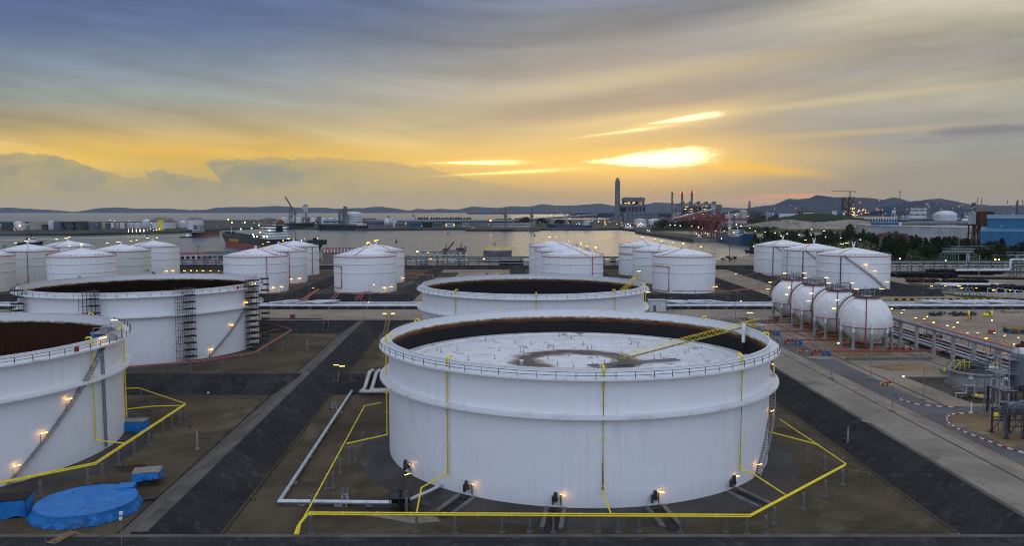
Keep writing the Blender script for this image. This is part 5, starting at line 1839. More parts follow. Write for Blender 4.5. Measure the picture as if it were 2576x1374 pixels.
Y1, Y2, Y3 = 466, 525, 589
cone_tank(917, Y1, 'white cone-roof tank with red rectangular pipe loop, front one of the lone pair', loop=(-165, -137, 3.0, 15.2), lamps=((60, .3), (75, .2)), base_lamps=(-42, -58), roofrot=-110)
cone_tank(946, Y2, 'white cone-roof tank half hidden behind the one with a red pipe loop', lamps=((120, .7), (100, .35), (80, .2)), base_lamps=(-30,))
cone_tank(641, Y1, 'front white cone-roof tank with red riser, in the trio right of the ship', riser=(-72,), lamps=((60, .3),), base_lamps=(-64, -46), roofrot=-50)
cone_tank(699, Y2, 'middle white cone-roof tank with red riser, in the trio beside the ship', riser=(-70,), lamps=((75, .35), (140, .6)), base_lamps=(-70, -50), roofrot=-45)
cone_tank(737, Y3, 'rear white cone-roof tank of the trio beside the red-roofed shed', riser=(-45,), lamps=((120, .6), (60, .6)), roofrot=-120)
cone_tank(201, Y1, 'front white cone-roof tank in the left group, unpiped front', lamps=((150, .6), (110, .35)), txt=('T 007', -42, 4.6), roofrot=170)
cone_tank(66, Y2, 'white cone-roof tank with red riser down its middle, far left group', 17, riser=(-92,), lamps=((150, .7), (120, .4)), roofrot=-90)
cone_tank(-58, Y1, 'white cone-roof tank cut off by the left frame edge', 17, lamps=())
cone_tank(301, Y2, 'cream cone-roof tank right of the front one in the left group', 17, lamps=((150, .75), (120, .6), (60, .4)), txt=('T 007', -44, 6.8), roofrot=160)
cone_tank(381, Y3, 'rear right white cone-roof tank of the left group, near the red building', lamps=((160, .8), (130, .5), (85, .4)), stair=None, base_lamps=(-66, -50), roofrot=-130)
cone_tank(167, Y3, 'rearmost white cone-roof tank of the left group, beneath the tugboat', riser=(-119,), lamps=((150, .7), (120, .5), (100, .3)), roofrot=-125)
cone_tank(1440, Y1, 'front white cone-roof tank with red riser, behind the open middle tank', riser=(-51,), lamps=((20, .8), (35, .6), (50, .5)), txt=('T-5208', -60, 4.2), roofrot=-60)
cone_tank(1414, Y2, 'middle white cone-roof tank of the centre trio, blue plant on its crown', lamps=((30, .8), (55, .5)), roofrot=-60)
cone_tank(1392.5, Y3, 'rear white cone-roof tank of the centre trio, topped by two lamps', lamps=((60, .3), (120, .2)), roofrot=-60)
cone_tank(1722, Y1, 'front white cone-roof tank with red angled pipe, right of the pale blue shed', loop=(-165, -116, 1.2, 15.0), lamps=((75, .2), (30, .7)), base_lamps=(-12, -22), roofrot=-130)
cone_tank(1663, Y2, 'middle white cone-roof tank in the trio below the red cranes', lamps=((40, .7), (70, .4)), roofrot=-95)
cone_tank(1620, Y3, 'rear white cone-roof tank in the trio, red band pipe round it', lamps=((80, .3), (40, .7)), loop=(-170, -60, 15.2, 15.3), roofrot=-75)
cone_tank(2150, Y1, 'large white cone-roof tank with full dark stair, nearest the spheres', 20, stair=(-25, -104), lamps=((110, .4), (95, .3)), roofrot=-115)
cone_tank(2050, Y2, 'large white cone-roof tank, middle of the right-hand trio with stairs', 20, stair=(-25, -104), riser=(-142,), lamps=((110, .35),), roofrot=-115)
cone_tank(1971, Y3, 'large white cone-roof tank at the rear left of the right-hand trio', 20, stair=(-25, -104), lamps=((80, .15),), roofrot=-115)

# ------------------------------------------------------------------ bunds round the cone tanks
bk = MB()
def rb(p, q, half=.6, base=5.6, top=3.5):
    ridge(bk, p, q, half, base, top, -.05)
rb((-700, 413), (-52, 413), top=3.5)
rb((2, 413), (132, 413), top=3.46)
rb((160, 440), (236, 440), top=3.42)
for k, (xa, ya, xb, yb) in enumerate(((-117, 414, -121, 640), (-57, 414, -60, 640), (6, 414, 4, 640), (66, 414, 66, 640), (131, 414, 133, 610), (166, 441, 176, 640), (-250, 414, -262, 640))):
    rb((xa, ya), (xb, yb), .7, 6.0, 3.38 - .03 * k)
rb((-700, 640), (236, 640), .6, 5.0, 3.1)
rb((232, 441), (236, 640), .7, 6, 3.2)
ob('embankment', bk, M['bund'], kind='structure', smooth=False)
for nm, pl, m in (('bund_floor', [V2(-700, 413), V2(-58, 413), V2(-58, 640), V2(-700, 640)], 'gravel'), ('bund_floor', [V2(4, 413), V2(132, 413), V2(132, 640), V2(4, 640)], 'gravel'), ('bund_floor', [V2(168, 440), V2(234, 440), V2(238, 640), V2(174, 640)], 'gravel'),
                  ('verge', [V2(110, 385), V2(150, 396), V2(163, 440), V2(174, 640), V2(168, 640), V2(152, 450), V2(128, 404), V2(100, 396)], 'slab'),
                  ('worn_patch', [V2(-48, 430), V2(-6, 432), V2(-4, 600), V2(-52, 600)], 'plateau'),
                  ('grass_patch', [V2(-66, 560), V2(-40, 560), V2(-40, 605), V2(-66, 605)], 'grass'),
                  ('dark_patch', [V2(-700, 386), V2(-40, 386), V2(-60, 396), V2(-700, 402)], 'gravel'), ('dark_patch', [V2(60, 392), V2(160, 392), V2(200, 410), V2(100, 404)], 'gravel'),
                  ('drain_channel', [V2(-140, 376.6), V2(24, 376.6), V2(24, 379.4), V2(-140, 379.4)], 'drain'), ('drain_channel', [V2(70, 377), V2(114, 378), V2(110, 381), V2(70, 381)], 'drain')):
    sheet(nm, pl, .006 if m != 'drain' else .018, m)
rp_ = MB()
c0 = G(1760, 0 + 900)
for k, (a, b) in enumerate(((( -112, 410), (-106, 415)), ((-96, 408), (-92, 413)))):
    pass


def poly_pipe(name, label, lines, r, m, posts=(), cat='pipe', z=.8):
    c0 = Vector((lines[0][0][0], lines[0][0][1], 0))
    t = thing(name, c0, label, cat)
    for ln in lines:
        ob('pipe_run', MB().tube([Vector((*p, z) if len(p) == 2 else p) - c0 for p in ln], r, 6), M[m], t)
    if posts:
        q = MB()
        for p in posts:
            q.box(p[0] - c0.x, p[1] - c0.y, 0, .35, .35, (p[2] if len(p) > 2 else z))
        ob('supports', q, M['conc'], t)
    return t


g3 = lambda px_, py_, z=0: tuple(G(px_, py_, z))
poly_pipe('fire_water_main', 'red pipes stepping over the bund left of the lone pair of tanks', [[g3(800, 727, 4.4), g3(763, 752, 4.2), (-115.5, 405, .9), (-96, 404.5, .9)], [g3(803, 728, 4.4), g3(767, 753, 4.2), (-114.3, 405, .9)]], .24, 'pink')
poly_pipe('fire_water_main', 'red pipe pair rising over the bund to the lone pair of cone tanks', [[(-92.5, 405, .9), (-90.5, 412, 4.2), (-68, 412, 4.2)], [(-91, 405, .9), (-89, 412, 4.3)]], .24, 'pink')
poly_pipe('fire_water_main', 'three red pipes crossing the bund directly below the lone cone tank', [[(-80 + k, 405, .9), (-79 + k, 412, 4.2), (-76 + k, 420, 4.2)] for k in (0, 1.3, 2.6)], .2, 'pink')
poly_pipe('fire_water_main', 'red pipe on low posts along the bund in front of the right-of-centre trio', [[(84, 418, 4.6), (86, 417.5, 4.6), (119, 417.5, 4.6)], [(118, 424, 4.6), (138, 432, 4.6), (120, 423, 4.6)]], .22, 'pink', [(88, 417.5, 4.6), (96, 417.5, 4.6), (118, 417.5, 4.6)])
poly_pipe('fire_water_main', 'rusty pipe folding over the bund ridge beside the right-hand trio', [[(158, 560, .8), (160, 556, .9), (170, 552, 3.9), (186, 500, 4.0), (186, 470, 4)], [(154, 500, .8), (156, 496, .9), (167, 493, 3.9), (184, 455, 4.0)]], .26, 'pink')
poly_pipe('fire_water_main', 'red pipe folding over the ridge right of the lone pair of tanks', [[(-72, 540, 3.9), (-60, 540, 3.9), (-52, 520, .8), (-47, 520, .8)], [(-66, 525, 4.6), (-52, 522, 4.6), (-48, 500, 1)]], .24, 'pink', [(-64, 540, 3.9), (-58, 532, 4)])
poly_pipe('product_pipe', 'grey pipe bend running from the lone pair over the bund', [[(-66, 470, 1), (-60, 468, 3.9), (-54, 466, 1.0), (-50, 480, 1.0)], [(-66, 478, 1.2), (-60, 476, 4.2), (-52, 474, 1.2)]], .35, 'pipeg')


def manifold(name, label, x, y, L, m1, m2, n, seed, z=1.4, wd=3.0, lamps=0, cat='valves'):
    t = thing(name, (x, y, 0), label, cat)
    rnd = random.Random(seed)
    q, w = MB(), MB()
    for k in range(n):
        xx = -L / 2 + L * (k + .5) / n
        zz = z * rnd.uniform(.7, 1.1)
        q.tube([(xx, -wd / 2, .3), (xx, -wd / 2, zz), (xx, wd / 2, zz), (xx, wd / 2, .3)], .2, 6)
        w.cyl((xx, -wd / 4, zz - .1), (xx, -wd / 4, zz + .9), .14, n=6).cyl((xx, -wd / 4, zz + .8), (xx, -wd / 4, zz + .92), .45, n=9).cyl((xx, -wd / 4 - .35, zz), (xx, -wd / 4 + .35, zz), .36, n=8)
    q.tube([(-L / 2, 0, z * .5), (L / 2, 0, z * .5)], .28, 7)
    ob('pipe_run', q, M[m1], t)
    ob('valve', w, M[m2], t)
    for k in range(lamps):
        lamp_part(t, (-L / 2 + L * (k + .5) / lamps, wd / 2, .8), .4 + k, 1.3)
    return t


manifold('valve_manifold', 'red and yellow valve manifold at the foot of red pipes, far side of road', -97, 401, 10, 'red', 'rust', 6, 1)
manifold('valve_manifold', 'dark valve manifold below the lone cone tank', -79, 401, 13, 'dark', 'rust', 7, 2)
manifold('valve_manifold', 'dark red manifold in front of the right-of-centre trio', 68, 402, 9, 'dark', 'rust', 6, 3)
manifold('valve_manifold', 'small rusty valve group on the verge below the bund ridge', 152, 447, 7, 'rust', 'red', 5, 4)
manifold('valve_manifold', 'tangle of grey pipes and valves behind the spheres with amber lamps', 246, 449, 26, 'pipeg', 'gal', 11, 5, 3.0, 7, 3)
manifold('valve_manifold', 'large pipe hoops over grey valves beside the striped kerb, at right', 268, 425, 30, 'pipew', 'gal', 6, 6, 5.0, 7, 3)
manifold('valve_manifold', 'low line of grey pipes and valves joining the two pipe stations', 252, 437, 18, 'pipew', 'pipeg', 9, 7, 1.8, 6, 2)
manifold('valve_group', 'lit pump group with amber lamps between left tanks and first trio', -222, 560, 30, 'pipew', 'dark', 8, 8, 2.0, 20, 6, 'pumps')
for (x, y, lb) in ((-74, 398, 'red hose cabinet on the road in front of the lone pair of tanks'), (-95, 344.8, 'red hose cabinet at the back bund behind the scaffolded tank'), (280, 410, 'red cabinet at the end of the striped kerb'), (181, 300, 'red cabinet in the open yard behind the pipe track'), (-18, 575, 'red box near the pipe rack in the open yard')):
    t = thing('hose_cabinet', (x, y, 0), lb, 'cabinet')
    ob('body', MB().box(0, 0, .15, 2.0, 1.0, 1.5), M['red'], t)
    ob('plinth', MB().box(0, 0, 0, 2.2, 1.2, .16), M['conc'], t)
c = Vector((-92, 343.5, 0))
ob('debris_pile', MB().box(-89, 342.6, .02, 14, 1.4, .35).box(-100, 343, .02, 8, 1.2, .3, .05).box(-92, 334, FLOOR + .02, 9, 1.2, .3, .04).box(-84, 333, FLOOR + .02, 8, 1.4, .3, -.03), M['dsteel'], label='dark planks stacked along the back bund', cat='planks')

# pale blue shed behind the two near tanks
c = G(1655, 792)
t = thing('pump_shed', (XA(1656, 372), 372, 0), 'pale blue flat-roofed shed beside the pipelines', 'shed')
ob('wall', MB().box(0, 0, 0, 7.5, 6, 4.8), M['pipew'], t)
ob('roof', MB().box(0, 0, 4.8, 8.4, 6.8, .3), M['greyc'], t)
ob('door', MB().box(-1.5, -3.03, 0, 1.4, .08, 2.8), M['slate'], t)

# ------------------------------------------------------------------ long pipelines on the ground
sheet('track_bed', [V2(-900, 376.5), V2(900, 376.5), V2(900, 396), V2(-900, 396)], .03, 'drain')
t = thing('pipeline_bundle', (0, 384, 0), 'bundle of long white pipelines running across the whole site', 'pipelines')
for k, (y, r, m, z) in enumerate(((-5.4, .55, 'pipew', 1.5), (-2.6, .25, 'pipeg', 1.1), (-1.2, .22, 'pipeg', 1.1), (.2, .25, 'pipew', 1.1), (1.8, .22, 'pipeg', 1.1), (3.4, .25, 'pipew', 1.1), (5.0, .22, 'pipeg', 1.1), (6.6, .22, 'pipeg', 1.1), (8.4, .42, 'pipew', 1.3), (10.6, .22, 'pipeg', 1.1))):
    ob('pipe_run', MB().tube([(-900, y, z), (-100, y, z), (60, y, z), (150, y, z), (900, y, z)], r, 8), M[m], t)
q = MB()
for k in range(-38, 60):
    q.box(k * 9 + 3, 2.2, 0, .6, 17.5, .78)
ob('sleeper', q, M['concd'], t)
for k, (x, w, n) in enumerate(((-113, 9, 2), (-98, 10, 3), (86, 10, 3), (100, 11, 2), (214, 14, 3), (232, 13, 3), (246, 15, 3))):
    for j in range(n):
        dx_ = (8 if x > 0 else -8)
        ww = w - j * 2.6
        ob('expansion_loop', MB().tube([(x - ww / 2, -4.6 + j, 1.4), (x - ww / 2, -4.6 + j, 2.5), (x - ww / 2 - dx_, 6.5 - j, 2.7), (x + ww / 2 - dx_, 6.5 - j, 2.7), (x + ww / 2, -4.6 + j, 2.5), (x + ww / 2, -4.6 + j, 1.4)], .34, 7), M['pipew'], t)
for k, x in enumerate((-24, -14, -6, 2)):
    t2 = thing('culvert_lamp', (x, 376, 0), 'small yellow lamp under the front pipeline, left of the middle open tank', 'lamp', 'small lamps along the culvert')
    ob('lamp_post', MB().cyl((0, 0, 0), (0, 0, .5), .08, n=6), M['dsteel'], t2)
    ob('bulb', MB().sph(0, 0, .6, .3, 8, 5), M['sodium'], t2)
t = thing('pipeline_crossing', (-35, 372, 0), 'white pipes with gantry rising over the pipeline bundle left of the middle tank', 'pipes')
ob('pipe_run', MB().tube([(-1, 12, 1), (-1, 12, 3), (-5, -4, 3), (-5, -4, .5)], .3, 7).tube([(14, 0, 4.4), (-1, 0, 4.4), (-1, 4, 4.4), (-4, 4, 3)], .22, 7), M['pipew'], t)
q = MB()
for x in (0, 6, 13):
    q.bar((x, 0, 0), (x, 0, 4.3), .25).bar((x, 3, 0), (x, 3, 4.3), .25)
q.truss((0, 1.5, 3.4), (13, 1.5, 3.4), 3, .9, 6, .1)
ob('gantry', q, M['gal'], t)
lamp_part(t, (-4, -6, .2), .3, 1.2)
lamp_part(t, (-3, -8, .2), .2, 1.2)

# striped kerb and second pipe pair at right
kerb('striped_barrier', 'yellow and black striped concrete kerb along the yard pipes at right', [(196, 413), (255, 413.5)], 1.1, 1.2, 'hazard')
kerb('striped_barrier', 'nearer yellow and black striped kerb ending at the red cabinet', [(238, 410.5), (279, 406)], 1.1, 1.2, 'hazard')

# ------------------------------------------------------------------ steel pipe rack across the site
def rack(name, label, x0, x1, y, hgt, bay, m, tiers, lab2=None):
    t = thing(name, (x0, y, 0), label, 'pipe rack')
    n = int((x1 - x0) / bay)
    q = MB()
    for k in range(n + 1):
        x = k * bay
        for yy in (0, 6):
            q.bar((x, yy, 0), (x, yy, hgt), .5)
        for z in tiers:
            q.bar((x, 0, z), (x, 6, z), .4)
    for yy in (0, 6):
        q.bar((0, yy, hgt), (x1 - x0, yy, hgt), .55)
        q.bar((0, yy, tiers[0] - .3), (x1 - x0, yy, tiers[0] - .3), .4)
    ob('frame', q, M[m], t)
    rnd = random.Random(int(x0))
    mats = ['pipew', 'pipeg', 'dark', 'pipew', 'pipeg', 'rust', 'pipew']
    i = 0
    for z in tiers:
        for yy in (.8, 1.9, 3.1, 4.2, 5.2):
            ob('pipe_run', MB().tube([(0, yy, z + .5), (x1 - x0, yy, z + .5)], rnd.choice((.25, .32, .42)), 6), M[mats[(i * 3 + int(z)) % 7]], t)
            i += 1
    return t


rack('pipe_rack', 'green steel pipe rack running across behind the centre tanks toward the jetty', -95, 152, 650, 9.0, 8.5, 'greens', (1.0, 3.4, 5.8, 7.6))
rack('pipe_rack', 'long steel pipe rack at right in front of the dark trees', 205, 520, 597, 8.6, 8.5, 'greens', (1.0, 3.2, 5.4, 7.4))
rack('pipe_rack', 'low pipe rack between the left group and the first trio', -300, -195, 640, 7.0, 9, 'greens', (1.0, 3.0, 5.4))

# gantries over the right-hand rack
def gantry(name, label, px0, px1, ytop, Y, legs, m='greens'):
    x0, x1, z = XA(px0, Y), XA(px1, Y), W(px0, ytop, Y).z
    t = thing(name, (x0, Y, 0), label, 'gantry')
    q = MB().truss((0, 0, z - 4), (x1 - x0, 0, z - 4), 4, 4, int((x1 - x0) / 5) + 1, .45)
    for f in legs:
        q.lattice((x1 - x0) * f, 0, 0, 4.5, 4.5, z - 4, 4, .42)
    ob('frame', q, M[m], t)
    q = MB()
    for yy in (-1, 0, 1):
        q.tube([(0, yy, z - 2.6), (x1 - x0, yy, z - 2.6)], .35, 6)
    for f in legs[1:]:
        q.tube([((x1 - x0) * f - 3, -1.2, z - 2.6), ((x1 - x0) * f - 3, -1.2, 1)], .5, 7).tube([((x1 - x0) * f - 4.6, -1.2, z - 2.6), ((x1 - x0) * f - 4.6, -1.2, 1)], .4, 7)
    ob('pipe_run', q, M['pipew'], t)
    return t


gantry('pipe_gantry', 'tall steel pipe gantry in front of the dark trees, nearer one', 2376, 2452, 625, 640, (.02, .97))
gantry('pipe_gantry', 'second tall pipe gantry just behind and right of the first', 2396, 2502, 619, 700, (.02, .95))
gantry('pipe_gantry', 'lower pipe gantry reaching the right frame edge', 2502, 2620, 634, 690, (.05, .6))
for (px_, py_) in ((2263, 651), (2379, 655), (2387, 655), (2503, 653), (2512, 653), (2543, 660)):
    c = G(px_, 668)
    z = W(px_, py_, c.y).z
    t = thing('yard_light', (c.x, c.y, 0), 'small orange light glowing in the dark under the right-hand gantries', 'lamp', 'orange lights under the gantries')
    ob('pole', MB().cyl((0, 0, 0), (0, 0, z), .12, n=6), M['dsteel'], t)
    ob('bulb', MB().sph(0, -.2, z, .55, 8, 5), M['sodium'], t)
t = thing('pipe_riser', (XA(2555, 560), 560, 0), 'bent white pipe riser in front of the rack at the right frame edge', 'pipe')
ob('pipe_run', MB().tube([(-40, 0, 5.0), (-3, 0, 5.2), (-2, 0, 6), (-2, 0, 12), (0, 0, 12.5), (20, 0, 12.5)], .8, 8), M['pipew'], t)
ob('frame', MB().lattice(3, 2, 0, 5, 5, 13, 4, .4), M['greens'], t)

# ------------------------------------------------------------------ pipe yard: stored pipes and coils
YARD = [(2270, 697, 13, 3.2, 'dark', 'row of dark pipe ends stacked behind the cone tank'), (2340, 700, 40, 4, 'dark', 'long dark stack of pipes in the yard, back row left'), (2420, 692, 45, 4.2, 'dark', 'tall dark pipe stack in the back row of the yard, centre'),
        (2470, 690, 30, 3.6, 'dark', 'dark pipe stack in the back row of the yard, right'), (2520, 688, 8, 3.6, 'rust', 'rusty crate of pipe fittings in the back row of the yard'), (2345, 712, 28, 2.6, 'rust', 'rusty red pipe lengths beside the bright white ones'),
        (2425, 712, 26, 1.0, 'pipew', 'bundle of bright bluish-white pipes lying in the yard'), (2470, 722, 40, .9, 'pipew', 'second bundle of white pipes, nearer and longer'), (2448, 714, 22, 2.6, 'dark', 'dark coil stack behind the white pipe bundles'),
        (2505, 703, 40, 2.2, 'dark', 'long black pipes lying at the right of the yard'), (2485, 729, 14, 3.0, 'dark', 'cluster of black rolls beside the tall pole'), (2520, 736, 42, 4.0, 'dark', 'row of black crates along the front of the yard'),
        (2370, 727, 36, 1.3, 'dark', 'low line of dark pipe offcuts along the sandy track'), (2535, 727, 12, 3.2, 'dark', 'pair of black cable drums at the right of the yard'), (2560, 762, 14, 1.6, 'dark', 'small dark pipe heap on the grass at far right')]
for (px_, py_, L, hh, m, lb) in YARD:
    c = G(px_, py_)
    t = thing('stored_pipes', (c.x, c.y, 0), lb, 'pipe stack', 'stored pipe stacks in the yard', rz=-.12)
    rnd = random.Random(px_)
    q = MB()
    if m == 'pipew':
        for k in range(12):
            q.cyl((-L / 2 + rnd.uniform(-1, 1), k * 1.5, .5), (L / 2 + rnd.uniform(-1, 1), k * 1.5, .5), .5, n=7)
    elif L > 25 and hh < 2.5:
        for k in range(7):
            q.cyl((-L / 2 + rnd.uniform(-3, 3), k * 1.2, .6), (L / 2 + rnd.uniform(-6, 3), k * 1.2 + rnd.uniform(-1, 1), .6), .55, n=7)
    else:
        n = int(L / 1.5)
        for k in range(n):
            for j in range(max(1, int(hh / 1.3))):
                if rnd.random() < .85:
                    q.cyl((-L / 2 + k * 1.5 + rnd.uniform(-.2, .2), rnd.uniform(-1, 0), .65 + j * 1.2), (-L / 2 + k * 1.5, 7 + rnd.uniform(-2, 2), .65 + j * 1.2), .62, n=7)
    ob('pipes', q, M[m], t)
    if L > 25:
        ob('dunnage', MB().box(-L * .3, 3, 0, .4, 9, .12).box(L * .3, 3, 0, .4, 9, .12), M['timber'], t)
c = G(2440, 795)
t = thing('scrap_heap', (c.x, c.y, 0), 'heap of cable drums, flanges and scrap beside the pipelines at right', 'scrap')
rnd = random.Random(5)
for k in range(26):
    x = rnd.uniform(-16, 10)
    q = MB().cyl((x, rnd.uniform(-1.5, 2), .7), (x + rnd.uniform(-2, 2), rnd.uniform(-1.5, 2), rnd.uniform(.6, 1.6)), rnd.uniform(.3, .8), n=8)
    ob('scrap_piece', q, M['dsteel'], t)
for a_, b_, r_ in (((-2, -2, 1.3), (-1.4, -2.3, 1.3), 1.35), ((8, -2, 1.3), (8.6, -2.3, 1.3), 1.3), ((5, -1.6, .8), (7, -2.2, .8), .7)):
    ob('flange', MB().cyl(a_, b_, r_, n=14), M['yellow'], t)
c = G(2545, 787)
ob('cable_tray', MB().box(c.x, c.y, .01, 7, 2, .5, .2).box(c.x + 9, c.y - 1, .01, 8, 3, .3).box(c.x - 4, c.y, .01, 1.2, 1.2, 1.3), M['timber'], label='yellow timber sled and scraps lying at the right frame edge', cat='sled')
for (lb, pl, m) in (('grass_patch', [(2330, 735), (2576, 752), (2700, 775), (2700, 790), (2400, 745)], 'grass'), ('grass_patch', [(2290, 712), (2400, 722), (2380, 732), (2280, 716)], 'grass')):
    sheet(lb, pl, .006, m)

# ------------------------------------------------------------------ shore: jetty, tank, sheds
def shed(name, label, px0, px1, ytop, yeave, ybase, Y, depth, wall, roof, cat='shed', stripes=0, win=0, hip=0.0, open_=False, rz=0.0):
    x0, x1 = XA(px0, Y), XA(px1, Y)
    L = x1 - x0
    ze, zt, zb = W(px0, yeave, Y).z, W(px0, ytop, Y + depth / 2).z, 0
    t = thing(name, ((x0 + x1) / 2, Y + depth / 2, zb), label, cat, rz=rz or -math.atan2((x0 + x1) / 2, Y))
    ze = max(ze, 2.5)
    zt = max(zt, ze + .6)
    ob('wall', MB().box(0, 0, 0, L - .6, depth - .6, ze - .05), M[wall], t)
    hx = L / 2 * (1 - hip)
    rf = MB().add([(-L / 2, -depth / 2, ze), (L / 2, -depth / 2, ze), (L / 2, depth / 2, ze), (-L / 2, depth / 2, ze), (-hx, 0, zt), (hx, 0, zt)], [(0, 1, 5, 4), (2, 3, 4, 5), (0, 4, 3), (1, 2, 5), (0, 3, 2, 1)])
    r_ = ob('roof', rf, M[roof], t, smooth=False)
    n = stripes
    if n:
        q = MB()
        for k in range(n):
            x = -L / 2 + L * (k + .5) / n
            q.add([(x - L / n * .16, -depth * .46, ze + (zt - ze) * .08 + .06), (x + L / n * .02, -depth * .46, ze + (zt - ze) * .08 + .06), (x + L / n * .16, -depth * .12, ze + (zt - ze) * .76 + .06), (x - L / n * .02, -depth * .12, ze + (zt - ze) * .76 + .06)], [(0, 1, 2, 3)])
        ob('skylight', q, M['white'], r_, smooth=False)
    if win:
        for k in range(win):
            unit('window', t, 'dark', -L / 2 + L * (k + .5) / win, -depth / 2 + .28, ze * .45, L / win * .62, .1, ze * .32)
    return t


shed('warehouse', 'long shed with dark red roof and pale skylight stripes by the water', 797, 905, 623, 636, 664, 700, 45, 'brown', 'redroof', 'warehouse', 13)
shed('red_building', 'red two-storey building beside the left tanks with dark windows', 441, 545, 634, 640, 662, 720, 20, 'pale', 'redroof', 'building', 0, 8, .04)
shed('red_canopy', 'low red canopy roof in front of the two-storey red building', 441, 590, 660, 664, 676, 650, 12, 'brown', 'redroof', 'canopy', 0, 0, .02)
shed('red_canopy', 'low red roof at the shore left of the green jetty gantry', 1012, 1072, 651, 656, 662, 735, 8, 'pale', 'redroof', 'shed')
shed('red_canopy', 'dark red flat canopy beside the grey shore tank', 1254, 1318, 650, 652, 660, 680, 5, 'dark', 'redroof', 'shed')
shed('low_shed', 'low brown shed on the quay left of the grey shore tank', 1178, 1222, 657, 659, 662, 735, 8, 'brown', 'brown', 'shed')
gantry('loading_gantry', 'dark green lattice gantry with pipes at the root of the jetty', 1057, 1170, 634, 668, (.05, .93))
jy0, jy1 = 690, 905
jx0, jx1 = XA(1128, 690), XA(1140, 905)
t = thing('jetty', (jx0, jy0, 0), 'narrow jetty trestle leading out to a loading platform on the water', 'jetty')
dxx = jx1 - jx0
q = MB().add([(-5, 0, 1.2), (5, 0, 1.2), (dxx + 5, 215, 1.2), (dxx - 5, 215, 1.2), (-5, 0, .4), (5, 0, .4), (dxx + 5, 215, .4), (dxx - 5, 215, .4)], [(0, 1, 2, 3), (4, 7, 6, 5), (0, 3, 7, 4), (1, 5, 6, 2), (0, 4, 5, 1), (2, 6, 7, 3)])
ob('roadway', q, M['slab'], t, smooth=False)
q = MB()
for k in range(10):
    f = k / 9
    for sg in (-4, 4):
        q.cyl((dxx * f + sg, 215 * f, -9), (dxx * f + sg, 215 * f, .6), .7, n=8)
ob('pile', q, M['concd'], t)
q = MB()
for sg in (-6.5, -5.8, 6.2):
    q.tube([(sg, 0, 2), (dxx + sg, 215, 2)], .4, 6)
ob('pipe_run', q, M['rust'], t)
q = MB()
for sg in (-5, 5):
    q.tube([(sg, 0, 2.6), (dxx + sg, 215, 2.6)], .12, 4)
    for k in range(22):
        q.bar((sg + dxx * k / 21, 215 * k / 21, 1.2), (sg + dxx * k / 21, 215 * k / 21, 2.6), .12)
ob('railing', q, M['gal'], t)
q = MB().box(dxx, 226, .2, 27, 22, 1.6)
for x in (-11, -4, 4, 11):
    for y in (217, 235):
        q.cyl((dxx + x, y, -9), (dxx + x, y, .4), 1.0, n=8)
pl_ = ob('platform', q, M['brown'], t)
q = MB().lattice(dxx - 9, 226, 1.8, 1.2, .8, 7, 5, .25).lattice(dxx + 8, 226, 1.8, 1.2, .8, 7, 5, .25).bar((dxx - 9, 226, 8), (dxx - 9, 226, 11), .3).bar((dxx + 8, 226, 8), (dxx + 8, 226, 11), .3)
q.box(dxx + 7, 224, 1.8, 9, 8, 2.4).box(dxx - 9, 222, 1.8, 6, 6, 2)
ob('tower', q, M['dsteel'], t)
ob('loading_arm', MB().tube([(dxx - 6, 224, 3), (dxx - 4, 222, 6), (dxx - 2, 220, 8), (dxx + 0, 219, 11.5)], .45, 6).truss((dxx - 6.5, 222, 3), (dxx + .6, 217, 11), 1, 1, 7, .2), M['dsteel'], t)
ob('gangway', MB().truss((dxx + 13, 228, 4), (dxx + 14, 196, 1), 2.4, 2.2, 8, .3), M['dsteel'], t)
sx_ = XA(1252.5, 730)
t = thing('shore_tank', (sx_, 730, 0), 'grey weathered tank at the shore with yellow roof railing and windsock', 'storage tank')
ob('shell', MB().lathe([(12.6, 0), (12.6, 10.6)], 56), M['tgrey'], t)
ob('roof', MB().lathe([(12.8, 10.5), (12.8, 10.8), (.01, 12.6)], 56), M['greyc'], t)
q = MB()
for k in range(30):
    q.bar(pol(11.5, k * 12, 11), pol(11.5, k * 12, 13.2), .16)
for z in (12.2, 13.2):
    q.tube([pol(11.5, k * 12, z) for k in range(30)], .13, 5, closed=True)
ob('railing', q, M['yellow'], t)
ob('stair', spiral(-178, -160, .5, 10.5, 12.7, 13.6)[0], M['rust'], t)
ws_ = ob('windsock', MB().cyl((-2.6, 2, 14.8), (-3.6, 1, 17.4), .45, .75, n=9), M['orange'], t)
ob('mast', MB().cyl((-2.4, 2, 11), (-2.4, 2, 17.2), .12, n=6), M['gal'], ws_)
o_ = ob('lettering', text_mesh('TD-00', 1.9, M['ink']), None, t, loc=(-.6, -12.66, 6.3))
o_.rotation_euler = (PI / 2, 0, 0)
for (px_, py_, lb) in ((1217, 651, 'orange lamp at the left foot of the grey shore tank'), (1268, 653, 'orange lamp on the front of the grey shore tank'), (1078, 635, 'lamp glowing under the green jetty gantry'), (1083, 650, 'pair of bright lamps at the jetty root'), (1050, 633, 'small lamp above the red shore roof'), (1155, 662, 'yellow lamp on the pipe rack beside the jetty')):
    Y = 700 if px_ > 1200 else 682
    w = W(px_, py_, Y)
    t = thing('shore_lamp', (w.x, Y, 0), lb, 'lamp')
    ob('pole', MB().cyl((0, 0, 0), (0, 0, w.z), .12, n=6), M['dsteel'], t)
    ob('bulb', MB().sph(0, 0, w.z, .62, 8, 5), M['sodium'], t)
gantry('pipe_gantry', 'green gantry with pipes behind the red buildings on the left shore', 510, 600, 634, 690, (.04, .5, .97))
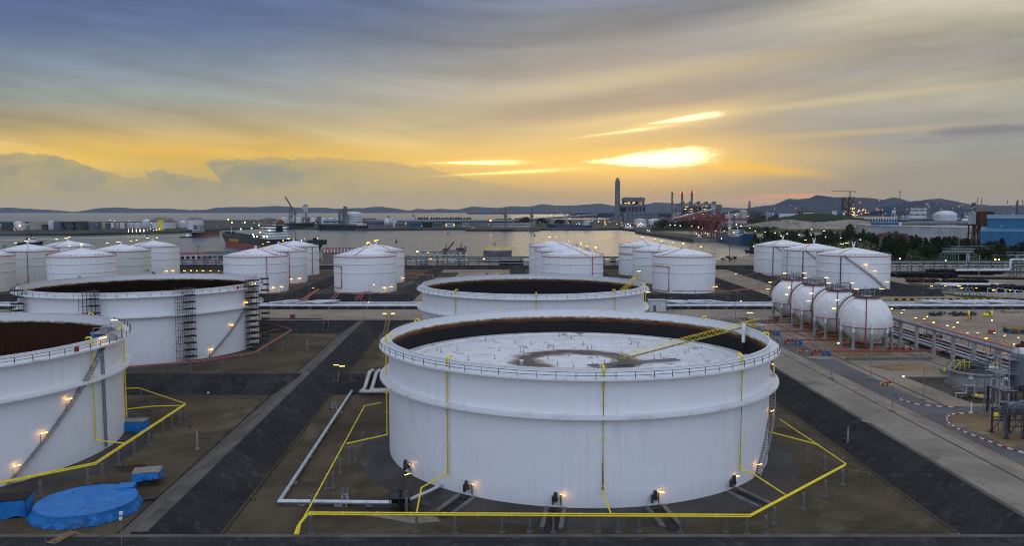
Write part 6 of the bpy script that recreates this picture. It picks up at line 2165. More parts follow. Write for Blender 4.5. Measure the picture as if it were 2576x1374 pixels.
for (px_, Y, top, lb) in ((498, 690, 616, 'wooden utility pole by the red two-storey building'), (1103, 720, 646, 'thin pole beside the jetty gantry'), (1028, 735, 641, 'thin pole left of the jetty gantry'), (2178 * .25 + 1290.6 if 0 else 1836, 720, 616, 'tall rusty mast on the shore left of the right-hand trio'), (11, 560, 615, 'pole with floodlights rising behind the leftmost tanks')):
    w = W(px_, top, Y)
    t = thing('shore_pole', (w.x, Y, 0), lb, 'pole')
    ob('pole', MB().cyl((0, 0, 0), (0, 0, w.z), .3, .2, n=7), M['rust'], t)
    ob('crossarm', MB().box(0, 0, w.z - 1.4, 4, .3, .3), M['rust'], t)

for (x, y, L, m1, m2, n, sd, z, wd_, lm, lb) in ((128, 262, 9, 'red', 'dsteel', 4, 21, 1.2, 2.6, 0, 'small red valve group beside the leg of the nearest sphere'), (152, 246, 8, 'pipew', 'gal', 5, 22, 2.0, 3, 1, 'pale pipe hoops between dark pipes and pink rack, near part'),
                                               (150, 286, 10, 'rust', 'dsteel', 5, 23, 1.8, 3, 1, 'rusty valve group by the pink rack, middle part'), (149, 318, 12, 'pipeg', 'dsteel', 6, 24, 2.2, 3, 2, 'grey valve group at the far end of the pipe track'), (133, 300, 9, 'red', 'rust', 4, 25, 1.3, 2.4, 0, 'red valve group beside the leg of the second sphere'),
                                               (160, 226, 9, 'pipew', 'rust', 5, 26, 1.6, 2.5, 0, 'low pale pipe hoops right of the pink rack'), (129, 330, 8, 'red', 'dsteel', 4, 27, 1.3, 2.4, 0, 'red valve group beside the leg of the third sphere'), (126, 226, 7, 'pipeg', 'yellow', 5, 28, 1.5, 3, 0, 'grey and yellow pipework just behind the round concrete tank')):
    manifold('valve_group', lb, x, y, L, m1, m2, n, sd, z, wd_, lm)
rnd = random.Random(12)
for k in range(34):                     # worn and stained patches of the yard
    if k < 18:
        x, y = rnd.uniform(104, 260), rnd.uniform(222, 372)
    elif k < 26:
        x, y = rnd.uniform(79, 91), rnd.uniform(115, 330)
    else:
        x, y = rnd.uniform(94, 101), rnd.uniform(120, 330)
    q = MB()
    rr = rnd.uniform(1.0, 3.0) if k >= 18 else rnd.uniform(3, 11)
    SHK[0] += 1
    blotch(q, Vector((x, y, 0)), rr, .012 + .0011 * SHK[0], 50 + k, rnd.uniform(.35, 1.6))
    ob('worn_patch', q, M[('slab', 'plateau', 'brownslab', 'plateau', 'slab')[k % 5] if k < 18 else ('slab', 'road', 'plateau')[k % 3]], kind='structure', smooth=False)
for k in range(12):                     # damp and pale patches of the basin floors
    x, y = (rnd.uniform(-44, 66), rnd.uniform(122, 133)) if k % 3 == 0 else ((rnd.uniform(56, 69), rnd.uniform(125, 200)) if k % 3 == 1 else (rnd.uniform(-82, -64), rnd.uniform(130, 212)))
    q = MB()
    SHK[0] += 1
    blotch(q, Vector((x, y, 0)), rnd.uniform(.8, 2.4), FLOOR + .004 + .0006 * k, 90 + k, rnd.uniform(.5, 1.8))
    ob('gravel_patch', q, M[('gravel3', 'gravel2', 'gravel2')[k % 3]], kind='structure', smooth=False)
# ------------------------------------------------------------------ ships
def lerp(a, b, t):
    return a + (b - a) * t


def hull_panel(L, B, zlo, zhi, zt, sheer, rake, a, b, deck=False, low=0.0):
    """hull strip between heights a and b (a, b in 0..1 of zlo..zt), stern at x=0, bow at x=L"""
    ts = [0, .03, .1, .25, .5, .7, .8, .87, .92, .96, .985, 1.0]
    def wd(t):
        if t < .1: return B / 2 * lerp(.8, 1, t / .1)
        if t < .78: return B / 2
        s = (t - .78) / .22
        return B / 2 * max(.03, math.sqrt(max(0, 1 - s ** 2.2)))
    def ww(t):
        if t < .12: return B / 2 * lerp(.35, 1, (t / .12) ** .6)
        if t < .72: return B / 2
        s = (t - .72) / .28
        return B / 2 * max(.02, (1 - s ** 1.6))
    rows = []
    for f in ((a, b) if not deck else (b, b)):
        r = []
        for t in ts:
            sh = sheer * max(0, (t - .72) / .28) ** 2 + low * max(0, (.12 - t) / .12)
            z = lerp(zlo, zt + sh, f) if f > .5 else lerp(zlo, zt, f)
            x = t * L - (1 - f) * rake * max(0, (t - .8) / .2) + (1 - f) * .03 * L * max(0, (.05 - t) / .05)
            w = lerp(ww(t), wd(t), f)
            r.append((x, w, z))
        rows.append(r)
    mb = MB()
    n = len(ts)
    if deck:
        vs = [(x, w, z - .05) for x, w, z in rows[0]] + [(x, -w, z - .05) for x, w, z in rows[0]]
        mb.add(vs, [(i, i + 1, n + i + 1, n + i) for i in range(n - 1)])
        return mb
    for sg in (1, -1):
        vs = [(x, sg * w, z) for x, w, z in rows[0]] + [(x, sg * w, z) for x, w, z in rows[1]]
        mb.add(vs, [(i, i + 1, n + i + 1, n + i) for i in range(n - 1)])
    (x0, w0, z0), (x1, w1, z1) = rows[0][0], rows[1][0]
    mb.add([(x0, -w0, z0), (x0, w0, z0), (x1, w1, z1), (x1, -w1, z1)], [(0, 1, 2, 3)])
    return mb


def heading(p, q):
    return math.atan2(q.y - p.y, q.x - p.x)


def ship(name, label, stern, bow, B, fb, hullm, house=(.06, .2, 3), housem='white', boot=.35, sheer=3, cranes=(), cranem='yellow', clutter=True, funnel='hullbl', lights=(), cat='ship', text=None, rake=None, mast=.9, deckm='deckg', low=0.0):
    """stern, bow: world points on the water; fb: freeboard"""
    L = (bow - stern).length
    t = thing(name, (stern.x, stern.y, SEA), label, cat, rz=heading(stern, bow))
    rake = rake if rake is not None else L * .035
    ob('hull', hull_panel(L, B, -1.5, 0, fb, sheer, rake, boot, 1, low=low), M[hullm], t)
    if boot > .1:
        ob('boot_topping', hull_panel(L, B, -1.5, 0, fb, sheer, rake, 0, boot), M['boot'], t)
    ob('deck', hull_panel(L, B, -1.5, 0, fb, sheer, rake, 1, 1, True, low=low), M[deckm], t)
    h0, h1, ns = house
    lv = max(2.8, min(3.4, L * .03))
    q, bands = MB(), []
    xm, hl = (h0 + h1) / 2 * L, (h1 - h0) * L
    z = fb
    for k in range(ns):
        f = 1 - .12 * k
        w = B * (.86 if k == 0 else .72) if k < ns - 1 else B * .98
        ll = hl * f if k < ns - 1 else hl * .45
        xx = xm + (hl * (1 - f) * .35)
        q.box(xx, 0, z, ll, w, lv if k < ns - 1 else lv * .9)
        bands.append((xx, z + lv * .45, ll + .16, w + .16, lv * (.28 if k < ns - 1 else .42)))
        z += lv if k < ns - 1 else lv * .9
    ob('superstructure', q, M[housem], t)
    for bx, bz, bl, bw, bh in bands:
        unit('window_band', t, 'dark', bx, 0, bz, bl, bw, bh)
    fx = xm - hl * .52
    ob('funnel', MB().box(fx, 0, fb + lv * (ns - 1) * .7, hl * .28, B * .2, lv * 1.9, 0, .85, .8), M[funnel], t)
    ob('mast', MB().cyl((xm + 1, 0, z), (xm + 1, 0, z + lv * 2), .35, .15, n=6).bar((xm + 1, -2, z + lv * 1.3), (xm + 1, 2, z + lv * 1.3), .25).cyl((L * mast, 0, fb + sheer * .5), (L * mast, 0, fb + sheer + lv * 2.4), .4, .2, n=6), M[housem], t)
    if clutter:
        q = MB()
        x0, x1 = (h1 * L + 4, L * .9) if h0 < .5 else (L * .08, h0 * L - 4)
        for k in range(-1, 2):
            q.tube([(x0, k * B * .1, fb + 1.3), (x1, k * B * .08, fb + 1.3)], .45, 6)
        n = max(3, int((x1 - x0) / (B * .45)))
        for k in range(n):
            x = lerp(x0, x1, (k + .5) / n)
            q.box(x, 0, fb, 1.2, B * .62, 1.5).cyl((x, B * .28, fb), (x, B * .28, fb + 3.2), .5, n=7).cyl((x + 2, -B * .25, fb), (x + 2, -B * .25, fb + 2.6), .5, n=7)
        q.box(L * .93, 0, fb + sheer * .6, L * .04, B * .35, 2.2)
        ob('deck_gear', q, M['dsteel'], t)
    for k, (f, hh, ang, ll) in enumerate(cranes):
        c = ob('crane', MB().cyl((f * L, 0, fb), (f * L, 0, fb + hh * .45), .075 * hh ** .75, n=9).box(f * L, 0, fb + hh * .42, hh * .1, hh * .1, hh * .12), M[cranem], t)
        ob('jib', MB().truss((f * L, 0, fb + hh * .5), (f * L + ll * math.cos(ang), 0, fb + hh * .5 + ll * math.sin(ang)), hh * .045, hh * .045, 8, hh * .013), M[cranem], c)
    for (f, y, z_, m) in lights:
        ob('lamp', MB().sph(f * L, y * B, fb + z_, max(.5, L * .0028), 8, 5), M[m], t)
    if text:
        s, f, zc, size, side = text
        o_ = ob('lettering', text_mesh(s, size, M['gold'], .12), None, t, loc=(f * L, side * (B / 2 + .15), zc))
        o_.rotation_euler = (PI / 2, 0, PI if side > 0 else 0)
    return t


def tug(name, label, px_, py_, L, hd, hullm='hullb', housem='white', lights=1, funnelm='dark', cat='tugboat'):
    c = G(px_, py_, SEA)
    t = thing(name, (c.x - math.cos(hd) * L / 2, c.y - math.sin(hd) * L / 2, SEA), label, cat, rz=hd)
    B = L * .3
    ob('hull', hull_panel(L, B, -1, 0, L * .075, L * .06, L * .05, 0, 1), M[hullm], t)
    ob('deck', hull_panel(L, B, -1, 0, L * .075, L * .06, L * .05, 1, 1, True), M['deckg'], t)
    q = MB().box(L * .55, 0, L * .075, L * .32, B * .62, L * .085).box(L * .6, 0, L * .16, L * .17, B * .5, L * .09)
    ob('deckhouse', q, M[housem], t)
    ob('window', MB().box(L * .6, 0, L * .195, L * .175, B * .52, L * .03), M['glass'], t)
    ob('funnel', MB().cyl((L * .42, -B * .18, L * .16), (L * .42, -B * .18, L * .25), L * .025, n=8).cyl((L * .42, B * .18, L * .16), (L * .42, B * .18, L * .25), L * .025, n=8), M[funnelm], t)
    ob('mast', MB().cyl((L * .56, 0, L * .25), (L * .56, 0, L * .47), L * .014, L * .007, n=6).bar((L * .56, -B * .2, L * .38), (L * .56, B * .2, L * .38), L * .01), M['rust'], t)
    ob('fender', MB().tube([(L * .99, 0, L * .1), (L * .93, B * .3, L * .085), (L * .75, B * .5, L * .07), (L * .3, B * .53, L * .06), (0, B * .45, L * .06)], L * .014, 6), M['dark'], t)
    for k in range(lights):
        ob('lamp', MB().sph(L * (.5 + .12 * k), -B * .2, L * (.2 + .07 * k), max(.5, L * .016), 8, 5), M['fwhite'], t)
    return t


# big black-and-red ship with gold lettering, and the vessel lying astern of it
b, s_ = G(571, 616, SEA), G(722, 637, SEA)
ship('tanker_ship', 'dark grey and red tanker with gold lettering on its bow, deck lights on', s_, b, 34, 16.5, 'hullg', (.1, .21, 5), 'white', .52, 3.5, (), 'yellow', True, 'dark',
     [(.96, 0, 22, 'fsod'), (.84, .1, 18, 'fsod'), (.6, .1, 19, 'fsod'), (.72, 0, 9, 'fwhite'), (.34, .4, 4, 'fwhite'), (.3, .45, 2, 'fwhite'), (.25, .45, 2, 'fwhite'), (.4, .3, 12, 'fgreen'), (.36, .1, 16, 'fgreen'), (.2, .45, 8, 'fsod'), (.3, -.3, 10, 'fgreen'), (.15, .45, 3, 'fwhite'), (.1, .45, 3, 'fgreen'), (.18, .2, 13, 'fgreen'), (.12, .3, 11, 'fgreen')],
     text=('GOLDEN ENERGY', .68, 8.3, 5.6, 1) if 0 else ('GOLDEN  ENERGY', .62, 8.6, 6.0, 1))
b, s_ = G(690, 614, SEA), G(806, 628, SEA)
ship('barge_ship', 'low black tanker barge moored just astern of the lettered tanker', b, s_, 26, 6, 'hullb', (.9, .97, 2), 'dsteel', .0, 1, ((.5, 14, 1.4, 8), (.3, 11, 1.5, 7)), 'timber', True, 'dark', [(.95, 0, 9, 'fwhite'), (.55, .2, 3, 'fgreen')])
b, s_ = G(553, 592, SEA), G(489, 598, SEA)
ship('coaster_ship', 'small black-hulled coaster with red waterline heading right, left of the lettered tanker', s_, b, 17, 10.5, 'hullb', (.05, .24, 4), 'pale', .42, 3.5, (), 'yellow', True, 'hullbl', [(.2, .2, 10, 'fwhite')])
tug('tugboat', 'tugboat towing astern of the small coaster, mid harbour', 471, 598, 28, .1)
tug('tugboat', 'lone tugboat with tall mast crossing the calm streak at far left', 76, 615, 40, .02)
b, s_ = G(701, 577, SEA), G(792, 575, SEA)
ship('cargo_ship', 'dark cargo ship with lit yellow deckhouse and raised cranes at the far quay', b, s_, 24, 15, 'hullb', (.02, .1, 4), 'timber', .0, 2, ((.45, 60, 2.2, 55), (.36, 46, 1.7, 30), (.3, 40, 1.6, 26)), 'slate', True, 'orange', [(.06, -.5, 11, 'fsod'), (.02, -.5, 12, 'fsod'), (.65, -.4, 6, 'fgreen'), (.92, -.4, 8, 'fwhite'), (.96, -.4, 2, 'fgreen')])
b, s_ = G(800, 579, SEA), G(923, 580, SEA)
ship('tanker_ship', 'long black tanker with red and white deckhouse moored below the ringed tank', s_, b, 28, 13, 'hullb', (.05, .16, 3), 'white', .12, 2, ((.55, 22, 1.5, 12), (.45, 20, 1.5, 12)), 'dsteel', True, 'red', [(.12, .3, 8, 'fsod')])
b, s_ = G(1376, 577, SEA), G(1488, 578, SEA)
ship('bulk_carrier', 'blue bulk carrier with pale yellow deck cranes at the far quay', s_, b, 26, 13, 'hullbl', (.05, .16, 4), 'white', .2, 2, ((.56, 44, 2.75, 36), (.54, 44, .5, 58), (.88, 34, 2.2, 40)), 'tcream', True, 'white', [(.9, 0, 26, 'fsod'), (.3, 0, 26, 'fsod')])
b, s_ = G(1806, 606, SEA), G(1884, 619, SEA)
ship('cargo_ship', 'blue cargo ship with white deckhouse at the quay beneath the red cranes', s_, b, 20, 12, 'hullbl', (.22, .46, 3), 'white', .12, 3, ((.62, 30, 1.35, 24), (.56, 30, .9, 26)), 'pale', False, 'hullbl', [(.1, -.3, 14, 'fwhite'), (.12, .3, 17, 'fwhite'), (.6, .4, 7, 'fgreen'), (.48, .3, 12, 'fwhite'), (.3, .4, 6, 'fsod')], low=6)
tug('red_workboat', 'bright red and white workboat moored at the tip of the long quay', 1585, 579, 62, 2.6, 'red', 'white', 2)
tug('tugboat', 'dark tug with white wheelhouse moored along the long quay', 1634, 589, 34, 2.9, 'hullb', 'white', 2)
tug('tugboat', 'tug with lit white deckhouse, left one of the raft beside the blue ship', 1764, 605, 34, 3.1, 'hullb', 'white', 3)
tug('tugboat', 'second tug of the raft, close against the bow of the blue ship', 1786, 602, 34, 3.1, 'hullb', 'white', 3)
tug('tugboat', 'dark red-trimmed tug half hidden behind the right-hand cone tank', 1899, 637, 30, 2.2, 'hullb', 'rust', 2, 'red')
tug('tugboat', 'tug with tall masts lying behind the dark red-trimmed tug', 1912, 617, 30, 2.6, 'hullb', 'pale', 2, 'red')
for (px_, py_, lb) in ((370, 596, 'dark buoy afloat in front of the far tank farm'), (1127, 589, 'dark buoy floating in mid harbour, right of centre'), (997, 610, 'green spar buoy floating between the jetty and the far shore'), (1345, 594, 'dark buoy floating left of the cone-tank lamps')):
    c = G(px_, py_, SEA)
    t = thing('buoy', (c.x, c.y, SEA), lb, 'buoy')
    ob('float', MB().cyl((0, 0, -.5), (0, 0, 1.2), 2.0, 1.8, n=12).cyl((0, 0, 1.2), (0, 0, 5), 1.0, .35, n=8), M['dark'], t)
    ob('topmark', MB().sph(0, 0, 5.6, .8, 8, 6), M['greens'], t)
c = G(1184, 577, SEA)
for (px_, L, m, lb) in ((344, 46, 'brown', 'low work barge with yellow tower and lights at the far jetty'), (1185, 30, 'timber', 'small yellow work barge near the conveyor shore')):
    c = G(px_ if px_ > 500 else 388, 578 if px_ > 500 else 585, SEA)
    t = thing('work_barge', (c.x, c.y, SEA), lb, 'barge')
    ob('hull', MB().box(0, 0, -1, L, 14, 4), M[m], t)
    ob('cabin', MB().box(L * .2, 0, 3, L * .3, 9, 4), M['yellow'], t)
    if px_ < 500:
        ob('tower', MB().lattice(L * .35, 0, 3, 8, 8, 26, 4, 1.4), M['yellow'], t)
        for k in range(6):
            ob('lamp', MB().sph(-20 + k * 7, -5, 5 + (k % 3) * 2, .5, 7, 4), M['fwhite'], t)
c = G(343, 589, SEA)
t = thing('mooring_dolphin', (c.x, c.y, SEA), 'lit mooring platform on piles, left of the yellow-tower barge', 'mooring platform')
ob('deck', MB().box(0, 0, 3.5, 42, 12, 1.5), M['concd'], t)
ob('pile', MB().box(-16, 0, -3, 3, 8, 6.5).box(-5, 0, -3, 3, 8, 6.5).box(6, 0, -3, 3, 8, 6.5).box(16, 0, -3, 3, 8, 6.5), M['dark'], t)
for k in range(5):
    ob('lamp', MB().cyl((-17 + k * 8.5, 0, 5), (-17 + k * 8.5, 0, 10), .3, n=5).sph(-17 + k * 8.5, 0, 10, .5, 7, 4), M['fwhite'], t)

# ------------------------------------------------------------------ far tanks and plant buildings
def far_tank(px0, px1, ytop, ybase, m, label, rise=0, dome=None, Y=None, rings=0, group='tanks of the far farms', stair=False):
    Y = Y or G(0, ybase).y
    x0, x1 = XA(px0, Y), XA(px1, Y)
    R = abs(x1 - x0) / 2
    hh = W(0, ytop, Y).z
    t = thing('storage_tank', ((x0 + x1) / 2, Y + R, 0), label, 'storage tank', group)
    ob('shell', MB().lathe([(R, 0), (R, hh)], 32), M[m], t)
    rf = dome or m
    if rise:
        if dome:
            ob('roof', MB().lathe([(R * 1.02, hh)] + [(R * 1.02 * math.cos(a * .3), hh + rise * math.sin(a * .3)) for a in range(1, 6)] + [(.02, hh + rise)], 32), M[rf], t)
        else:
            ob('roof', MB().lathe([(R * 1.02, hh), (.02, hh + rise)], 32), M[rf], t)
    else:
        ob('roof', MB().lathe([(R * 1.01, hh), (R * .98, hh + .6), (.02, hh + 1.2)], 32), M[rf], t)
    for k in range(rings):
        ob('stiffening_ring', MB().lathe([(R, hh * (k + 1) / (rings + 1)), (R * 1.025, hh * (k + 1) / (rings + 1)), (R * 1.025, hh * (k + 1) / (rings + 1) - hh * .025), (R, hh * (k + 1) / (rings + 1) - hh * .025)], 32), M['tgrey'], t)
    if stair:
        ob('stair', MB().tube([pol(R + .8, -150 + k * 8, hh * (1 - k / 10)) for k in range(11)], .9, 4), M['dark'], t)
    return t


zx = lambda v: v * .1753
zy = lambda v: 509.8 + v * .1753
FT = [(-30, 150, 292, 400, 'tdark', 'dark blue-grey far tank at the left frame edge', 0, None), (150, 282, 285, 405, 'twhite', 'white far tank with stair, second from the left edge', 3, None), (285, 345, 305, 385, 'twhite', 'small white far tank with an orange lamp beside it', 3, None),
      (345, 602, 288, 390, 'tcream', 'wide cream far tank in the left part of the farm', 0, None), (568, 655, 318, 395, 'tdark', 'low dark far tank right of the wide cream one', 0, None), (655, 757, 272, 390, 'twhite', 'tall pale far tank next to the dark group', 2, None),
      (732, 865, 272, 396, 'tgrey', 'blue-grey far tank right of the tall pale one', 0, None), (870, 1002, 277, 396, 'tdark', 'dark far tank with diagonal stair in the middle of the farm', 0, None), (990, 1198, 272, 394, 'tdark', 'widest dark far tank of the farm', 0, None),
      (1232, 1405, 277, 395, 'tgrey', 'blue-grey far tank, rightmost of the dark group', 0, None), (1405, 1490, 294, 372, 'tcream', 'pale far tank just right of the dark group', 2, None), (1488, 1560, 308, 376, 'tdark', 'small dark far tank between two pale ones', 0, None),
      (1560, 1622, 294, 372, 'twhite', 'narrow pale far tank left of a dark gap', 0, None), (1635, 1700, 298, 372, 'tcream', 'narrow cream far tank near the lit whitish ones', 0, None), (1700, 1765, 294, 372, 'twhite', 'narrow white far tank beside the cream narrow one', 0, None),
      (1798, 1900, 296, 370, 'twhite', 'whitish far tank with two lights, left one of a pair', 1.5, None), (1900, 2005, 296, 370, 'twhite', 'whitish far tank, right one of the pair near the dome', 1.5, None), (2010, 2135, 265, 366, 'twhite', 'tall white far tank touching the brown-domed one', 6, None)]
for a, b_, yt, yb, m, lb, rs, dm in FT:
    far_tank(zx(a), zx(b_), zy(yt), zy(yb), m, lb, rs, dm, stair='stair' in lb)
far_tank(zx(2083), zx(2427), zy(282), zy(372), 'twhite', 'very wide white far tank under a brown dome roof', 14, 'tbrown')
z2x = lambda v: 419.4 + v * .1753
for a, b_, yt, yb, m, lb, rs, dm, yy in ((20, 146, 262, 335, 'tcream', 'pale far tank right of the brown-domed one', 3, None, 2300), (146, 262, 280, 335, 'twhite', 'white cone-topped far tank behind the coaster, left of the ochre-roofed one', 5, None, 2200), (250, 472, 248, 356, 'twhite', 'white far tank with ochre roof and curved brown pipe', 7, 'tbrown', 2000),
                                 (1315, 1535, 236, 320, 'tbrown', 'brown-grey cone-roof far tank left of the pale tower', 7, None, 2700), (1582, 1732, 222, 320, 'twhite', 'white far tank behind the lit cargo ship', 4, None, 2700), (1840, 1925, 222, 300, 'twhite', 'white far tank with a green light, under the pale tower', 3, None, 2700),
                                 (1926, 2040, 222, 322, 'tbrown', 'brown far tank at the foot of the pale tower with a white lit panel', 5, 'tbrown', 2500), (2042, 2136, 235, 320, 'twhite', 'white far tank left of the grey transfer tower', 3, None, 2400), (2205, 2290, 226, 290, 'twhite', 'small white far tank right of the transfer tower', 2, None, 2900),
                                 (2290, 2400, 228, 290, 'twhite', 'low white far tank, middle of three behind the long tube conveyor', 3, None, 2900), (2400, 2490, 228, 290, 'twhite', 'low white far tank next to the ringed one', 2, None, 2900)):
    far_tank(z2x(a), z2x(b_), zy(yt), zy(yb), m, lb, rs, dm, Y=yy)
z3x = lambda v: 838.9 + v * .1753
t = far_tank(z3x(137), z3x(388), zy(165), zy(348), 'twhite', 'big white far tank with rings and a domed top, moored tanker in front', 8, 'twhite', Y=2400, rings=4)
x, Y = XA(z3x(140), 2390), 2390
t = thing('lift_tower', (x - 6, Y, 0), 'dark lattice lift tower against the big ringed tank', 'tower')
ob('frame', MB().lattice(0, 0, 0, 14, 12, W(0, zy(118), Y).z, 8, 2.0).box(12, 0, 20, 10, 8, 40), M['slate'], t)
ob('cabin', MB().box(8, 0, W(0, zy(135), Y).z, 18, 10, 9), M['slate'], t)
far_tank(z3x(845), z3x(902), zy(262), zy(330), 'twhite', 'small white far tank touching the white sphere', 1, None, Y=2300)


def far_sphere(px0, px1, ytop, Y, label, m='twhite'):
    R = (XA(px1, Y) - XA(px0, Y)) / 2
    zc = W(0, ytop, Y).z - R
    t = thing('storage_sphere', (XA((px0 + px1) / 2, Y), Y, 0), label, 'gas sphere')
    ob('vessel', MB().sph(0, 0, zc, R, 28, 16), M[m], t)
    q = MB()
    for k in range(8):
        p = pol(R * .97, k * 45 + 10, 0)
        q.cyl((p.x, p.y, 0), (p.x, p.y, zc), R * .055, n=6)
    ob('legs', q, M['conc'], t)
    ob('stair', MB().tube([(R * 1.04 * math.sin(a * .17) * .35 + R * .25 * (a / 9), -R * 1.04 * math.cos(1.57 - a * .17), zc + R * 1.04 * math.cos(a * .17)) for a in range(9)] + [(R * .75, -R * .8, 0)], R * .05, 4), M['rust'], t)
    ob('platform', MB().cyl((0, 0, zc + R), (0, 0, zc + R + 2), R * .25, n=10).lattice(0, 0, zc + R + 2, R * .4, R * .4, 4, 1, .6), M['rust'], t)
    return t


far_sphere(z3x(723), z3x(847), zy(218), 2250, 'white far sphere with brown stair above the jetty')
far_sphere(z3x(1080), z3x(1216), zy(194), 2700, 'pinkish-white far sphere left of the row of conical trees', 'tcream')


def bld(name, label, px0, px1, ytop, ybase, m, Y=None, depth=.5, roof=None, win=(0, 0), lit=0, cat='building', par=1.0, seed=0):
    Y = Y or G(0, ybase).y
    x0, x1 = XA(px0, Y), XA(px1, Y)
    L, hh = abs(x1 - x0), W(0, ytop, Y).z
    dp = max(8, L * depth)
    t = thing(name, ((x0 + x1) / 2, Y + dp / 2, 0), label, cat, rz=-math.atan2((x0 + x1) / 2, Y))
    ob('wall', MB().box(0, 0, 0, L, dp, hh), M[m], t)
    ob('roof', MB().box(0, 0, hh, L * 1.02, dp * 1.02, par), M[roof or m], t)
    if win[0]:
        rnd = random.Random(seed + int(px0))
        for r in range(win[1]):
            for k in range(win[0]):
                nm_, m_ = ('lit_window', 'lit') if rnd.random() < lit else ('window', 'dark')
                unit(nm_, t, m_, -L / 2 + L * (k + .5) / win[0], -dp / 2 - .05, hh * (r + .45) / (win[1] + .1), L / win[0] * .6, .3, hh / (win[1] + .1) * .38)
    return t


bld('transfer_tower', 'grey conveyor transfer tower beyond the moored black tanker', z2x(2150), z2x(2207), zy(207), zy(318), 'slate', 2400, .8)
bld('office_block', 'long low grey-brown block right of the ringed tank', z3x(392), z3x(608), zy(228), zy(335), 'brown', 2700, .3, win=(12, 2))
bld('storehouse', 'brown-roofed storehouse left of the white sphere', z3x(470), z3x(722), zy(262), zy(330), 'slate', 2300, .3, 'brown', (10, 1))
bld('storehouse', 'pale low storehouse behind the grey-brown block', z3x(610), z3x(730), zy(226), zy(290), 'pale', 2900, .3)
for k in range(7):
    bld('low_shed', ['grey shed under the tube conveyor near the white sphere', 'blue-trimmed shed below the conical trees', 'dark shed below the middle of the conical trees', 'shed with green tarps below the conical trees', 'white-lit shed at the right of the tree row', 'small pale shed left of the quay', 'narrow shed under the conveyor tower'][k],
        z3x((880, 1085, 1280, 1420, 1600, 1840, 1030)[k]), z3x((1010, 1260, 1415, 1560, 1740, 1975, 1085)[k]), zy((292, 290, 285, 292, 300, 292, 262)[k]), zy(345), ('slate', 'hullbl', 'dark', 'greens', 'pale', 'pale', 'slate')[k], 2250 + 12 * k, .25, ('greyc', 'blue', 'slate', 'greens', 'twhite', 'greyc', 'greyc')[k], (5, 1), .06)
bld('transfer_tower', 'pale conveyor tower beside the quay, left of the dark wood', z3x(1980), z3x(2046), zy(262), zy(335), 'slate', 2350, .8)
bld('warehouse', 'long quayside warehouse with lit eaves, between the two harbour cranes', z3x(2235), z3x(2890), zy(294), zy(358), 'pale', 2300, .1, 'brown', (26, 1), .1, 'warehouse')
# pale look-out tower
Y = 2750
x = XA(768.5, Y)
t = thing('lookout_tower', (x, Y, 0), 'pale slab tower with overhanging head standing above the far tanks', 'tower')
hh = W(0, 516, Y).z
ob('shaft', MB().box(2, 0, 0, 9, 10, hh), M['pale'], t)
ob('head', MB().add([(-9, -6, hh - 14), (6, -6, hh - 14), (6, 6, hh - 14), (-9, 6, hh - 14), (-9, -6, hh - 2), (6, -6, hh - 2), (6, 6, hh - 2), (-9, 6, hh - 2), (-1, -6, hh - 22), (6, -6, hh - 22), (6, 6, hh - 22), (-1, 6, hh - 22)],
                    [(4, 5, 6, 7), (0, 1, 5, 4), (3, 2, 6, 7), (0, 4, 7, 3), (8, 9, 1, 0), (11, 10, 2, 3), (8, 0, 3, 11), (8, 11, 10, 9), (1, 2, 6, 5)]).box(1, 0, hh - 2, 12, 10, 5), M['pale'], t)
ob('window', MB().box(2, -5.1, hh * .3, 5, .3, hh * .45), M['slate'], t)

# tube conveyors on trestles
def conveyor(label, a, b_, r, m, n, lift=0.0, name='tube_conveyor'):
    """a, b_: (px, py, Y)"""
    p, q_ = W(*a), W(*b_)
    t = thing(name, (p.x, p.y, 0), label, 'conveyor')
    d = Vector((q_.x - p.x, q_.y - p.y, 0))
    ob('tube', MB().tube([(0, 0, p.z), (d.x * .5, d.y * .5, (p.z + q_.z) / 2), (d.x, d.y, q_.z)], r, 10), M[m], t)
    k_ = MB()
    for k in range(n + 1):
        f = k / n
        z = lerp(p.z, q_.z, f) - r
        if z > 3:
            k_ = MB()
            for s in (-r * 1.3, r * 1.3):
                k_.bar((d.x * f + s, d.y * f, 0), (d.x * f + s * .5, d.y * f, z), r * .3)
            k_.bar((d.x * f - r * 1.3, d.y * f, z * .5), (d.x * f + r * 1.3, d.y * f, z * .5), r * .25)
            ob('trestle', k_, M[m], t)
    return t


conveyor('long blue-grey tube conveyor along the far shore past the spheres', (815, 556.5, 2500), (1290, 555.5, 2250), 4.2, 'pipeg', 34)
conveyor('rising tube conveyor from the wood to the power station', (1291, 555.5, 2600), (1500, 540.5, 3300), 4.2, 'pipeg', 18)
conveyor('short sloping conveyor into the grey transfer tower', (782, 565, 2380), (800, 552, 2395), 2.5, 'slate', 5)
conveyor('steep pale conveyor rising behind the red cranes', (1690, 551, 2700), (1797, 526, 3300), 4.5, 'pale', 10)
conveyor('thin sloping chute from the chimney base to the boiler house', (1546, 541, 3800), (1561, 522.5, 3800), 5, 'slate', 3)
Y = 3300
x0 = XA(505, Y)
t = thing('pier_trestle', (x0, Y, 0), 'long dark pier trestle on piers crossing the far water', 'pier')
L = XA(705, Y) - x0
ob('deck', MB().box(L / 2, 0, W(0, 557, Y).z, L, 12, 6), M['slate'], t)
for k in range(16):
    ob('pier', MB().box(L * (k + .5) / 16, 0, -6, 9, 9, W(0, 557, Y).z + 6), M['slate'], t)

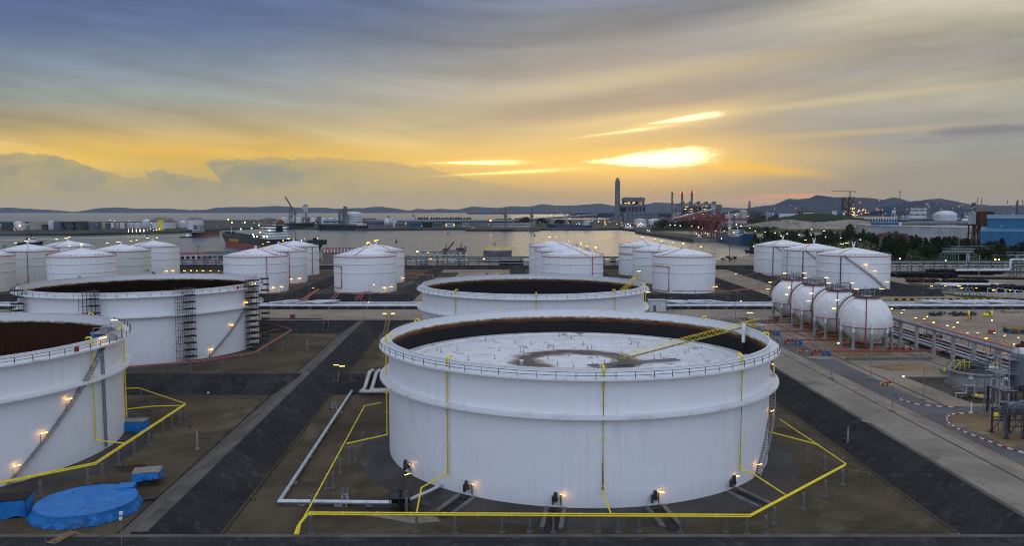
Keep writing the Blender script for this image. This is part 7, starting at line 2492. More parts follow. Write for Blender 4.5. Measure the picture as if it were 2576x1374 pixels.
# harbour cranes on the far quay
for px_, py_, top, lb in ((1272, 577, 523, 'tall brown quay crane beside the dark wood'), (1338, 576, 524, 'second brown quay crane, left of the blue bulk carrier')):
    c = G(px_, py_)
    hh = W(0, top, c.y).z
    t = thing('quay_crane', (c.x, c.y, 0), lb, 'crane')
    ob('base', MB().box(0, 0, 0, 26, 12, 4).box(0, 0, 4, 14, 10, 8, 0, .4, .5), M['brown'], t)
    ob('tower', MB().lattice(0, 0, 12, 5.5, 5, hh * .36, 4, 1.6).cyl((0, 0, 12 + hh * .36), (0, 0, hh * .95), 2.3, 1.7, n=9).box(0, 0, 12 + hh * .34, 9, 7, 5).box(0, 0, hh * .92, 5, 4, hh * .07), M['brown'], t)
    ob('jib', MB().truss((2, 0, hh * .6), (-16, -4, hh * .8), 1.8, 1.8, 9, .5), M['brown'], t)

# power station
Y = 3700
t = thing('chimney', (XA(1553, Y), Y, 0), 'tallest grey concrete chimney with a narrower cap beside the boiler house', 'chimney')
hh = W(0, 450, Y).z
ob('shaft', MB().lathe([(13.5, 0), (12, hh * .5), (11.2, hh - 9), (11.2, hh - 8), (.1, hh - 8)], 24), M['concd'], t)
ob('cap', MB().lathe([(7, hh - 9), (7, hh + 4), (6.2, hh + 4), (6.2, hh - 2), (.1, hh - 2)], 20), M['tbrown'], t)
t = thing('power_station', (XA(1597, Y), Y + 40, 0), 'big grey power station boiler house with lit gallery under its top storey', 'power station')
def blk(px0, px1, yt, yb, m, dp, off, nm):
    x0, x1 = XA(px0, Y) - XA(1597, Y), XA(px1, Y) - XA(1597, Y)
    z0, z1 = max(0, W(0, yb, Y).z), W(0, yt, Y).z
    return ob(nm, MB().box((x0 + x1) / 2, off, z0, x1 - x0, dp, z1 - z0), M[m], t)
blk(1569, 1622.5, 498, 507, 'slate', 70, 0, 'top_storey')
blk(1570.5, 1621, 507, 514, 'dark', 60, 0, 'gallery')
blk(1561, 1625.5, 513.5, 521, 'slate', 84, -6, 'upper_wall')
blk(1563, 1624, 521, 533.5, 'dark', 70, 0, 'bay')
blk(1567, 1652, 533.5, 556, 'slate', 60, -45, 'turbine_hall')
blk(1650, 1671, 545, 556, 'slate', 50, -38, 'annex')
blk(1541, 1561, 543, 556, 'slate', 40, -70, 'annex')
blk(1532, 1545, 545, 556, 'slate', 30, -50, 'annex')
q, g, l_ = MB(), MB(), MB()
rnd = random.Random(4)
for k in range(5):
    x = XA(1578 + k * 9.3, Y) - XA(1597, Y)
    q.cyl((x, -38, W(0, 533.5, Y).z), (x, -38, W(0, 521, Y).z), 7.2, n=14)
for k in range(22):
    x = XA(1572 + rnd.random() * 26 * (1 if k % 2 else 1.8), Y) - XA(1597, Y)
    unit('lit_window', t, 'lit', x, -30.6, W(0, 513.5, Y).z + rnd.random() * 8, rnd.uniform(2, 6), .6, rnd.uniform(1.5, 3))
for r in (540.5, 548.5):
    for k in range(6):
        x = XA(1577 + k * 10.6, Y) - XA(1597, Y)
        unit('louvre', t, 'dark', x, -75.2, W(0, r + 1.5, Y).z, 8, .5, 2.0)
        unit('louvre', t, 'dark', x, -75.2, W(0, r - .3, Y).z, 8, .5, 2.0)
ob('silo', q, M['tgrey'], t)
q = MB()
for k in range(14):
    x = XA(1572 + k * 3.4, Y) - XA(1597, Y)
    q.box(x, rnd.uniform(-30, 20), W(0, 498, Y).z, rnd.uniform(2, 6), 6, rnd.uniform(2, 6))
q.box(0, 0, W(0, 498, Y).z, XA(1621, Y) - XA(1571, Y), 64, 1.5)
ob('roof_plant', q, M['brown'], t)
# steam from its roof
sm = bpy.data.materials.new('steam')
sm.use_nodes = True
sm.node_tree.nodes.clear()
pv = sm.node_tree.nodes.new('ShaderNodeVolumePrincipled')
pv.inputs['Color'].default_value = (.9, .85, .8, 1)
pv.inputs['Density'].default_value = .02
sm.node_tree.links.new(pv.outputs[0], sm.node_tree.nodes.new('ShaderNodeOutputMaterial').inputs['Volume'])
q = MB()
for k in range(16):
    f = k / 15
    c = W(1615 + 52 * f, 497 - 28 * f + 2 * math.sin(k * 2.1), Y + 20)
    if k not in (8, 12):
        q.sph(c.x, c.y, c.z, 3 + 7 * math.sin(PI * min(1, f * 1.15)) * (.7 + .5 * rnd.random()), 12, 8, .55)
ob('steam', q, sm, kind='stuff')
for a, b_, lb in ((1598, 1628.5, 'white far tank in front of the power station, left of two'), (1634, 1665, 'white far tank in front of the power station, right of two')):
    far_tank(a, b_, 552, 563, 'twhite', lb, 3, None, Y=2700)
bld('control_block', 'white low block with lights below the two white tanks', 1602, 1627, 563.5, 572, 'white', 2300, .3, None, (9, 2), .4)
for px_, w0, top, lb in ((1690.6, 5.0, 484, 'left grey chimney of the three slim ones'), (1715.5, 5.6, 482.5, 'middle grey chimney of the three slim ones, red beacons on top'), (1739.6, 6.0, 480.5, 'right grey chimney of the three slim ones, brightest beacons')):
    Y = 3400
    t = thing('chimney', (XA(px_, Y), Y, 0), lb, 'chimney')
    hh, R = W(0, top, Y).z, w0 * Y / 2016 / 2
    ob('shaft', MB().lathe([(R * 1.06, 0), (R * .95, hh - 6), (R * .95, hh), (.1, hh)], 18), M['concd'], t)
    ob('cap', MB().lathe([(R * 1.0, hh - 5), (R * 1.05, hh + .4), (R * .7, hh + .4), (R * .7, hh - 3)], 18), M['dark'], t)
    if 'beacon' in lb:
        for s in (-1, 1):
            ob('beacon', MB().sph(s * R * 1.1, -R * .6, hh - 3, 1.8, 8, 5), M['fred'], t)
Y = 3300
t = thing('boiler_frame', (XA(1762, Y), Y + 40, 0), 'open steel boiler plant with many lit floors behind the red cranes', 'power plant')
x0, x1, z1 = XA(1718, Y) - XA(1762, Y), XA(1806, Y) - XA(1762, Y), W(0, 516, Y).z
q, l_ = MB(), MB()
nf = 7
for k in range(12):
    for y in (-25, 25):
        q.bar((lerp(x0, x1, k / 11), y, 0), (lerp(x0, x1, k / 11), y, z1), 2.2)
for r in range(nf):
    q.box(0, 0, z1 * (r + 1) / nf, x1 - x0, 52, 1.6)
for k in range(46):
    x, r = rnd.uniform(x0, x0 + (x1 - x0) * .72), rnd.randrange(1, nf)
    unit('lit_window', t, 'lit', x, -26.5, z1 * r / nf + 2.5, rnd.uniform(2, 5), .6, rnd.uniform(1.4, 2.6))
ob('frame', q, M['slate'], t)
ob('boiler', MB().box(x0 * .6, 5, 4, 40, 36, z1 * .86).box(0, 5, 4, 40, 36, z1 * .9).box(x1 * .5, 5, 4, 40, 36, z1 * .86), M['tdark'], t)
ob('end_block', MB().box(x1 - 12, -8, 0, 26, 40, z1 * 1.02), M['greyc'], t)
q = MB()
for k in range(5):
    x = lerp(x0 + 8, x1 - 6, k / 4)
    q.box(x, 0, z1, 12, 14, 16).tube([(x - 26, 0, z1 + 1), (x - 4, 0, z1 + 10)], 3, 7)
ob('duct', q, M['slate'], t)
t = thing('stub_stack', (XA(1807.5, 3250), 3250, 0), 'short fat stack right of the lit boiler plant', 'chimney')
ob('shaft', MB().lathe([(9, 0), (9, 52), (12.5, 54), (12.5, 72), (.1, 72)], 18), M['concd'], t)
t = thing('coal_tower', (XA(1702, 3350), 3350, 0), 'yellowish round tower with a frame on top between the slim chimneys', 'tower')
ob('shaft', MB().cyl((-7, 0, 0), (-7, 0, 38), 9, n=14).cyl((8, 0, 0), (8, 0, 34), 7, n=14), M['tcream'], t)
ob('frame', MB().lattice(-2, 0, 38, 12, 8, 22, 4, 1.5), M['slate'], t)

# red gantry cranes along the long quay
for k, (px_, Y) in enumerate(((1752, 1560), (1771, 1500), (1789, 1440), (1808, 1385))):
    x = XA(px_, Y)
    lab_ = ['farthest left of the four red gantry cranes on the quay', 'second from the left of the four red gantry cranes', 'third from the left of the four red gantry cranes', 'nearest and rightmost of the four red gantry cranes'][k]
    t = thing('gantry_crane', (x, Y, 0), lab_, 'crane', 'red quay gantry cranes')
    zb, zt = W(0, 556, Y).z, W(0, 531.5, Y).z
    q = MB()
    for xx in (-9, 14):
        for y in (-9, 9):
            q.bar((xx * 1.12, y, 0), (xx, y, zb), 1.25)
        q.bar((xx, -9, zb * .28), (xx, 9, zb * .28), .9).bar((xx, -9, zb), (xx, 9, zb), 1.0)
    for y in (-9, 9):
        q.bar((-9.5, y, zb * .3), (14.5, y, zb * .3), 1.0).bar((-9, y, zb * .32), (14, y, zb * .9), .6)
    ob('portal', q, M['craner'], t)
    q = MB()
    for y in (-3, 3):
        q.bar((-62, y, zb + 1.6), (52, y, zb + 1.6), 1.5)
        for j in range(20):
            q.bar((-62 + j * 6, y, zb + 2.6), (-59 + j * 6, y, zb + 4.4), .5)
        q.bar((-62, y, zb + 4.6), (52, y, zb + 4.6), .7)
    ob('boom', q, M['craner'], t)
    q = MB()
    for y in (-4, 4):
        q.bar((-9, y, zb), (-2, y * .4, zt), .8).bar((10, y, zb), (-2, y * .4, zt), .8).bar((-2, y * .4, zt), (-55, y * .6, zb + 3), .5).bar((-2, y * .4, zt), (48, y * .6, zb + 3), .4).bar((-2, y * .4, zt), (14, y, zb), .6)
    ob('a_frame', q, M['craner'], t)
    ob('machine_house', MB().box(2, 0, zb + 2, 10, 8, 6).box(-20, 0, zb - 3, 4, 4, 4), M['orange'] if 0 else M['craner'], t)
ob('quay_apron', MB().sheet([(283.5, 1829), (330, 1829), (372, 1345.5), (297.5, 1318.5)], .03), M['quay'], kind='structure', smooth=False)
ob('quay_fender_wall', MB().prism([(281, 1830), (284, 1830), (298, 1317.5), (295, 1316)], -6, .6), M['quay'], kind='structure', smooth=False)
# ------------------------------------------------------------------ right-hand plant, quarry, refinery
qx = lambda v: 1871.3 + v * .1503
qy = lambda v: 464.6 + v * .1503
rx = lambda v: 2188.8 + v * .1503


def terrain(name, pts, Yf, Yb, m, seed, front=.8, amp=3.0):
    """bank with its foot at Yf; pts are (px, py) of its skyline seen at Yb"""
    vs, fs, xs = [], [], []
    for i in range(len(pts) - 1):
        (a, ya), (b_, yb) = pts[i], pts[i + 1]
        n = max(2, int((b_ - a) / 3))
        xs += [(lerp(a, b_, k / n), lerp(ya, yb, k / n)) for k in range(n)]
    xs.append(pts[-1])
    rows = [(0, 0), (.06, .3), (.14, .55), (.24, .72), (.4, .85), (.7, .96), (1, 1), (1.5, .7), (2.2, 0)]
    for px_, py_ in xs:
        top = max(.5, W(px_, py_, Yb).z)
        for f, g_ in rows:
            Y = lerp(Yf, Yb, f)
            n_ = mnoise.noise(Vector((px_ * .11, f * 4, seed))) + .5 * mnoise.noise(Vector((px_ * .3, f * 9, seed)))
            vs.append((XA(px_, Yb) + n_ * amp, Y + n_ * amp * 2, max(-.1, top * g_ + (n_ * amp if 0 < g_ else 0))))
    m_ = len(rows)
    for i in range(len(xs) - 1):
        fs += [(i * m_ + j, (i + 1) * m_ + j, (i + 1) * m_ + j + 1, i * m_ + j + 1) for j in range(m_ - 1)]
    ob(name, MB().add(vs, fs), M[m], kind='structure')


terrain('quarry_bank', [(1912, 572), (1925, 562), (1945, 556), (1955, 566), (1968, 553), (1985, 553), (2010, 556), (2040, 560), (2075, 558), (2110, 555), (2140, 552), (2155, 560), (2165, 572)], 2050, 2250, 'quarry', 3, amp=3)
terrain('hillock', [(1930, 566), (1950, 551), (1985, 544), (2020, 538), (2060, 537), (2100, 542), (2140, 548), (2160, 560), (2175, 568)], 2230, 2420, 'scrub', 5, amp=6)
sheet('bare_ground', [(1920, 580), (2060, 574), (2330, 571), (2330, 561), (2150, 560), (1940, 572)], .010, 'quarry')
sheet('grass_patch', [(1900, 584), (2200, 585), (2210, 577), (2000, 574), (1900, 578)], .014, 'grass')

# long grey warehouse, rusty ducts and blue halls
Y = 1330
t = thing('warehouse', (XA(2390, Y), Y, 0), 'long grey corrugated warehouse with blue tubes on its roof', 'warehouse')
xw0, xw1 = XA(rx(105), Y) - XA(2390, Y), XA(rx(1660), Y) - XA(2390, Y)
zl, zr_ = W(0, qy(685), Y + 20).z, W(0, qy(735), Y - 110).z
q = MB().add([(xw0, 30, 0), (xw1, -130, 0), (xw1, -130, zr_), (xw0, 30, zl), (xw0 + 40, 170, 0), (xw1 + 60, 40, 0), (xw1 + 60, 40, zr_), (xw0 + 40, 170, zl)], [(0, 1, 2, 3), (1, 5, 6, 2), (5, 4, 7, 6), (4, 0, 3, 7)])
ob('wall', q, M['greyc'], t, smooth=False)
ob('roof', MB().add([(xw0 - 1, 29, zl + .4), (xw1 + 1, -131.5, zr_ + .4), (xw1 + 61, 41, zr_ + .6), (xw0 + 39, 172, zl + .6), (xw0 - 1, 29, zl - .8), (xw1 + 1, -131.5, zr_ - .8)], [(0, 1, 2, 3), (4, 5, 1, 0)]), M['greyc'], t, smooth=False)
q = MB()
def roofz(x, y):
    return max(zl, zr_) + 3.5
for k in range(4):
    q.cyl((xw0 + 20 + k * 11, 60 + k * 8, zl + 2.8), (xw0 + 170 + k * 14, 120 - k * 10, zl + 2.8), 2.6, n=12)
q.cyl((xw0 + 130, 150, zl + 4), (xw0 + 260, 110, zl + 4), 2.8, n=10).cyl((xw0 + 200, 90, zl + 2.8), (xw1 + 30, 0, zr_ + 2.8), 2.8, n=12)
ob('roof_tube', q, M['blue'], t)
q = MB()
for k in range(2):
    q.cyl((xw0 + 62 + k * 12, 44 + k * 4, zl + 2.8), (xw0 + 190 + k * 8, 80 - k * 10, zl + 2.8), 2.6, n=12)
ob('roof_tube', q, M['brown'], t)
ob('end_cap', MB().cyl((xw0 + 61, 43.4, zl + 2.8), (xw0 + 62, 43.9, zl + 2.8), 2.7, n=12).cyl((xw0 + 73, 47.2, zl + 2.8), (xw0 + 74, 47.8, zl + 2.8), 2.7, n=12), M['white'], t)

Y = 980
t = thing('rusty_filter', (XA(2472, Y), Y, 0), 'rusty ribbed filter house with big curved ducts between warehouse and blue hall', 'filter house')
s = Y / 2016
z0, z1 = W(0, qy(660), Y).z, W(0, qy(455), Y).z
q, w = MB(), MB()
for k in range(9):
    w.cyl((-26 * s + k * 2.15 * s - 4, 0, z0), (-26 * s + k * 2.15 * s - 4, 0, z1), 1.25 * s, n=8)
for k in range(15):
    q.cyl((-8 * s + k * 2.2 * s, 0, z0), (-8 * s + k * 2.2 * s, 0, z1 + .5), 1.25 * s, n=8)
q.box(8 * s, 3, z0, 36 * s, 12, z1 - z0)
ob('tube_bank', w, M['greyc'], t)
ob('tube_bank', q, M['rust'], t)
q = MB()
for x in (-24, -14, -6, 6, 16, 24):
    for y in (-4, 8):
        q.bar((x * s, y, 0), (x * s, y, z0), 1.4)
for z in (.35, .65, 1):
    q.box(0, 2, z0 * z - .8, 52 * s, 14, .8)
ob('frame', q, M['rust'], t)
ob('duct', MB().tube([(-2 * s, -8, 2), (-2 * s, -8, z0 * .6), (-2 * s, -6, z0 * .85), (-9 * s, -4, z0 * .98), (-12 * s, 0, z0 * .7)], 2.4, 10), M['rust'], t)
ob('duct', MB().cyl((-1 * s, -9.5, 1), (-1 * s, -9.5, z0 * .55), 2.6, n=12), M['twhite'], t)
ob('catwalk', MB().box(-27 * s, -4, z0 * .72, 12 * s, 5, .5).box(-24 * s, -4, z0 * .5, 14 * s, 5, .5).box(-34 * s, -4, z0 * .4, 22 * s, 6, 1.0).bar((-30 * s, -6, 0), (-30 * s, -6, z0 * .9), .6).bar((-22 * s, -6, 0), (-22 * s, -6, z0 * .9), .6), M['tbrown'], t)

Y = 860
xo = XA(rx(1975), Y)
hall = thing('blue_hall', (xo, Y, 0), 'large blue cladded factory hall with lower lean-to at the right frame edge', 'factory hall', rz=-.535)
za, zb_, zc_ = W(0, qy(565), Y).z, W(0, qy(770), Y - 30).z, W(0, qy(785), Y - 45).z
ob('wall', MB().box(80, 40, 0, 160, 80, za), M['blue'], hall)
ob('lean_to', MB().add([(-6, -34, 0), (170, -34, 0), (170, -34, zc_), (-6, -34, zc_), (-6, -.3, zb_ + 3.5), (170, -.3, zb_ + 3.5), (-6, -.3, 0)], [(0, 1, 2, 3), (3, 2, 5, 4), (0, 3, 4, 6)]), M['blue'], hall, smooth=False)
ob('roof', MB().add([(-1, -1, za), (161, -1, za), (161, 40, za + 4), (-1, 40, za + 4), (-1, 81, za), (161, 81, za)], [(0, 1, 2, 3), (3, 2, 5, 4), (0, 3, 4), (1, 5, 2)]), M['blue'], hall, smooth=False)
ob('ridge_vent', MB().box(115, 40, za + 3, 90, 14, 7), M['blue'], hall)
ob('vent_panel', MB().box(13, -.3, za - 11, 3.2, .4, 3.4), M['greyc'], hall)
ob('downpipe', MB().bar((48, -.6, zb_), (48, -.6, za), .7), M['greyc'], hall)

shed('rusty_shed', 'shed with a patchy rusty corrugated roof among the dark trees', 2236, 2306, qy(815), qy(912), 618, 900, 34, 'tbrown', 'rust', 'shed', 0, 0, .16)
far_tank(rx(1185), rx(1532), qy(510), qy(622), 'twhite', 'white domed tank with lights behind the long warehouse', 13, 'twhite', Y=2300, group='tanks of the far plant')
far_sphere(rx(1530), rx(1672), qy(560), 2350, 'small white sphere beside the domed tank, half hidden by the warehouse')
bld('plant_block', 'white block with rows of small windows in front of the hills', rx(708), rx(957), qy(398), qy(500), 'twhite', 3400, .4, None, (14, 3))
bld('plant_block', 'dark teal block left of the flare stack', rx(250), rx(360), qy(368), qy(500), 'hullbl', 3500, .6)
bld('plant_block', 'pale block with slits at the foot of the flare stack', rx(374), rx(437), qy(430), qy(505), 'twhite', 3450, .5, None, (3, 1))
bld('plant_block', 'blue building left of the two dark towers', qx(1560), qx(1672), qy(440), qy(505), 'blue', 3300, .5, None, (8, 1))
bld('plant_block', 'white gabled building beside the blue one', qx(1488), qx(1560), qy(445), qy(505), 'twhite', 3250, .5)
bld('silo_house', 'row of brown silos under a flat head house', qx(915), qx(1190), qy(385), qy(470), 'brown', 3900, .25, 'slate', (11, 1))
bld('low_hall', 'white low hall in front of the brown silos', qx(1015), qx(1182), qy(468), qy(498), 'twhite', 3600, .3)
bld('low_hall', 'long white roofed hall at the foot of the hillock, left', qx(610), qx(900), qy(488), qy(520), 'twhite', 3200, .2)
bld('low_hall', 'long green and white shed right of the quarry', qx(1890), rx(440), qy(545), qy(615), 'pale', 2650, .12, 'twhite', (16, 1))
bld('low_hall', 'dark green shed end beside the quarry', qx(1870), qx(2020), qy(560), qy(618), 'greens', 2600, .4)
bld('low_hall', 'pale strip of sheds behind the rusty filter house', rx(2050), rx(2330), qy(508), qy(535), 'greyc', 2600, .1)
bld('low_hall', 'small brown block behind the rusty filter house', rx(1820), rx(1950), qy(392), qy(445), 'tbrown', 3000, .5)
bld('plant_block', 'blue-topped dark block above the white windowed one', rx(920), rx(1002), qy(305), qy(370), 'slate', 4200, .5, 'twhite')
for a, b_, yt, lb in ((1990, 2035, 498, 'grey process block right of the stub stack'),):
    pass
far_tank(2085, 2112, 548, 565, 'twhite', 'pale far tank behind the hillock', 2, None, Y=3000) if 0 else None
far_tank(1863, 1883, 532, 550, 'tcream', 'pale domed far tank with lights right of the stub stack', 6, 'tcream', Y=2900, group='tanks of the far plant')
far_tank(1849, 1864, 540, 552, 'twhite', 'white round-topped far tank left of the lit domed one', 6, 'twhite', Y=2950, group='tanks of the far plant')
bld('plant_block', 'pale block left of the small domed tanks', 1826, 1846, 539, 553, 'pale', 2950, .6)

# two dark towers under construction with a tower crane
for a, b_, yt, lb in ((1645, 1720, 212, 'left dark tower under construction, dotted with lights'), (1747, 1830, 202, 'right dark tower under construction, carrying the tower crane')):
    Y = 3600
    x0, x1, hh = XA(qx(a), Y), XA(qx(b_), Y), W(0, qy(yt), Y).z
    t = thing('tower', ((x0 + x1) / 2, Y, 0), lb, 'tower')
    w_ = x1 - x0
    ob('frame', MB().lattice(0, 0, 0, w_, w_, hh, 9, 1.5).box(0, 0, hh * .2, w_ * .82, w_ * .82, hh * .78), M['tdark'], t)
    for k in range(16):
        unit('lit_window', t, 'lit', rnd.uniform(-.45, .45) * w_, -w_ * .52, hh * rnd.uniform(.05, .95), 1.6, .5, 1.4)
Y = 3590
t = thing('tower_crane', (XA(qx(1768), Y), Y, W(0, qy(202), 3600).z), 'thin tower crane with long jib on the right dark tower', 'crane')
ob('mast', MB().lattice(0, 0, 0, 4, 4, 26, 4, 1.0), M['tcream'], t)
ob('jib', MB().truss((24, 0, 22), (-84, 0, 24), 2, 2.5, 22, .8).box(23, 0, 19, 6, 3, 5).bar((0, 0, 36), (0, 0, 26), 1).bar((0, 0, 36), (-50, 0, 26), .5).bar((0, 0, 36), (20, 0, 25), .5), M['tcream'], t)


def stack(name, label, px_, ytop, Y, w, m, kind='stack', cat='stack', beacon=False):
    hh = W(0, ytop, Y).z
    r = w * Y / 2016 / 2
    t = thing(name, (XA(px_, Y), Y, 0), label, cat)
    if kind == 'stack':
        ob('shaft', MB().lathe([(r * 1.25, 0), (r, hh * .5), (r * .9, hh), (.1, hh)], 12), M[m], t)
        ob('rim', MB().lathe([(r * .95, hh - 3), (r * 1.15, hh - 3), (r * 1.15, hh), (r * .8, hh)], 12), M['dark'], t)
    elif kind == 'column':
        q = MB().lathe([(r, 0), (r, hh * .96), (r * .5, hh), (.1, hh)], 12)
        ob('shaft', q, M[m], t)
        q = MB()
        for k in range(5):
            q.lathe([(r, hh * (.25 + .16 * k)), (r * 1.7, hh * (.25 + .16 * k)), (r * 1.7, hh * (.25 + .16 * k) + 1), (r, hh * (.25 + .16 * k) + 1)], 10)
        q.bar((r * 1.5, 0, 0), (r * 1.5, 0, hh * 1.04), r * .4)
        ob('platform', q, M['slate'], t)
    elif kind == 'flare':
        ob('shaft', MB().cyl((0, 0, 0), (0, 0, hh), r, r * .7, n=8).cyl((0, 0, hh - 9), (0, 0, hh - 2), r * 1.6, n=8), M[m], t)
        ob('frame', MB().lattice(0, 0, 0, 16, 8, hh * .55, 8, 1.3), M[m], t)
        q = MB()
        for k in range(3):
            a = k * 2.1 + .5
            q.bar((60 * math.cos(a), 60 * math.sin(a), 0), (0, 0, hh * .8), .45)
        ob('guy_wire', q, M[m], t)
    else:
        b0 = 9 * w / 6
        ob('frame', MB().lattice(0, 0, 0, b0 * 1.5, b0 * .3, hh, 8, .95), M[m], t)
        q = MB()
        for f in (.72, .82, .92):
            q.bar((-b0, 0, hh * f), (b0, 0, hh * f), 1.0)
        ob('crossarm', q, M[m], t)
    if beacon:
        ob('beacon', MB().sph(0, -r, hh + 1, max(1.8, r * .7), 8, 5), M['fred'], t)


ST = [('flare_stack', 'tallest thin flare stack with guy wires before the hills', rx(490), qy(100), 3500, 2.2, 'slate', 'flare', 'flare stack', 0), ('pylon', 'lattice power pylon left of the wide dark hill', qx(95), qy(265), 3800, 6, 'slate', 'pylon', 'pylon', 0), ('pylon', 'lattice pylon left of the two dark towers', qx(1436), qy(252), 3900, 6, 'slate', 'pylon', 'pylon', 0),
      ('stack', 'brown ringed stack between pylon and dark towers', qx(1541), qy(280), 3900, 3.5, 'tbrown', 'column', 'stack', 0), ('stack', 'thin red-tipped stack right of the dark towers', rx(147), qy(262), 4000, 1.6, 'tbrown', 'stack', 'stack', 1), ('stack', 'reddish column with beacon right of the dark towers', qx(1935), qy(300), 4200, 2.6, 'tbrown', 'column', 'column', 1),
      ('stack', 'thin dark mast above the white windowed block', rx(1008), qy(232), 4200, 1.0, 'slate', 'stack', 'mast', 0), ('stack', 'grey column left of the dark bushy hill end', rx(1178), qy(308), 4200, 2.6, 'slate', 'column', 'column', 0), ('stack', 'taller grey twin column in the refinery', rx(1306), qy(285), 4200, 3.6, 'slate', 'column', 'column', 0),
      ('stack', 'second grey twin column, shorter, in the refinery', rx(1384), qy(298), 4200, 3.4, 'slate', 'column', 'column', 0), ('stack', 'broad grey column in the refinery left of the twins', rx(1240), qy(308), 4300, 4.4, 'slate', 'column', 'column', 0), ('stack', 'thin tall stack above the rusty filter house', rx(1790), qy(210), 4000, 1.6, 'slate', 'stack', 'stack', 0),
      ('pylon', 'pale lattice tower right of the thin tall stack', rx(1860), qy(225), 4000, 4.5, 'tcream', 'pylon', 'pylon', 0), ('stack', 'dark square column above the filter house', rx(1725), qy(298), 3900, 8, 'tdark', 'column', 'column', 0), ('stack', 'slim stack above the blue hall, left of three', rx(2296), qy(262), 3600, 1.9, 'slate', 'stack', 'stack', 0),
      ('stack', 'double stack above the blue hall, middle of three', rx(2455), qy(260), 3600, 3.6, 'tdark', 'column', 'stack', 0), ('stack', 'slim stack above the blue hall, right of three', rx(2542), qy(258), 3600, 1.9, 'slate', 'stack', 'stack', 0), ('pylon', 'small lattice mast over the woods left of the hillock', qx(387), qy(440), 2600, 1.6, 'tcream', 'pylon', 'mast', 0),
      ('stack', 'thin silver mast above the dark roofs at right', rx(600), qy(318), 4300, 3.2, 'slate', 'column', 'column', 0), ('stack', 'thin pale stack behind the white windowed block', rx(790), qy(322), 4300, 1.6, 'greyc', 'stack', 'stack', 0), ('pylon', 'short lattice pylon far off above the wood', 1884, 505, 4500, 5, 'slate', 'pylon', 'pylon', 0)]
for a in ST:
    stack(*a)
# the crowded refinery: each unit a block, vessel or column of its own
rnd = random.Random(77)
UN = [('grey', 'slate'), ('pale', 'twhite'), ('brown', 'tbrown'), ('blue-grey', 'tgrey'), ('silver', 'greyc')]
for k in range(74):
    px_ = rnd.uniform(2040, 2570) if k < 52 else rnd.uniform(1840, 2060)
    Y = rnd.uniform(3700, 5600)
    nm, m = UN[rnd.randrange(5)]
    x = XA(px_, Y)
    kd = rnd.randrange(4)
    t = thing('process_unit', (x, Y, 0), ('small %s unit lost in the crowded refinery below the hills' if k < 52 else 'small %s plant building scattered left of the hillock') % nm, 'plant unit', 'crowded refinery units')
    w_ = rnd.uniform(10, 46)
    if kd == 0:
        ob('block', MB().box(0, 0, 0, w_, w_ * .7, rnd.uniform(10, 34)), M[m], t)
    elif kd == 1:
        ob('vessel', MB().lathe([(w_ * .4, 0), (w_ * .4, 16), (w_ * .2, 20), (.1, 21)], 14), M[m], t)
    elif kd == 2:
        hh = rnd.uniform(20, 46)
        ob('column', MB().cyl((0, 0, 0), (0, 0, hh), 3.2, n=8).cyl((9, 0, 0), (9, 0, hh * .7), 2.4, n=8).box(4, 0, 0, 16, 9, hh * .4), M[m], t)
    else:
        hh = rnd.uniform(14, 36)
        ob('frame', MB().lattice(0, 0, 0, w_ * .6, w_ * .6, hh, 3, 1.6).box(0, 0, hh * .3, w_ * .5, w_ * .4, 4).box(0, 0, hh * .65, w_ * .5, w_ * .4, 4), M[m], t)

# ------------------------------------------------------------------ point lights of the port and plants
FLP = data('pole', MB().cyl((0, 0, -1), (0, 0, 0), .02, n=4), M['dsteel'])
LB = {m: data('bulb', MB().sph(0, 0, 0, 1.0, 8, 5), M[m]) for m in ('fsod', 'fwhite', 'fgreen', 'fred', 'sodium')}


def plight(px_, py_, Y, m, r, label, group, pole=True):
    w = W(px_, py_, Y)
    t = thing('lamp', (w.x, Y, 0), label, 'lamp', group)
    b_ = ob('bulb', LB[m], None, t, loc=(0, 0, w.z))
    b_.scale = (r * .5,) * 3
    if pole and w.z > 2:
        p = ob('pole', FLP, None, t, loc=(0, 0, w.z))
        p.scale = (max(12, 12 * Y / 1000), max(12, 12 * Y / 1000), w.z)


rnd = random.Random(31)
for px_, py_, Y in ((1767, 575, 1750), (1801, 582, 1550), (1822, 588, 1380), (1775, 586, 1450), (1815, 600, 1250), (1686, 566, 1950), (1698, 567, 1900), (1711, 568, 1850), (1741, 569, 1780), (1757, 572, 1700), (2285 * 0 + 1900, 582, 1100), (1925, 584, 1050), (1950, 586, 1000), (1980, 588, 960), (2010, 591, 920), (2041, 591, 900), (2073, 581, 1150), (2042, 577, 1200), (2077, 596, 880), (2115, 599, 860), (2164, 603, 840), (1852, 565, 1600), (1864, 569, 1500)):
    plight(px_, py_, Y, 'fwhite', 1.0 * max(.6, Y / 1200), 'white floodlight on a slim mast along the port road by the trees', 'white port floodlights')
for k in range(34):
    plight(rnd.uniform(1485, 1665), rnd.uniform(554, 572), rnd.uniform(2150, 2600), rnd.choice(('fsod', 'fsod', 'fwhite', 'fgreen')), rnd.uniform(.9, 1.7), 'tiny lamp in the busy shore plant below the power station', 'lamps below the power station')
for k in range(26):
    plight(rnd.uniform(1700, 1890), rnd.uniform(530, 556), rnd.uniform(2900, 3250), rnd.choice(('fsod', 'fsod', 'fwhite')), rnd.uniform(1.2, 2.2), 'tiny lamp in the plant behind the red cranes', 'lamps behind the red cranes')
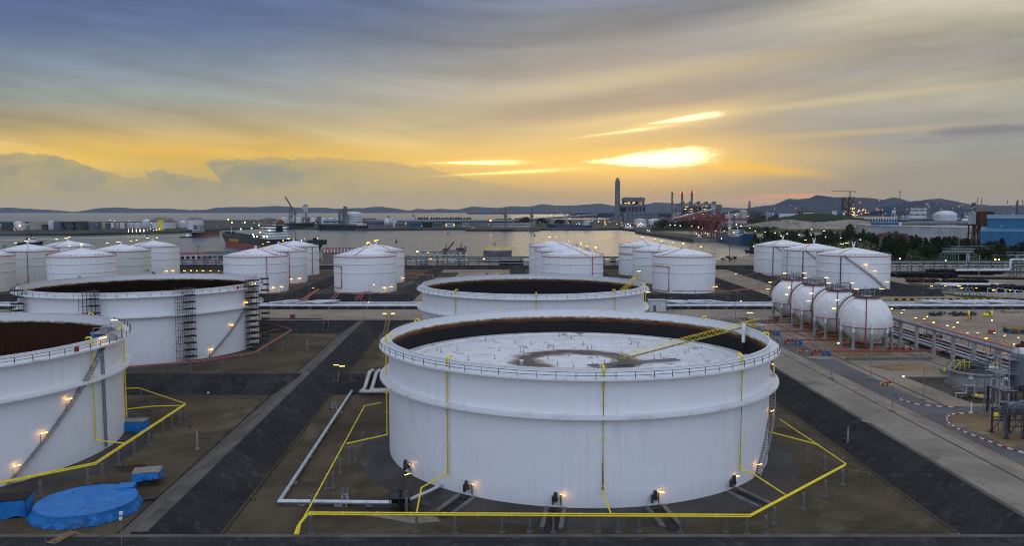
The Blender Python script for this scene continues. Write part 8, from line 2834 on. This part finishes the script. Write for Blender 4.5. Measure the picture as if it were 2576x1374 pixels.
for k in range(58):
    a = rnd.gauss(0, 1)
    px_ = 2157 + a * 22 if k < 30 else rnd.uniform(2190, 2560)
    py_ = rnd.uniform(522, 542) if k < 30 else rnd.uniform(512, 540)
    plight(px_, py_, rnd.uniform(3400, 3590), 'fsod' if k < 40 else rnd.choice(('fsod', 'fwhite', 'fgreen')), rnd.uniform(1.6, 3.0) if k < 30 else rnd.uniform(1.0, 1.9), 'amber light of the glowing plant at the foot of the two dark towers' if k < 30 else 'tiny light scattered through the far refinery', 'lights of the glowing plant' if k < 30 else 'refinery lights', False)
for k in range(46):
    px_ = rnd.uniform(560, 1500)
    plight(px_, rnd.uniform(557, 573), rnd.uniform(2280, 2900), rnd.choice(('fsod', 'fwhite', 'fgreen', 'fwhite')), rnd.uniform(.8, 1.5), 'tiny lamp along the far harbour shore', 'lamps along the far shore')
for k in range(9):
    plight(rnd.uniform(20, 440), rnd.uniform(553, 575), 1885, rnd.choice(('fwhite', 'fgreen', 'fsod')), .9, 'tiny lamp in front of the far tank farm', 'lamps of the far tank farm')
plight(1234, 555, 2200, 'sodium', 3.4, 'bright orange lamp on a mast at the end of the far quay', None)
plight(50, 568, 1870, 'sodium', 2.0, 'orange lamp between the white and cream far tanks', None)
for k in range(9):
    plight(rnd.uniform(1900, 2150), rnd.uniform(513, 532), rnd.uniform(4000, 5000), 'fred' if k % 3 == 0 else 'fsod', 2.2, 'faint light at the foot of the wide dark hill', 'lights under the hill', False)

# ------------------------------------------------------------------ trees
def crown_mesh(name, seed, kind, n, m):
    rnd = random.Random(seed)
    mb = MB()
    for k in range(n):
        if kind == 'cone':                   # casuarina: tapering, feathery, uneven
            f = rnd.random() ** .8
            z = .12 + .88 * f
            rr = (.24 * (1 - f) ** .75 + .03) * (1 + .45 * mnoise.noise(Vector((f * 5, seed, 0)))) * math.sqrt(rnd.random())
            a = rnd.uniform(0, 2 * PI)
            rr *= 1 + .4 * mnoise.noise(Vector((math.cos(a) * 1.5, math.sin(a) * 1.5, f * 4 + seed)))
            p = Vector((rr * math.cos(a), rr * math.sin(a), z))
            s = rnd.uniform(.018, .05)
        else:
            j = rnd.randrange(9)
            r2 = random.Random(seed * 50 + j)
            c = Vector((r2.uniform(-.3, .3), r2.uniform(-.3, .3), r2.uniform(.35, .82)))
            rad = r2.uniform(.13, .26)
            d = Vector((rnd.gauss(0, 1), rnd.gauss(0, 1), rnd.gauss(0, 1))).normalized() * rad * rnd.uniform(.6, 1.08)
            p = c + d
            s = rnd.uniform(.025, .06)
        u_ = Vector((rnd.gauss(0, 1), rnd.gauss(0, 1), rnd.gauss(0, .7))).normalized()
        w_ = u_.cross(Vector((rnd.gauss(0, 1), rnd.gauss(0, 1), rnd.gauss(0, 1)))).normalized()
        mb.add([p - u_ * s, p + w_ * s * .7, p + u_ * s, p - w_ * s * .7], [(0, 1, 2, 3)])
    return data(name, mb, m, False)


TRUNK = data('trunk', MB().cyl((0, 0, 0), (0, 0, .45), .022, .012, n=7).cyl((0, 0, .3), (.12, .05, .6), .01, .004, n=5).cyl((0, 0, .35), (-.1, .06, .62), .01, .004, n=5).cyl((0, 0, .45), (0, 0, .9), .012, .004, n=5), M['bark'])
CONES = [crown_mesh('crown', 10 + k, 'cone', 620, M['leaf']) for k in range(4)]
BUSH = [crown_mesh('crown', 30 + k, 'round', 620, M['leaf2'] if k % 2 else M['leaf']) for k in range(4)]
rnd = random.Random(9)


def tree(px_, Y, hh, kind, label, group, wide=1.0, x=None):
    t = thing('conical_tree' if kind == 'cone' else 'broad_tree', (XA(px_, Y) if x is None else x, Y, 0), label, 'tree', group, rnd.uniform(0, 6.28))
    t.scale = (hh * wide, hh * wide, hh)
    ob('trunk', TRUNK, None, t)
    ob('crown', rnd.choice(CONES if kind == 'cone' else BUSH), None, t)


for k in range(19):                                   # the clipped row across the harbour
    px_ = 1054 + (k + (.5 if k > 3 else 0)) * 6.9
    tree(px_, 2560, W(0, 546.5 + rnd.uniform(-.6, .9), 2560).z, 'cone', 'small dark conical tree in the even row above the tube conveyor', 'row of conical trees across the harbour', 1.25)
for k in range(110):                                   # dark belt behind the right-hand rack
    f = k / 77
    Y = rnd.uniform(690, 900)
    px_ = rnd.uniform(2228, 2600)
    if 2280 < px_ < 2318 and Y < 880:
        Y = 905
    ht = rnd.uniform(13, 21) * (1.0 if px_ < 2470 else .9)
    tree(px_, Y, ht, 'cone' if rnd.random() < .6 else 'round', 'dark tree in the thick belt behind the right-hand pipe rack', 'tree belt behind the pipe rack', rnd.uniform(.95, 1.4))
for k in range(64):                                   # behind the right-hand trio of tanks
    Y = rnd.uniform(940, 1350)
    px_ = rnd.uniform(1896, 2250)
    tree(px_, Y, rnd.uniform(10, 20), 'cone' if rnd.random() < .4 else 'round', 'dark tree in the wood behind the right-hand cone tanks', 'wood behind the right-hand cone tanks', rnd.uniform(1.0, 1.5))
for k in range(30):                                   # along the quay below the red cranes
    Y = rnd.uniform(1850, 2050)
    tree(rnd.uniform(1652, 1800), Y, rnd.uniform(17, 27), 'round' if k % 3 else 'cone', 'dark tree on the quay left of the red cranes', 'trees along the quay', rnd.uniform(1.0, 1.4))
for k in range(26):                                   # wood beside the far quay cranes
    Y = rnd.uniform(2500, 2750)
    px_ = rnd.uniform(1212, 1440)
    top = 552 - 9 * max(0, 1 - abs(px_ - 1325) / 110)
    tree(px_, Y, max(14, W(0, top + rnd.uniform(0, 5), Y).z), 'round', 'dark tree in the wood beside the far quay cranes', 'wood beside the quay cranes', rnd.uniform(1.1, 1.6))
for k in range(8):
    tree((1545, 1541, 1560, 1838, 1850, 1822, 1030, 800)[k], (700, 690, 705, 735, 740, 730, 725, 705)[k], (6, 4.5, 4, 6, 5, 4, 5, 5)[k], 'round', ['round bush at the shore right of the centre trio', 'low bush beside the round shore bush', 'small bush left of the rear tank on the shore', 'bush at the foot of the tall rusty mast', 'bush right of the tall rusty mast', 'low bush left of the rusty mast', 'bush by the low red shore roof', 'bush beside the red-roofed warehouse'][k], 'shore bushes', 1.3)
tree(2138, 1500, 24, 'round', 'single round tree standing above the wood in front of the quarry', None, 1.0)


def ground_cover(name, poly, n, hmin, hmax, s0, s1, m, seed):
    rnd = random.Random(seed)
    xs = [p[0] for p in poly]
    ys = [p[1] for p in poly]
    mb = MB()
    def inside(x, y):
        c = False
        for i in range(len(poly)):
            (x1, y1), (x2, y2) = poly[i][:2], poly[i - 1][:2]
            if (y1 > y) != (y2 > y) and x < (x2 - x1) * (y - y1) / (y2 - y1) + x1:
                c = not c
        return c
    k = 0
    while k < n:
        x, y = rnd.uniform(min(xs), max(xs)), rnd.uniform(min(ys), max(ys))
        if not inside(x, y):
            continue
        k += 1
        hh = lerp(hmin, hmax, .5 + .5 * mnoise.noise(Vector((x / (hmax * 5), y / (hmax * 5), seed))))
        p = Vector((x, y, hh * rnd.random() ** .5))
        s = rnd.uniform(s0, s1)
        u_ = Vector((rnd.gauss(0, 1), rnd.gauss(0, 1), rnd.gauss(0, .6))).normalized()
        w_ = u_.cross(Vector((rnd.gauss(0, 1), rnd.gauss(0, 1), rnd.gauss(0, 1)))).normalized()
        mb.add([p - u_ * s, p + w_ * s * .7, p + u_ * s, p - w_ * s * .7], [(0, 1, 2, 3)])
    ob(name, mb, M[m], kind='stuff', smooth=False)


gxy = lambda px_, Y: (XA(px_, Y), Y)
ground_cover('undergrowth', [gxy(2232, 650), gxy(2640, 640), gxy(2640, 900), gxy(2240, 900)], 9000, 1.5, 8, .5, 1.3, 'shrub', 1)
ground_cover('undergrowth', [gxy(1885, 930), gxy(2270, 900), gxy(2250, 1400), gxy(1880, 1300)], 7000, 1.0, 8, .7, 1.7, 'shrub', 2)
ground_cover('undergrowth', [gxy(1640, 1840), gxy(1800, 1840), gxy(1920, 1600), gxy(1960, 2050), gxy(1640, 2100)], 4500, 1.0, 10, 1.0, 2.4, 'shrub', 3)
wd = MB()
for k_, pl_ in enumerate(([(-63.5, 140), (-61.5, 140), (-66, 218), (-68.5, 218)], [(-80, 214), (-66, 214), (-67, 219), (-82, 219)], [(-46.5, 135), (-45, 135), (-51, 215), (-52.5, 215)], [(66, 130), (70, 130), (70, 200), (66, 200)])):
    ground_cover('weeds', [Vector((a_, b_, 0)) for a_, b_ in pl_], 260, .05, .35, .06, .2, 'shrub', 40 + k_)
    o_ = COL.objects[-1]
    o_.location.z = FLOOR
ground_cover('far_wood', [gxy(1440, 5600), gxy(1700, 5000), gxy(2060, 5000), gxy(2060, 7200), gxy(1430, 7200)], 9000, 4, 26, 6, 15, 'hillveg', 4)
ground_cover('far_wood', [gxy(1880, 2900), gxy(2090, 2900), gxy(2120, 4600), gxy(1860, 4600)], 6000, 3, 18, 3, 8, 'leaf', 5)
ground_cover('far_wood', [gxy(2080, 2700), gxy(2420, 2600), gxy(2430, 3300), gxy(2080, 3200)], 5000, 3, 14, 2, 6, 'leaf', 6)
ground_cover('far_wood', [gxy(2420, 4600), gxy(2700, 4600), gxy(2700, 6500), gxy(2420, 6500)], 3000, 5, 26, 5, 12, 'hillveg', 8)
